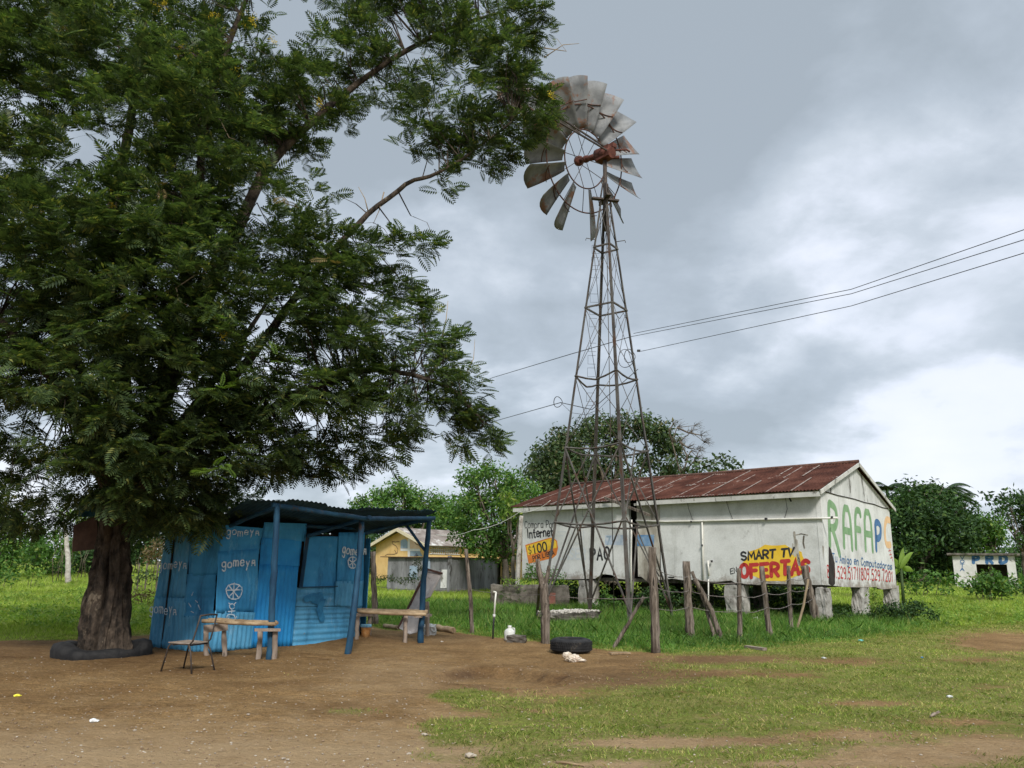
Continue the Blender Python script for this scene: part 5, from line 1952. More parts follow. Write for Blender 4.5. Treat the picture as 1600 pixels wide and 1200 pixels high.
def rough_pole(pts, r0_, r1_, mat, parent, name, n=8):
    P = [Vector(p) for p in pts]
    out = []
    for i in range(len(P) - 1):
        for k in range(6):
            t = k / 6
            out.append(P[i].lerp(P[i + 1], t) + Vector([random.uniform(-1, 1) * r0_ * .12 for _ in range(3)]))
    out.append(P[-1])
    mb = MB()
    mb.tube(out, [r0_ + (r1_ - r0_) * i / (len(out) - 1) for i in range(len(out))], n, jit=.12)
    return mb.build(name, M[mat], parent)


up = Vector((0, 0, 1))
rough_pole([P1b - up * .1, At(426, 940, P1b.y), At(430, 850, P1b.y), A1 + up * .02], .058, .05, 'blue_pole', shack, 'post')
rough_pole([P2b - up * .1, At(552, 960, P2b.y), At(561, 880, P2b.y + .2), A2], .058, .05, 'blue_pole', shack, 'post')
rough_pole([P3b - up * .1, At(661, 920, P3b.y), At(665, 870, P3b.y), A3 + up * .02], .062, .05, 'blue_pole', shack, 'post')
rough_pole([At(425, 789, P1b.y - .04), At(500, 800, (P1b.y + P2b.y) / 2), A2 + Vector((.1, -.06, .02)), A3 + Vector((.1, -.05, .02))], .045, .04, 'blue_pole', shack, 'front_beam')
rough_pole([At(480, 838, W2.y), At(530, 822, 15.2), At(578, 808, P2b.y + .1)], .04, .035, 'blue_pole', shack, 'rafter')
rough_pole([At(568, 834, W3.y), At(610, 822, 16.6), At(672, 813, P3b.y)], .04, .035, 'blue_pole', shack, 'rafter')
rough_pole([At(350, 826, W1.y), At(390, 808, 13.6), At(430, 793, P1b.y)], .04, .035, 'blue_pole', shack, 'rafter')
rough_pole([At(476, 822, 15.2), At(560, 826, 16.6), At(620, 818, 16.8)], .035, .03, 'blue_pole', shack, 'purlin')
rough_pole([At(636, 822, P3b.y + .15), At(664, 860, P3b.y)], .03, .03, 'blue_pole', shack, 'knee_brace')


# benches under the awning
def bench(name, label, top, zf, legs, mat_top, planks, rails):
    root = thing(name, label, 'bench', top[0])
    for (a_, b_, r) in rails:
        rough_pole([a_, a_.lerp(b_, .5) + up * -.012, b_], r, r * .9, mat_top, root, 'rail')
    for l in legs:
        rough_pole([l[0] - up * .08, l[1]], .045, .042, 'plank', root, 'leg', 6)
    for (a_, b_, w_, h_) in planks:
        mb = MB()
        mb.bar(a_, b_, w_, h_)
        mb.build('cross_plank', M['plank'], root)
    return root


by = P1b.y + .45
l1, l2 = G(405, 1032), G(430, 1032)
zt_ = At(430, 977, l1.y).z
bz = At(325, 970, 13.7).z
k1, k2 = At(318, 970, 13.6), At(433, 975, l1.y + .1)
k1.z = k2.z = zt_
leg_b1, leg_b2 = G(352, 1025), G(323, 1024)
bench('bamboo_bench', 'low bamboo pole bench before the blue shack door, behind the metal chair', (k1, k2), 0,
      [(G(404, 1030), At(407, 982, G(404, 1030).y)), (G(429, 1030), At(430, 984, G(429, 1030).y)), (leg_b1, At(350, 984, leg_b1.y)), (leg_b2, At(322, 984, leg_b2.y))],
      'bamboo', [(At(398, 980, l1.y - .1) - up * .04, At(438, 980, l1.y + .05) - up * .04, .10, .04), (At(318, 983, 13.15), At(356, 979, 13.3), .04, .12)],
      [(At(316, 970, 13.0), At(431, 975, l1.y + .0), .030), (At(326, 968.5, 13.15), At(434, 973.5, l1.y + .12), .028), (At(336, 967, 13.3), At(432, 972, l1.y + .26), .026)])
g1, g2, g3 = G(633, 1004), G(575, 994), G(557, 998)
bench('pole_bench', 'low bench of split poles between the two right posts of the awning', (At(560, 955, 15.9), 0), 0,
      [(g1, At(634, 962, g1.y)), (G(577, 992), At(578, 962, G(577, 992).y)), (g3, At(559, 958, g3.y)), (G(668, 994), At(668, 960, G(668, 994).y))],
      'bamboo', [(At(553, 961, 15.8), At(584, 961, 16.6), .16, .05), (At(652, 963, 16.0), At(670, 961, 16.8), .14, .05)],
      [(At(556, 953, 15.9), At(668, 957, 16.0), .040), (At(560, 955.5, 15.7), At(666, 960, 15.8), .036), (At(562, 952, 16.3), At(668, 955, 16.4), .034)])

# metal chair
c1, c2, c3, c4 = G(263, 1048), G(311, 1052), G(330, 1048), G(288, 1046)
ch = thing('metal_chair', 'rusty tubular metal chair with wooden seat standing in front of the blue shack', 'chair', (c1 + c3) / 2)
fl_, fr_, br_, bl_ = c1, c2, c3 + Vector((0, .05, 0)), c4 + Vector((0, .1, 0))
cz = .46
ctr = (fl_ + fr_ + br_ + bl_) / 4
xd = Vector((1, -.35, 0)).normalized()
# seat frame: front edge is at left, the back at right
ctr = At(298, 1003, (c1.y + c3.y) / 2)
ctr.z = ctr.z
sy = xd.cross(up)
hs = .20
sz = ctr.z


def cp(a_, b_, z):
    return Vector((ctr.x, ctr.y, 0)) + xd * a_ + sy * b_ + up * (z)


gzc = float(gz(ctr.x, ctr.y))
for sgn in (-1, 1):
    mb = MB()
    mb.tube([cp(-.27, .22 * sgn, gzc - .01), cp(-.20, .20 * sgn, sz - .05), cp(-.16, .19 * sgn, sz - .012), cp(-.05, .18 * sgn, sz - .015), cp(.14, .18 * sgn, sz - .015), cp(.19, .18 * sgn, sz + .03), cp(.27, .17 * sgn, sz + .38)], .012, 7)
    mb.build('side_frame', M['steel_dark'], ch)
    mb = MB()
    mb.tube([cp(.13, .18 * sgn, sz - .015), cp(.19, .20 * sgn, sz - .12), cp(.27, .23 * sgn, gzc - .01)], .012, 7)
    mb.build('leg', M['steel_dark'], ch)
mb = MB()
mb.tube([cp(.12, -.18, sz - .03), cp(.12, .18, sz - .03)], .010, 6)
mb.tube([cp(-.14, -.19, sz - .03), cp(-.14, .19, sz - .03)], .010, 6)
islands(mb, 'stretcher', M['steel_dark'], ch)
mb = MB()
mb.slab([cp(-.22, -.2, sz + .006), cp(.16, -.18, sz), cp(.16, .18, sz), cp(-.22, .2, sz + .006)], up, .014)
mb.build('seat', M['plank'], ch, .004)
mb = MB()
mb.tube([cp(.268, -.17, sz + .375), cp(.285, 0, sz + .385), cp(.268, .17, sz + .375)], .013, 6)
mb.build('back_rail', M['steel_dark'], ch)

# ------------------------------------------------------------------ yard fence: posts one by one, strands of wire
POSTS = [  # px base, px top, radius m, material, label
    ((587, 976), (583, 862), .085, 'post', 'grey fence post just right of the blue shack'),
    ((738, 990), (728, 858), .055, 'post', 'slim lichen spotted fence post left of the water standpipe'),
    ((1025, 1020), (1019, 855), .095, 'post', 'tallest thick fence post, standing right of the tower legs'),
    ((1079, 1000), (1073, 877), .105, 'post', 'thick flat topped fence post second right of the tower'),
    ((1157, 1003), (1155, 888), .060, 'post', 'slim crooked fence post below the red letter O'),
    ((1203, 996), (1190, 885), .072, 'post', 'fence post leaning left below the yellow burst'),
    ((1237, 988), (1232, 884), .060, 'post', 'slim upright fence post below the end of the yellow burst'),
    ((1277, 974), (1257, 884), .135, 'post', 'stout leaning fence post beside the corner pier'),
    ((770, 912), (764, 862), .09, 'pole_light', 'pale slim trunk post beyond the concrete trough'),
]
PB_ = {}
for i, (b_, t_, r, m_, lab) in enumerate(POSTS):
    g = G(*b_)
    r *= .86
    root = thing('fence_post', lab, 'post', g, 'posts of the yard fence')
    mid = ((b_[0] + t_[0]) / 2 + random.uniform(-1.5, 1.5), (b_[1] + t_[1]) / 2)
    tp = At(t_[0], t_[1], g.y)
    md = At(mid[0], mid[1], g.y)
    P = [g - up * .15]
    n = 14
    for k in range(1, n + 1):
        t = k / n
        q = g.lerp(md, t * 2) if t < .5 else md.lerp(tp, t * 2 - 1)
        P.append(q + Vector((random.uniform(-1, 1), random.uniform(-1, 1), 0)) * r * .12)
    mb = MB()
    mb.tube(P, [r * (1.08 - .16 * k / n + .05 * sin(k * 1.9 + i)) for k in range(n + 1)], 12, jit=.10)
    o = mb.build('post', M[m_], root)
    PB_[i] = (g, tp)
# forked post
g = G(852, 1005)
root = thing('fence_post', 'forked grey fence post with two prongs, left of the rubble slab', 'post', g, 'posts of the yard fence')
fk = At(849, 912, g.y)
rough_pole([g - up * .15, At(853, 960, g.y), fk], .095, .085, 'post', root, 'stem', 10)
rough_pole([fk - up * .1, At(842, 893, g.y), At(840, 874, g.y)], .07, .045, 'post', root, 'prong', 8)
rough_pole([fk - up * .1, At(856, 897, g.y), At(858, 884, g.y)], .05, .035, 'post', root, 'prong', 8)
rough_pole([G(839, 958) - up * .1, At(843, 920, g.y + .9), At(848, 905, g.y + .1)], .05, .04, 'post', root, 'prop', 8)
gf = g
STICKS = [
    ((953, 1013), (1006, 932), .038, 'leaning brown stick propped toward the tallest fence post', 'post', .0),
    ((1131, 1003), (1086, 905), .060, 'dark leaning pole of the crossed pair behind the flat topped post', 'post', .1),
    ((1120, 1003), (1081, 893), .045, 'thin leaning pole of the crossed pair behind the flat topped post', 'post', .3),
    ((1242, 987), (1263, 905), .034, 'pale crooked stick leaning right beside the corner pier', 'pole_light', 0),
]
for b_, t_, r, lab, m_, dy in STICKS:
    g = G(*b_)
    root = thing('leaning_pole', lab, 'pole', g)
    rough_pole([g - up * .1, At((b_[0] + t_[0]) / 2 + 3, (b_[1] + t_[1]) / 2, g.y + dy), At(t_[0], t_[1], g.y + dy)], r, r * .85, m_, root, 'pole', 8)
# barbed wire
order = [2, 3, 4, 5, 6, 7]
def strand(P, lab, r=.0075):
    mb = MB()
    out = []
    for a_, b_ in zip(P[:-1], P[1:]):
        for k in range(8):
            t = k / 8
            q = a_.lerp(b_, t)
            q.z -= .10 * 4 * t * (1 - t) * (.5 + random.random() * .2)
            out.append(q)
    out.append(P[-1])
    mb.tube(out, r, 4)
    for i in range(0, len(out) - 1):
        for t in (.2, .7):
            q = out[i].lerp(out[i + 1], t)
            d = Vector((random.uniform(-.2, .2), random.uniform(-1, 1), random.uniform(-1, 1))).normalized() * .02
            mb.bar(q - d, q + d, .004, .004)
    o = mb.build('barbed_wire', M['barb'])
    tag(o, lab, 'wire', 'barbed wire strands of the yard fence')


for f_h, nm in ((.42, 'lowest'), (.62, 'middle'), (.80, 'upper')):
    strand([PB_[i][0].lerp(PB_[i][1], f_h) + Vector((0, -.07, 0)) for i in order], nm + ' barbed wire strand strung between the right hand fence posts')
strand([PB_[0][0].lerp(PB_[0][1], .52), PB_[1][0].lerp(PB_[1][1], .52), gf + up * .95, PB_[2][0].lerp(PB_[2][1], .52)], 'barbed wire strand from the blue shack to the tallest fence post')
# vine on the wire by the shack
P = [PB_[0][0].lerp(PB_[0][1], .62) + Vector((.1 + .14 * k, 0, .03 * sin(k * 1.3))) for k in range(9)] + [At(655, 888, 17.4), At(650, 876, 17.4), At(645, 898, 17.3)]
V, F = leaf_cloud(P, [.07] * len(P), 1500, .030, 1)
vine = thing('climbing_vine', 'small dark leafed vine creeping along the wire right of the blue shack', 'vine', P[0])
npmesh('leaves', V, F, M['leaf_olive'], vine)

# ------------------------------------------------------------------ yard objects
# standpipe
g = G(770, 998)
root = thing('standpipe', 'thin water standpipe, white above and black below, with a tap elbow', 'pipe', g)
mb = MB()
mb.tube([g - up * .1, At(771, 975, g.y), At(772, 962, g.y)], .020, 8)
mb.build('black_pipe', M['black_pipe'], root)
mb = MB()
mb.tube([At(772, 964, g.y), At(773.5, 940, g.y), At(775, 925, g.y)], .019, 8)
mb.tube([At(775.3, 925.5, g.y), At(771, 924.6, g.y)], .019, 8)
mb.build('white_pipe', M['pvc'], root)
mb = MB()
mb.tube([At(772, 964.5, g.y), At(772.1, 960, g.y)], .030, 8)
mb.build('coupling', M['litter_white'], root)
# jug and block
g = G(802, 1004)
root = thing('concrete_block', 'low worn concrete block at the grass edge beside a plastic jug', 'block', g)
mb = MB()
rough_block(mb, (g.x + .07, g.y + .1, g.z + .06), .38, .22, .15, rotz(Vector((1, -.15, 0))), .015, 4, 3)
mb.build('block', M['mossy'], root)
g = G(796, 1003) + Vector((0, .25, 0))
root = thing('plastic_jug', 'cloudy white plastic jug standing against the low concrete block', 'jug', g)
mb = MB()
mb.lathe([(.001, .0), (.095, .0), (.11, .03), (.11, .18), (.085, .22), (.04, .245), (.035, .27)], g, 16)
mb.build('body', M['jug'], root)
mb = MB()
mb.lathe([(.040, .265), (.042, .30), (.001, .302)], g, 12)
mb.tube([g + Vector((.035, 0, .25)), g + Vector((.10, 0, .25)), g + Vector((.11, 0, .16))], .012, 6)
mb.build('cap', M['jug'], root)
# tyre
g = G(895, 1023)
tc_ = g + Vector((0, .36, .005))
root = thing('old_tyre', 'black car tyre lying flat at the edge of the tall grass', 'tyre', tc_)
prof = [(.215, .05), (.20, .02), (.215, .0), (.27, .0), (.335, .02), (.36, .05), (.365, .10), (.365, .14), (.36, .19), (.335, .225), (.27, .245), (.215, .235), (.205, .21), (.22, .18), (.215, .12)]
mb = MB()
mb.lathe([(r * 1.02, z) for r, z in prof], tc_, 48)
mb.build('casing', M['rubber'], root)
mb = MB()
for k in range(56):
    an = 2 * pi * k / 56
    for z in (.06, .10, .145, .185):
        c = tc_ + Vector((cos(an + z * 2) * .374, sin(an + z * 2) * .374, z))
        mb.box(c, .010, .030, .026, Matrix.Rotation(an, 3, 'Z'))
o = mb.build('tread_blocks', M['rubber'], root)
o['kind'] = 'stuff'
# rag
g = G(895, 1034)
root = thing('crumpled_rag', 'pale crumpled rag or husk lying in front of the tyre', 'rag', g)
bm = bmesh.new()
bmesh.ops.create_icosphere(bm, subdivisions=3, radius=1)
for k, (c, sx, sy_, sz_, lean) in enumerate([((0, 0, .05), .13, .09, .065, .6), ((-.09, 0, .10), .075, .045, .05, .2), ((.11, 0, .025), .10, .06, .025, .3)]):
    mb = MB()
    rr = random.Random(k)
    vs = [g + Vector((c[0] + v.co.x * sx * (1 + .25 * sin(v.co.z * 9 + v.co.y * 7 + k)), c[1] + v.co.y * sy_ * (1 + .2 * sin(v.co.x * 11)), max(-.01, c[2] + v.co.z * sz_ * (1 + .25 * sin(v.co.x * 8 + v.co.y * 9))))) for v in bm.verts]
    mb.add(vs, [tuple(v.index for v in f.verts) for f in bm.faces], False)
    mb.build('fold', M['rag'], root)
bm.free()
# rubble slab in the grass
a_ = G(857, 978)
b_ = G(923, 974)
root = thing('rubble_slab', 'low slab topped with pale rubble standing in the tall grass', 'slab', (a_ + b_) / 2)
c = (a_ + b_) / 2 + Vector((0, .35, 0))
w_ = (b_ - a_).length
mb = MB()
rough_block(mb, (c.x, c.y, .13), w_, .8, .34, rotz(b_ - a_), .03, 5, 8)
mb.build('base', M['mossy'], root)
mb = MB()
R2 = rotz(b_ - a_)
bm = bmesh.new()
bmesh.ops.create_icosphere(bm, subdivisions=1, radius=1)
bv = [v.co.copy() for v in bm.verts]
bf = [tuple(v.index for v in f.verts) for f in bm.faces]
bm.free()


def pebble(mb, c, s, flat=.6):
    q = Matrix.Rotation(random.uniform(0, 6), 3, 'Z')
    sx, sy_ = s * random.uniform(.7, 1.3), s * random.uniform(.7, 1.2)
    mb.add([Vector(c) + q @ Vector((v.x * sx * random.uniform(.85, 1.15), v.y * sy_, v.z * s * flat)) for v in bv], bf)


for _ in range(330):
    p = R2 @ Vector((random.uniform(-.5, .5) * w_, random.uniform(-.4, .4), 0))
    pebble(mb, (c.x + p.x, c.y + p.y, .31 + random.uniform(-.01, .03)), random.uniform(.02, .045))
o = mb.build('rubble', M['stone'], root)
o['kind'] = 'stuff'
# low concrete trough wall
a_, b_ = G(766, 948), G(889, 950)
root = thing('concrete_trough', 'low mossy concrete trough at the left end of the white building', 'trough', (a_ + b_) / 2)
zt = At(800, 914, a_.y).z
ww = (b_ - a_).length
mb = MB()
c = (a_ + b_) / 2
rough_block(mb, (c.x, c.y + .1, zt / 2 - .05), ww, .18, zt + .1, rotz(b_ - a_), .02, 6, 2)
rough_block(mb, (a_.x + .1, a_.y + 1.1, zt / 2 - .05), .18, 1.9, zt + .1, None, .02, 5, 4)
rough_block(mb, (b_.x - .1, b_.y + 1.1, zt / 2 - .05), .18, 1.9, zt + .1, None, .02, 5, 5)
islands(mb, 'wall', M['mossy'], root)
mb = MB()
q0, q1 = onplane(852, 926, a_ + Vector((0, -.02, 0)), Vector((0, -1, 0))), onplane(868, 944, a_ + Vector((0, -.02, 0)), Vector((0, -1, 0)))
mb.box(((q0.x + q1.x) / 2, a_.y - .03, (q0.z + q1.z) / 2), abs(q1.x - q0.x), .05, abs(q1.z - q0.z), rotz(b_ - a_))
mb.build('rusty_plate', M['red_tin'], root)
# leaning board with broken corner
D_ = 17.6
bd = [At(668, 890, D_ + .25), At(690, 896, D_ + .05), At(672, 932, D_ - .2), At(664, 935, D_ - .25), At(657, 975, D_ - .55), At(650, 988, D_ - .6), At(640, 991, D_ - .6), At(623, 981, D_ - .3)]
root = thing('leaning_board', 'large weathered board with a broken corner leaning behind the right bench', 'board', At(640, 985, D_ - .4))
nn = (bd[1] - bd[0]).cross(bd[-1] - bd[0]).normalized()
if nn.y > 0:
    nn = -nn
mb = MB()
Q = [p - nn * .03 for p in bd]
m_ = len(bd)
mb.add(bd + Q, [tuple(range(m_)), tuple(range(2 * m_ - 1, m_ - 1, -1))] + [(i, (i + 1) % m_, m_ + (i + 1) % m_, m_ + i) for i in range(m_)])
mb.build('board', M['board'], root)
mb = MB()
mb.bar(At(666, 889, D_ + .2), At(691, 896, D_ + .02), .05, .04)
mb.bar(At(667, 891, D_ + .22), At(623, 982, D_ - .3), .03, .07)
islands(mb, 'edging', M['rust_frame'], root)
g = G(668, 982)
root = thing('prop_post', 'short dark stump post behind the leaning board', 'post', g)
rough_pole([g - up * .1, At(667, 940, g.y)], .07, .06, 'bark', root, 'stump')
# logs and block
a_, b_ = G(601, 981), G(622, 984)
root = thing('bamboo_log', 'pale log end lying left of the leaning board', 'log', a_, 'logs lying by the leaning board')
rough_pole([a_ + up * .05, b_ + up * .05], .05, .05, 'bamboo', root, 'log')
a_, b_ = G(675, 984), G(709, 990)
root = thing('bamboo_log', 'hollow pale log lying right of the white block', 'log', a_, 'logs lying by the leaning board')
rough_pole([a_ + up * .07, b_ + up * .07], .07, .065, 'bamboo', root, 'log')
mb = MB()
mb.lathe([(.001, 0), (.045, 0)], b_ + Vector((.005, 0, .07)), 10, Matrix(((0, 0, 1), (0, 1, 0), (-1, 0, 0))))
mb.build('hollow_shade_disc', M['dark_fill'], root)  # flat dark disc paints the shade inside the log's hollow
g = G(671, 992)
root = thing('white_block', 'small chipped white block beside the right awning post', 'block', g)
mb = MB()
rough_block(mb, (g.x, g.y + .1, .09), .26, .22, .24, None, .018, 4, 6)
mb.build('block', M['shelter'], root)
# bucket
g = G(568, 997)
g.y += .2
root = thing('paint_bucket', 'small orange and white bucket with a blue lid under the right bench', 'bucket', g)
mb = MB()
mb.lathe([(.001, .0), (.088, .0), (.105, .2)], g, 20)
mb.build('body', M['bucket'], root)
mb = MB()
mb.lathe([(.11, .195), (.115, .235), (.105, .25), (.001, .25)], g, 20)
mb.build('lid', M['lid_blue'], root)
# pale wood scraps and litter
mb = MB()
a_, b_ = G(953, 1023), G(983, 1022)
mb.bar(a_ + up * .02, b_ + up * .02, .10, .03)
tag(mb.build('wood_scrap', M['bamboo']), 'flat pale wood scrap at the grass edge right of the tyre', 'wood')
mb = MB()
a_, b_ = G(1166, 1013), G(1195, 1017)
mb.bar(a_ + up * .03, b_ + up * .03, .10, .05)
tag(mb.build('grey_plank', M['plank']), 'grey plank lying in the grass edge below the leaning fence post', 'plank')
mb = MB()
mb.tube([G(869, 1193) + up * .01, G(885, 1195) + up * .015, G(915, 1199) + up * .01], [.012, .010, .006], 5)
tag(mb.build('dry_stick', M['bamboo']), 'thin pale stick on the turf at the bottom edge', 'stick')
mb = MB()
g = G(1461, 1120)
mb.tube([g + Vector((-.07, -.04, .01)), g + Vector((0, 0, .03)), g + Vector((.09, .05, .04))], [.012, .018, .004], 5)
mb.tube([g + Vector((-.02, -.01, .03)), g + Vector((.05, .0, .06))], .006, 4)
tag(mb.build('dead_leaf', M['plank']), 'curled dry leaf on the turf at lower right', 'leaf')
for px, py, s, m_, nm, lab in ((26, 1088, .035, 'litter_yellow', 'bottle_cap', 'bright yellow scrap on the bare soil at far left'), (1345, 1002, .06, 'litter_teal', 'plastic_scrap', 'teal plastic scrap in the grass near the side piers'), (1441, 1028, .03, 'litter_blue', 'blue_scrap', 'tiny dark blue scrap on the turf'), (733, 1183, .05, 'pebble', 'flat_stone', 'flat pale stone in the turf at the bottom'), (663, 1149, .03, 'pebble', 'small_stone', 'small pale stone at the turf edge'), (829, 979, .04, 'litter_white', 'paper_scrap', 'white paper scrap in the tall grass'), (1183, 970, .16, 'stone', 'boulder', 'pale stone in the grass below the word OFERTAS'), (1484, 1090, .04, 'litter_white', 'plastic_scrap', 'white plastic scrap on the right of the turf'), (1537, 963, .06, 'litter_white', 'paper_scrap', 'white scrap on the far track at right'), (145, 1128, .045, 'litter_white', 'paper_scrap', 'white scrap on the bare soil in front of the big tree'), (1480, 977, .10, 'stone', 'broken_stone', 'broken pale stone at the end of the bushes right of the building'), (1048, 1008, .06, 'litter_white', 'plastic_scrap', 'white scrap in the grass right of the tallest fence post'), (1287, 1029, .04, 'litter_white', 'plastic_scrap', 'crushed white cup on the turf before the corner pier'), (708, 940, .12, 'stone', 'pale_rock', 'pale rock in the yard grass left of the slim fence post'), (690, 1003, .03, 'stone', 'soil_stone', 'small stone beside the right awning post')):
    g = G(px, py)
    mb = MB()
    pebble(mb, g + up * s * .3, s, .45)
    pebble(mb, g + Vector((s * .8, s * .2, s * .2)), s * .6, .4)
    tag(mb.build(nm, M[m_]), lab, 'scrap' if 'litter' in m_ else 'stone')
# loose pebbles and clods
mb = MB()
for _ in range(1500):
    px, py = random.uniform(0, 1600), random.uniform(1025, 1215)
    if px > 700 and random.random() < .7:
        continue
    g = G(px, py)
    s = random.uniform(.004, .013) * (1 if random.random() < .95 else 1.8)
    pebble(mb, g + up * s * .2, s, .5)
o = mb.build('pebbles', M['pebble'])
tag(o, 'small pebbles strewn over the bare soil', 'pebbles', None, 'stuff')
mb = MB()
for _ in range(1000):
    px, py = random.uniform(0, 900), random.uniform(1030, 1215)
    g = G(px, py)
    s = random.uniform(.004, .013)
    pebble(mb, g, s, .6)
for _ in range(90):
    a_ = random.uniform(0, 2 * pi)
    g = Vector((.02 + 1.15 * cos(a_) + random.gauss(0, .08), 11.3 + .95 * sin(a_) + random.gauss(0, .08), 0))
    g.z = float(gz(g.x, g.y))
    pebble(mb, g, random.uniform(.008, .022), .6)
o = mb.build('soil_clods', M['soil_clod'])
tag(o, 'crumbs and clods of brown soil', 'soil', None, 'stuff')
mb = MB()
for _ in range(900):
    px, py = random.uniform(0, 1600), random.uniform(1020, 1210)
    g = G(px, py) + up * .006
    an = random.uniform(0, pi)
    L = random.uniform(.02, .06)
    d = Vector((cos(an), sin(an), random.uniform(-.05, .2))) * L
    mb.bar(g, g + d, .006, .002)
o = mb.build('dry_litter', M['bamboo'])
tag(o, 'dry leaf and straw bits on the ground', 'leaf litter', None, 'stuff')

# ------------------------------------------------------------------ far houses
D1 = 56
yh = thing('yellow_house', 'yellow gabled house with a mural cross, patched zinc roof and a lattice vent strip', 'house', Vector((At(630, 900, D1).x, D1, .2)))
a_, b_, c_ = At(588, 850, 58), At(671, 850, 53.5), At(745, 851, 68)
zE = (a_.z + b_.z) / 2
zG = .1
a0, b0, c0 = Vector((a_.x, a_.y, 0)), Vector((b_.x, b_.y, 0)), Vector((c_.x, c_.y, 0))
dG = (b0 - a0)
LG = dG.length
uG = dG.normalized()
nG = Vector((uG.y, -uG.x, 0))
nG = nG if nG.dot(CAMP - a0) > 0 else -nG
uH = -nG
LH = 16.0
zR = onplane(629, 826, a0, nG).z
mb = MB()
wallpoly(mb, a0, uG, -nG, [(0, zG), (LG, zG), (LG, zE), (LG / 2, zR - .1), (0, zE)], .2)
wallpoly(mb, b0 - nG * .205, uH, -uG, [(0, zG), (LH, zG), (LH, zE), (0, zE)], .2)
wallpoly(mb, a0 - nG * .205, uH, uG, [(0, zG), (LH, zG), (LH, zE), (0, zE)], .2)
mb.build('wall', M['yellow_wall'], yh)
mb = MB()
rgo = a0 + uG * (LG / 2) + up * (zR) + nG * .5
for s_, u_ in ((-1, -uG), (1, uG)):
    dn = (u_ * (LG / 2 + .5) - up * ((zR - zE) * (LG / 2 + .5) / (LG / 2)))
    q = [rgo, rgo + dn, rgo + dn + uH * (LH + .8), rgo + uH * (LH + .8)]
    n_ = (q[1] - q[0]).cross(q[3] - q[0]).normalized()
    n_ = n_ if n_.z > 0 else -n_
    mb.slab([p + n_ * .06 for p in q], n_, .05)
mb.build('roof', M['zinc_roof'], yh)
mb = MB()
for u_ in (-uG, uG):
    dn = (u_ * (LG / 2 + .5) - up * ((zR - zE) * (LG / 2 + .5) / (LG / 2)))
    mb.bar(rgo + nG * .03 - up * .08, rgo + nG * .03 + dn - up * .08, .05, .22)
islands(mb, 'bargeboard', M['cream'], yh)
PG = (a0, nG)
patch([(626, 845), (629, 843), (634, 842), (637, 846), (637, 857), (626, 857)], *PG, 'mural_blue', yh, 'mural_window', .01)
patch([(641, 843), (647, 843), (652, 848), (656, 850), (656, 857), (641, 857)], *PG, 'mural_peach', yh, 'mural_panel', .01)
patch([(641, 861), (656, 861), (661, 869), (641, 869)], *PG, 'mural_blue', yh, 'mural_panel', .012)
patch([(637.3, 842), (640.7, 842), (640.7, 870), (637.3, 870)], *PG, 'mural_white', yh, 'mural_cross', .014)
patch([(626, 857.3), (656, 857.3), (657, 860.8), (626, 860.8)], *PG, 'mural_white', yh, 'mural_cross', .016)
patch([(647, 869), (651, 864), (655, 869)], *PG, 'mural_dark', yh, 'mural_roof', .018)
doodle([[(624, 846), (618, 847), (613, 846), (614, 850), (619, 853), (622, 858), (621, 864), (616, 866), (606, 866), (602, 868)], [(617, 860), (620, 865)], [(648, 846), (650, 850), (655, 852), (657, 855)]], *PG, .06, 'mural_line', yh, 'mural_outline', .012)
PH = (b0, uG)
mb = MB()
for px in np.arange(675, 716, 3.3):
    for py in (858, 862):
        p = onplane(px, py + (px - 675) * .03, b0 + uG * .03, uG)
        for dz in (-.14, .14):
            mb.box(p + up * dz, .05, .40, .05, rotz(uG))
        mb.box(p, .05, .05, .30, rotz(uG))
mb.build('lattice_vent', M['mural_white'], yh)
# grey tin shed in front of it
s0, s1 = At(604, 920, 44), At(702, 922, 42)
s0, s1 = Vector((s0.x, s0.y, 0)), Vector((s1.x, s1.y, 0))
sh = thing('grey_tin_shed', 'low grey zinc shed standing in front of the yellow house', 'shed', (s0 + s1) / 2)
uT = (s1 - s0).normalized()
nT = Vector((uT.y, -uT.x, 0))
nT = nT if nT.dot(CAMP - s0) > 0 else -nT
LT = (s1 - s0).length
zT0, zT1 = onplane(604, 871, s0, nT).z, onplane(702, 870, s0, nT).z
mb = MB()
x = 0
k = 0
while x < LT - .01:
    w_ = min(random.uniform(.6, .95), LT - x)
    o = s0 + uT * x + nT * (.012 * (k % 3))
    nn_ = 24
    zc = zT0 + (zT1 - zT0) * (x / LT)
    vs = [o + uT * (w_ * (1.06 if x + w_ < LT - .02 else 1) * i / nn_) + nT * (.010 * sin(2 * pi * i / 4)) + up * (z) for z in (-.1, zc * .55, zc) for i in range(nn_ + 1)]
    mb.add(vs, [(j * (nn_ + 1) + i, j * (nn_ + 1) + i + 1, (j + 1) * (nn_ + 1) + i + 1, (j + 1) * (nn_ + 1) + i) for j in range(2) for i in range(nn_)], True)
    x += w_
    k += 1
uD = Vector((.42, .9, 0)).normalized()
nD = Vector((uD.y, -uD.x, 0))
x = 0
while x < 7:
    w_ = .8
    o = s1 + uD * x + nD * (.012 * (k % 3))
    vs = [o + uD * (w_ * 1.12 * i / 24) + nD * (.012 * sin(2 * pi * i / 4)) + up * z for z in (-.1, zT1 * .5, zT1) for i in range(25)]
    mb.add(vs, [(j * 25 + i, j * 25 + i + 1, (j + 1) * 25 + i + 1, (j + 1) * 25 + i) for j in range(2) for i in range(24)], True)
    x += w_
    k += 1
mb.box(s1 - uT * .02 + nT * .03 + up * (zT1 / 2), .16, .16, zT1 + .1, rotz(uT))
mb.build('wall', M['old_zinc'], sh)
mb = MB()
q = [s0 - uT * .4 + nT * .2, s1 + uT * .1 + nT * .2, s1 + uD * 7.2 + uT * .1, s0 + uD * 6.5 - uT * .4]
q = [Vector((p.x, p.y, 0)) + up * (zT0 + .05) for p in q]
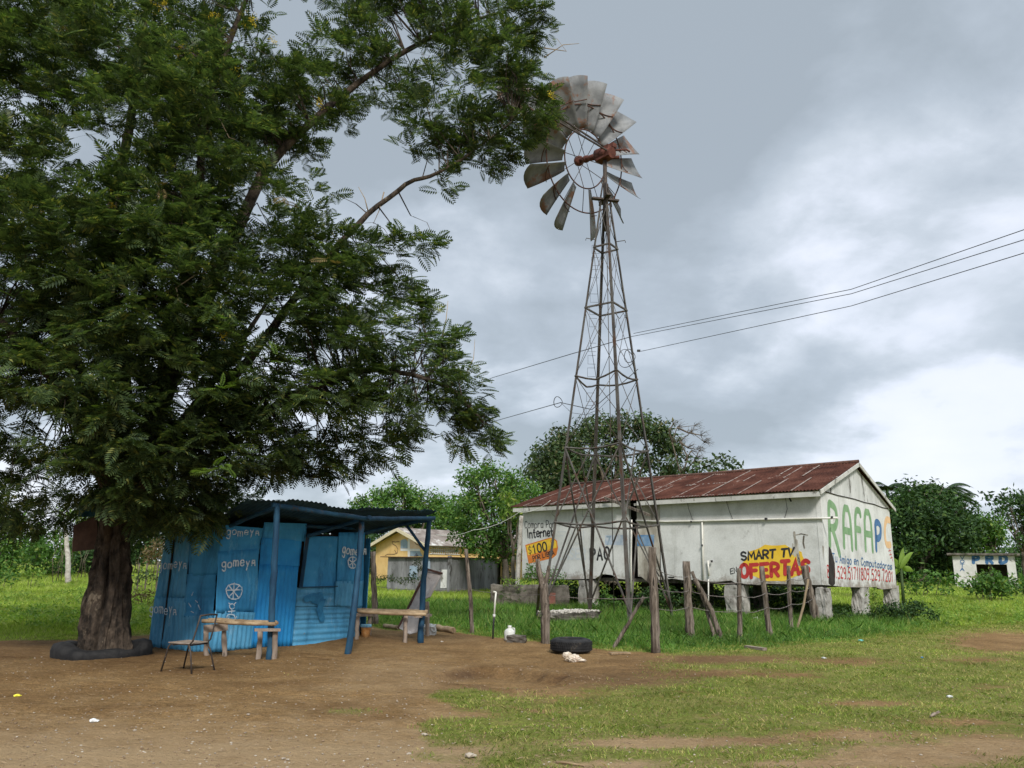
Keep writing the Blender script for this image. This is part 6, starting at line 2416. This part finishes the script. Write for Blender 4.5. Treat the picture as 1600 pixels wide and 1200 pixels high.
mb.slab(q, up, .04)
mb.build('roof', M['rust_frame'], sh)
mb = MB()
n_ = nT
for (x0, x1, y0, y1) in ((640, 652, 884, 905), (660, 672, 873, 890)):
    pq = [onplane(a, b, s0 + nT * .04, nT) for a, b in ((x0, y0), (x1, y0), (x1, y1), (x0, y1))]
    mb.slab(pq, nT, .01)
mb.build('patch_sheet', M['mural_blue'], sh)
mb = MB()
pq = [onplane(a, b, s0 + nT * .05, nT) for a, b in ((690, 890), (701, 890), (700, 919), (688, 919))]
mb.slab(pq, nT, .01)
mb.build('whitewashed_patch', M['shelter'], sh)
# small ochre hut seen between trunks
hx, hy = At(782, 900, 47), At(808, 900, 46)
hut = thing('ochre_hut', 'small ochre hut half hidden behind trunks left of the white building', 'hut', Vector((hx.x, 47, .2)))
mb = MB()
zt = At(795, 877, 47).z
mb.box(((hx.x + hy.x) / 2, 48.4, zt / 2), hy.x - hx.x, 2.6, zt)
mb.build('wall', M['yellow_wall'], hut)
mb = MB()
mb.box(((hx.x + hy.x) / 2, 48.4, zt + .06), hy.x - hx.x + .6, 3.2, .1)
mb.build('roof', M['red_tin'], hut)
mb = MB()
q = At(789, 895, 47.05)
mb.box((q.x, 47.06, q.z), .3, .06, 1.3)
mb.build('door', M['dark_fill'], hut)
# pale pole by the building's left end
g = At(808, 930, BD + 7.2)
g = Vector((g.x, g.y, float(gz(g.x, g.y))))
root = thing('white_pole', 'leaning pale lichened pole at the left end of the white building', 'pole', g)
rough_pole([g - up * .1, At(810, 870, g.y), At(815, 806, g.y)], .10, .085, 'bark_pale', root, 'pole', 10)

# roadside shelter with party letters
SD = 60
sa_, sb_ = At(1492, 905, SD), At(1590, 906, SD - 2.1)
sl_ = thing('roadside_shelter', 'small whitewashed block roadside shelter with blue letters PRD', 'shelter', Vector((sa_.x, SD, .4)))
z0 = float(gz(sa_.x, SD)) - .1
zt = At(1540, 869, SD).z
uP = Vector((sb_.x - sa_.x, sb_.y - sa_.y, 0)).normalized()
nP = Vector((uP.y, -uP.x, 0))
nP = nP if nP.y < 0 else -nP
o_ = Vector((sa_.x, sa_.y, 0))
Lp = (sb_ - sa_).length
pp = lambda px, py: ((onplane(px, py, o_, nP) - o_).dot(uP), onplane(px, py, o_, nP).z)
xo0, zo = pp(1525, 881.5)
xo1, _ = pp(1573, 881.5)
mb = MB()
wallpoly(mb, o_, uP, -nP, [(0, z0), (xo0, z0), (xo0, zo), (xo1, zo), (xo1, z0), (Lp, z0), (Lp, zt), (0, zt)], .2)
wallpoly(mb, o_ - nP * .205, -nP, uP, [(0, z0), (3, z0), (3, zt), (0, zt)], .2)
wallpoly(mb, o_ + uP * (Lp - .2) - nP * .205, -nP, uP, [(0, z0), (3, z0), (3, zt), (0, zt)], .2)
mb.build('wall', M['shelter'], sl_)
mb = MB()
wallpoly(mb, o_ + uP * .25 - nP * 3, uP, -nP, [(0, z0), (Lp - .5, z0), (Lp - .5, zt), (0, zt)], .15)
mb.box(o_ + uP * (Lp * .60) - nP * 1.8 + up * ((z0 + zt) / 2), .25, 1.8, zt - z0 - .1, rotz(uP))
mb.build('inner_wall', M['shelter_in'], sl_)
mb = MB()
mb.box(o_ + uP * (Lp / 2) - nP * 1.55 + up * (zt + .10), Lp + .7, 3.7, .17, rotz(uP))
mb.build('roof_slab', M['mossy'], sl_, .03)
for ch_, x0, x1 in (('P', 1521, 1529), ('R', 1542, 1550.5), ('D', 1563, 1572.5)):
    write(ch_, [(x0, 868.6), (x1, 868.8), (x1, 879.5), (x0, 879.3)], o_, nP, .22, 'sign_blue', sl_, 'lettering', .01, 0)
for k, ch_ in enumerate('VOTA'):
    y0_ = 869 + k * 6.1
    write(ch_, [(1500.5, y0_), (1506.5, y0_), (1506.5, y0_ + 4.6), (1500.5, y0_ + 4.6)], o_, nP, .055, 'sign_blue', sl_, 'lettering', .01, 0)

# ------------------------------------------------------------------ background trees, bushes
tree('acacia_tree', 'big dark rounded tree rising behind the wind pump and the white building roof', 'tree', (955, 900), 52,
     [(860, 722, 30), (835, 735, 20), (885, 690, 30), (870, 705, 24), (925, 672, 28), (900, 720, 34), (960, 668, 26), (1000, 668, 26), (1030, 678, 24), (1045, 700, 26), (1050, 735, 22), (1015, 720, 20), (1075, 748, 14), (940, 740, 34), (985, 745, 18), (895, 750, 34), (850, 755, 26), (960, 705, 22), (1030, 755, 20)],
     'leaf_olive', .17, 44, .38, fork=.4, group='trees behind the buildings')
tree('leafy_tree', 'bright green leafy tree standing left of the white building behind the pale pole', 'tree', (793, 915), 42,
     [(735, 745, 22), (770, 738, 24), (800, 752, 28), (720, 790, 26), (760, 785, 34), (800, 790, 30), (830, 775, 22), (740, 825, 30), (780, 830, 32), (805, 815, 20), (700, 800, 18), (790, 858, 22), (760, 858, 20), (735, 850, 16)],
     'leaf_mid', .12, 70, .18, fork=.42, group='trees behind the buildings')
tree('lime_tree', 'yellow green bushy tree top close to the left roof end of the white building', 'tree', (802, 915), 37,
     [(800, 788, 16), (812, 800, 14), (795, 805, 14), (790, 775, 12), (818, 785, 9)], 'leaf_lime', .11, 60, .10, group='trees behind the buildings')
tree('broad_tree', 'mid green broad tree behind the yellow house roof', 'tree', (640, 910), 76,
     [(575, 795, 22), (600, 775, 22), (625, 765, 22), (650, 780, 24), (680, 788, 22), (640, 805, 30), (600, 808, 28), (690, 810, 26), (560, 785, 12), (555, 800, 12), (665, 810, 30), (720, 815, 24), (580, 830, 22), (700, 835, 20)],
     'leaf_mid', .19, 32, .3, group='trees behind the buildings')
tree('dark_hedge_tree', 'dark low tree filling the gap behind the blue shack and the yellow house', 'tree', (560, 910), 66,
     [(560, 840, 30), (520, 850, 32), (580, 860, 24), (480, 850, 30), (440, 850, 30), (575, 885, 20), (700, 850, 20), (730, 860, 20), (745, 880, 14)],
     'leaf_deep', .2, 26, .3, group='trees behind the buildings')
tree('mango_tree', 'large dense dark green domed tree right of the white building', 'tree', (1440, 915), 66,
     [(1400, 790, 26), (1395, 830, 28), (1420, 775, 22), (1450, 772, 22), (1480, 782, 22), (1500, 800, 22), (1430, 805, 34), (1470, 815, 36), (1505, 835, 28), (1420, 845, 36), (1460, 855, 36), (1500, 870, 28), (1385, 870, 26), (1420, 885, 26), (1455, 885, 24), (1380, 800, 16), (1515, 815, 16), (1490, 895, 18)],
     'leaf_deep', .21, 30, .5, fork=.3, group='trees behind the buildings')
tree('young_tree', 'lighter green tree between the domed tree and the shelter letters', 'tree', (1561, 905), 68,
     [(1540, 815, 16), (1555, 825, 16), (1530, 835, 16), (1550, 845, 18), (1565, 840, 12), (1525, 855, 14), (1540, 865, 14)], 'leaf_mid', .19, 38, .16, group='trees behind the buildings')
tree('cecropia_tree', 'open dark leaved tree at the right edge behind the shelter', 'tree', (1605, 915), 74,
     [(1562, 778, 12), (1580, 775, 12), (1600, 780, 16), (1575, 790, 12), (1590, 800, 14), (1560, 798, 9), (1610, 805, 18), (1600, 830, 16), (1590, 845, 8), (1575, 810, 8), (1625, 790, 20), (1545, 776, 5), (1620, 850, 16)],
     'leaf_deep', .24, 16, .18, group='trees behind the buildings')
tree('leafy_tree', 'low green tree mass at the right edge beyond the shelter', 'tree', (1605, 915), 84,
     [(1590, 865, 16), (1600, 880, 20), (1585, 890, 14), (1620, 870, 20), (1640, 880, 24)], 'leaf_far', .22, 26, .2, group='trees behind the buildings')
tree('leafy_tree', 'small green tree top showing over the right half of the rusted roof', 'tree', (1110, 900), 50,
     [(1090, 728, 10), (1110, 726, 8), (1135, 724, 13), (1148, 732, 8), (1100, 740, 14), (1130, 742, 14), (1075, 740, 10), (1065, 750, 10)], 'leaf_olive', .20, 26, .14, fork=.6, group='trees behind the buildings')
# bare branches
root = thing('bare_tree', 'leafless twiggy tree beside the big rounded tree above the roof', 'tree', At(1080, 900, 50))
mb = MB()
st = At(1060, 790, 50)
for pts in ([(1060, 790), (1063, 740), (1050, 690), (1058, 668), (1085, 665)], [(1060, 760), (1075, 715), (1062, 690), (1080, 675), (1100, 690)], [(1070, 720), (1080, 705), (1090, 715)], [(1063, 745), (1085, 720), (1092, 705)], [(1058, 668), (1075, 676), (1095, 680), (1100, 692)], [(1062, 690), (1075, 700), (1090, 702)], [(1050, 690), (1045, 672), (1052, 662)]):
    P = [At(a_, b_, 50) for a_, b_ in pts]
    mb.tube(P, [.07 * (1 - .75 * i / (len(P) - 1)) for i in range(len(P))], 5)
    for q in P[1:]:
        for _ in range(7):
            d = Vector((random.uniform(-.2, 1), random.uniform(-.5, .5), random.uniform(-.3, .5))) * random.uniform(.4, 1.0)
            mid = q + d * .5 + Vector((0, 0, random.uniform(0, .12)))
            mb.tube([q, mid, q + d], [.018, .012, .006], 3)
            for _ in range(2):
                mb.tube([mid, mid + Vector((random.uniform(0, .5), random.uniform(-.2, .2), random.uniform(-.3, .3)))], [.010, .005], 3)
mb.build('branches', M['bark'], root)


def palm(px, py, D, n, L, lab):
    c = At(px, py, D)
    b_ = Vector((c.x, D, float(gz(c.x, D))))
    root = thing('palm_tree', lab, 'palm', b_, 'palms rising over the domed tree')
    mb = MB()
    mb.tube([b_, b_.lerp(c, .5) + Vector((.2, 0, 0)), c], [.2, .16, .14], 8)
    mb.build('trunk', M['bark'], root)
    vs, fs = [], []
    for k in range(n):
        an = 2 * pi * k / n + random.uniform(-.2, .2)
        el = random.uniform(.1, 1.1)
        d = Vector((cos(an), sin(an), 0))
        s = d.cross(up)
        P = [c + d * (L * t * cos(el * .6)) + up * (L * (t * sin(el) - 1.0 * t * t * .75)) for t in np.linspace(0, 1, 9)]
        for i in range(1, 9):
            for j in range(4):
                q = P[i - 1].lerp(P[i], j / 4)
                w_ = L * .30 * (1 - abs((i + j / 4) / 9 - .4))
                for sg in (-1, 1):
                    b0_ = len(vs)
                    tip = q + s * (sg * w_) + d * (.12 * L) - up * (w_ * .55)
                    vs += [q, q + d * .16, tip]
                    fs.append((b0_, b0_ + 1, b0_ + 2))
    npmesh('crown', [tuple(v) for v in vs], fs, M['leaf_palm'], root)


palm(1385, 762, 72, 13, 2.6, 'palm crown just right of the gable peak, over the domed tree')
palm(1473, 768, 74, 15, 3.0, 'palm crown above the middle of the domed tree')
palm(1496, 778, 76, 10, 2.0, 'small palm crown lower right of the taller one')
# banana
g = At(1410, 925, 34)
g = Vector((g.x, g.y, float(gz(g.x, g.y))))
root = thing('banana_plant', 'banana plant with broad light green leaves right of the white building', 'plant', g)
mb = MB()
mb.tube([g, At(1408, 888, 34)], [.08, .05], 8)
mb.build('stem', M['leaf_olive'], root)
for pts in ([(1408, 890), (1411, 872), (1412, 855)], [(1408, 888), (1418, 868), (1428, 862)], [(1408, 888), (1400, 875), (1394, 872)], [(1408, 890), (1418, 884), (1428, 892)], [(1408, 890), (1398, 892), (1392, 900)]):
    P = [At(a_, b_, 34 + random.uniform(-.3, .3)) for a_, b_ in pts]
    vs = []
    n = 10
    for i in range(n + 1):
        t = i / n
        p = (P[0] * (1 - t) ** 2 + P[1] * (2 * t * (1 - t)) + P[2] * t * t)
        tan = ((P[1] - P[0]) * (1 - t) + (P[2] - P[1]) * t).normalized()
        s = tan.cross(Vector((0, 1, .3))).normalized()
        w_ = .13 * sin(pi * min(1, t * .93 + .07)) ** .7
        vs += [p - s * w_ + Vector((0, .08, -.03)), p, p + s * w_ + Vector((0, .08, -.03))]
    mb = MB()
    mb.add(vs, [(i * 3 + j, i * 3 + j + 1, i * 3 + 4 + j, i * 3 + 3 + j) for i in range(n) for j in (0, 1)], True)
    mb.build('leaf', M['leaf_lime'], root)


def bush(lab, clumps, D, leaf, lsize, per, name='bush', cat='bush', group=None, squash=.8, low=True):
    m = D / 1150
    p = At(clumps[0][0], clumps[0][1], D)
    g = Vector((p.x, D, float(gz(p.x, D))))
    root = thing(name, lab, cat, g, group)
    cs, rs = [], []
    for (a_, b_, r) in clumps:
        d = D + random.uniform(-.5, .5) * r * m
        cs.append(At(a_, b_, d))
        rs.append(r * m)
    V, F = leaf_cloud(cs, rs, per, lsize, squash)
    k = np.repeat((V.reshape(-1, 4, 3)[:, :, 2].min(1) > gz(V[::4, 0], V[::4, 1]) - .03), 4)
    V = V[k]
    npmesh('foliage', V, np.arange(len(V)).reshape(-1, 4), M[leaf], root)
    mb = MB()
    for c, r in zip(cs, rs):
        c = Vector(c)
        b_ = Vector((c.x * .7 + g.x * .3, c.y * .7 + g.y * .3, 0))
        b_.z = float(gz(b_.x, b_.y))
        mb.tube(limb(b_, c, 0, 3, .2), [max(.01, lsize * .2), max(.008, lsize * .15), lsize * .1, lsize * .05], 4)
    mb.build('stems', M['bark'], root)
    return root


BB = 'bushes along the far left field'
bush('bright green bush at the left edge behind the field', [(10, 815, 22), (0, 840, 26), (25, 845, 24), (-20, 820, 30), (20, 870, 26), (5, 890, 22), (-30, 870, 30)], 50, 'leaf_mid', .15, 42, group=BB)
bush('green bush mass behind the white dead trunk', [(60, 835, 22), (45, 860, 26), (75, 860, 26), (60, 885, 22), (90, 840, 16), (100, 875, 20)], 54, 'leaf_mid', .16, 38, group=BB)
bush('dark bush mass just left of the big trunk', [(120, 855, 20), (130, 880, 22), (105, 890, 20), (145, 870, 20), (150, 890, 16), (150, 840, 14), (80, 893, 16)], 58, 'leaf_deep', .17, 38, group=BB)
bush('lime leaved sprig bush at the top of the white dead trunk', [(103, 802, 9), (115, 798, 9), (96, 810, 8), (122, 806, 9), (110, 808, 8)], 46, 'leaf_lime', .12, 55, group=BB)
bush('light green bush high beside the left side of the big trunk', [(140, 810, 12), (150, 803, 10), (130, 818, 10)], 52, 'leaf_lime', .15, 50, group=BB)
bush('low leafy bush in the field at the left edge', [(10, 900, 10), (-4, 902, 10), (22, 904, 7)], 38, 'leaf_mid', .10, 70, group=BB)
bush('low pale leafy bush left of the white dead trunk', [(52, 893, 8), (60, 897, 8), (44, 898, 7)], 40, 'leaf_lime', .10, 70, group=BB)
bush('dark hedge seen between the big trunk and the blue shack', [(215, 845, 24), (205, 870, 18), (240, 850, 18), (225, 820, 30), (260, 830, 30), (190, 840, 20)], 60, 'leaf_deep', .18, 34, group=BB)
bush('brown grey thicket just left of the blue shack', [(240, 862, 14), (250, 850, 12), (232, 870, 9), (252, 870, 10)], 48, 'leaf_dry', .12, 50, group=BB)
bush('grey green weeds at the foot of the far fence left of the shack', [(225, 899, 8), (240, 903, 8), (212, 903, 7)], 36, 'leaf_olive', .09, 60, group=BB)
bush('brownish weeds in the field between trunk and shack', [(222, 925, 12), (236, 930, 12), (212, 935, 9), (238, 945, 8)], 26, 'leaf_dry', .06, 60, group=BB)
BR_ = 'bushes round the white building'
bush('round bright leafed shrub in front of the roadside shelter', [(1545, 905, 15), (1530, 912, 12), (1560, 912, 13), (1545, 920, 14), (1520, 918, 9), (1567, 920, 9)], 42, 'leaf_mid', .13, 90, group=BR_)
bush('leafy scrub filling the ground between building and shelter', [(1430, 905, 14), (1450, 900, 12), (1470, 905, 14), (1490, 908, 12), (1445, 915, 12), (1478, 918, 12), (1420, 920, 12)], 46, 'leaf_mid', .13, 40, group=BR_)
bush('green scrub at the right edge behind the track', [(1585, 912, 14), (1600, 905, 14), (1575, 920, 10), (1610, 915, 16)], 48, 'leaf_mid', .13, 40, group=BR_)
bush('dark low bush against the far side pier', [(1400, 950, 17), (1420, 952, 17), (1440, 957, 15), (1385, 960, 15), (1410, 964, 15), (1456, 966, 11), (1370, 962, 10), (1430, 945, 12)], 24.4, 'leaf_deep', .055, 260, group=BR_)
bush('light yellow green vine between the side piers', [(1368, 935, 8), (1374, 948, 9), (1364, 925, 6), (1380, 955, 8), (1362, 950, 7)], 26.0, 'leaf_lime', .055, 260, group=BR_)
bush('dark weeds under the side of the white building', [(1315, 958, 11), (1328, 960, 10), (1308, 964, 8), (1362, 964, 10)], 24.6, 'leaf_deep', .05, 260, group=BR_)
bush('ivy covered bank under the middle of the white building', [(1015, 925, 12), (1005, 935, 13), (1030, 935, 13), (1045, 925, 11), (1055, 940, 12), (1020, 948, 10), (990, 940, 9), (1040, 950, 9), (1065, 935, 8)], 27.3, 'leaf_deep', .06, 220, group=BR_)
bush('leafy weeds between the tower legs', [(940, 945, 9), (952, 938, 9), (965, 945, 8), (930, 950, 7), (945, 925, 6)], 27.0, 'leaf_mid', .055, 240, group=BR_)
bush('leafy plants growing on the concrete trough', [(835, 895, 11), (825, 902, 9), (845, 905, 10), (860, 898, 8), (875, 903, 7), (829, 885, 7), (868, 892, 6)], 27.6, 'leaf_mid', .055, 260, group=BR_)
bush('yellowish weeds at the foot of the pale leaning pole', [(800, 908, 6), (812, 910, 6), (790, 910, 5)], 30.0, 'leaf_lime', .05, 260, group=BR_)
bush('dark undergrowth behind the piers near the corner', [(1180, 930, 14), (1195, 945, 14), (1215, 935, 13), (1235, 945, 13), (1170, 950, 12), (1250, 930, 10), (1210, 955, 10)], 28.6, 'leaf_deep', .065, 200, group=BR_)
bush('creeping plants hanging below the wall edge', [(1110, 925, 9), (1095, 935, 10), (1120, 940, 10), (1080, 925, 8)], 28.2, 'leaf_olive', .06, 200, group=BR_)
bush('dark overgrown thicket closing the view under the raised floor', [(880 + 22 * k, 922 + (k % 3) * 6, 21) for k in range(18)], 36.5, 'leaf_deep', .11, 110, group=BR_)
bush('vine trails beside the ochre hut', [(795, 885, 5), (797, 895, 6), (792, 905, 6), (800, 872, 5)], 44, 'leaf_olive', .10, 90, group=BR_)
# broad leaved weeds among the grass
cs, rs = [], []
for _ in range(420):
    px = random.uniform(590, 1480)
    ey = float(np.interp(px, EDGE[:, 0], EDGE[:, 1]))
    py = ey - 4 - abs(random.gauss(0, 26))
    if py < 925:
        continue
    g = G(px, py)
    cs.append((g.x, g.y, g.z + .07))
    rs.append(random.uniform(.06, .17))
V, F = leaf_cloud(cs, rs, 260, .024, .8)
o = npmesh('yard_weeds', V, F, M['leaf_mid'])
tag(o, 'low broad leaved weeds mixed into the yard grass', 'weeds', None, 'stuff')
cs, rs = [], []
for _ in range(500):
    px = random.choice((random.uniform(-20, 250), random.uniform(1430, 1620)))
    py = random.uniform(908, 985)
    if px > 1400 and 978 < py < 1012:
        continue
    g = G(px, py)
    cs.append((g.x, g.y, g.z + .10))
    rs.append(random.uniform(.10, .3))
V, F = leaf_cloud(cs, rs, 60, .045, .7)
o = npmesh('field_weeds', V, F, M['leaf_lime'])
tag(o, 'pale weeds scattered through the field grass', 'weeds', None, 'stuff')
# white dead trunk, slim yard tree
g = At(106, 912, 45)
g = Vector((g.x, g.y, float(gz(g.x, g.y))))
root = thing('dead_tree', 'slim white dead trunk standing alone in the left field', 'tree', g)
rough_pole([g, At(107, 880, 45), At(104, 850, 45), At(104, 835, 45), At(99, 815, 45)], .16, .09, 'bark_pale', root, 'trunk', 8)
# far fence posts left
for k, (px, py0, py1) in enumerate([(217, 900, 880), (229, 902, 880), (246, 905, 878)]):
    g = At(px, py0, 38)
    g = Vector((g.x, 38, float(gz(g.x, 38))))
    root = thing('far_fence_post', ('leftmost', 'middle', 'rightmost')[k] + ' of three thin far fence posts between the big trunk and the blue shack', 'post', g, 'thin far fence posts')
    rough_pole([g, At(px + 1, py1, 38)], .04, .035, 'post', root, 'post', 6)

# far-off wood closing the horizon
cs, rs = [], []
for k in range(150):
    an = radians(-62 + 124 * (k + random.random()) / 150)
    D = random.uniform(120, 150)
    x, y = D * math.tan(an) if abs(an) < 1.2 else 0, D
    h = random.uniform(2.2, 4.0)
    cs.append((x, y, .85 + h * .5))
    rs.append(h)
V, F = leaf_cloud(cs, rs, 5.0, .42, .8)
o = npmesh('far_wood', V, F, M['leaf_far'])
tag(o, 'far off belt of woodland along the horizon', 'woods', None, 'stuff')
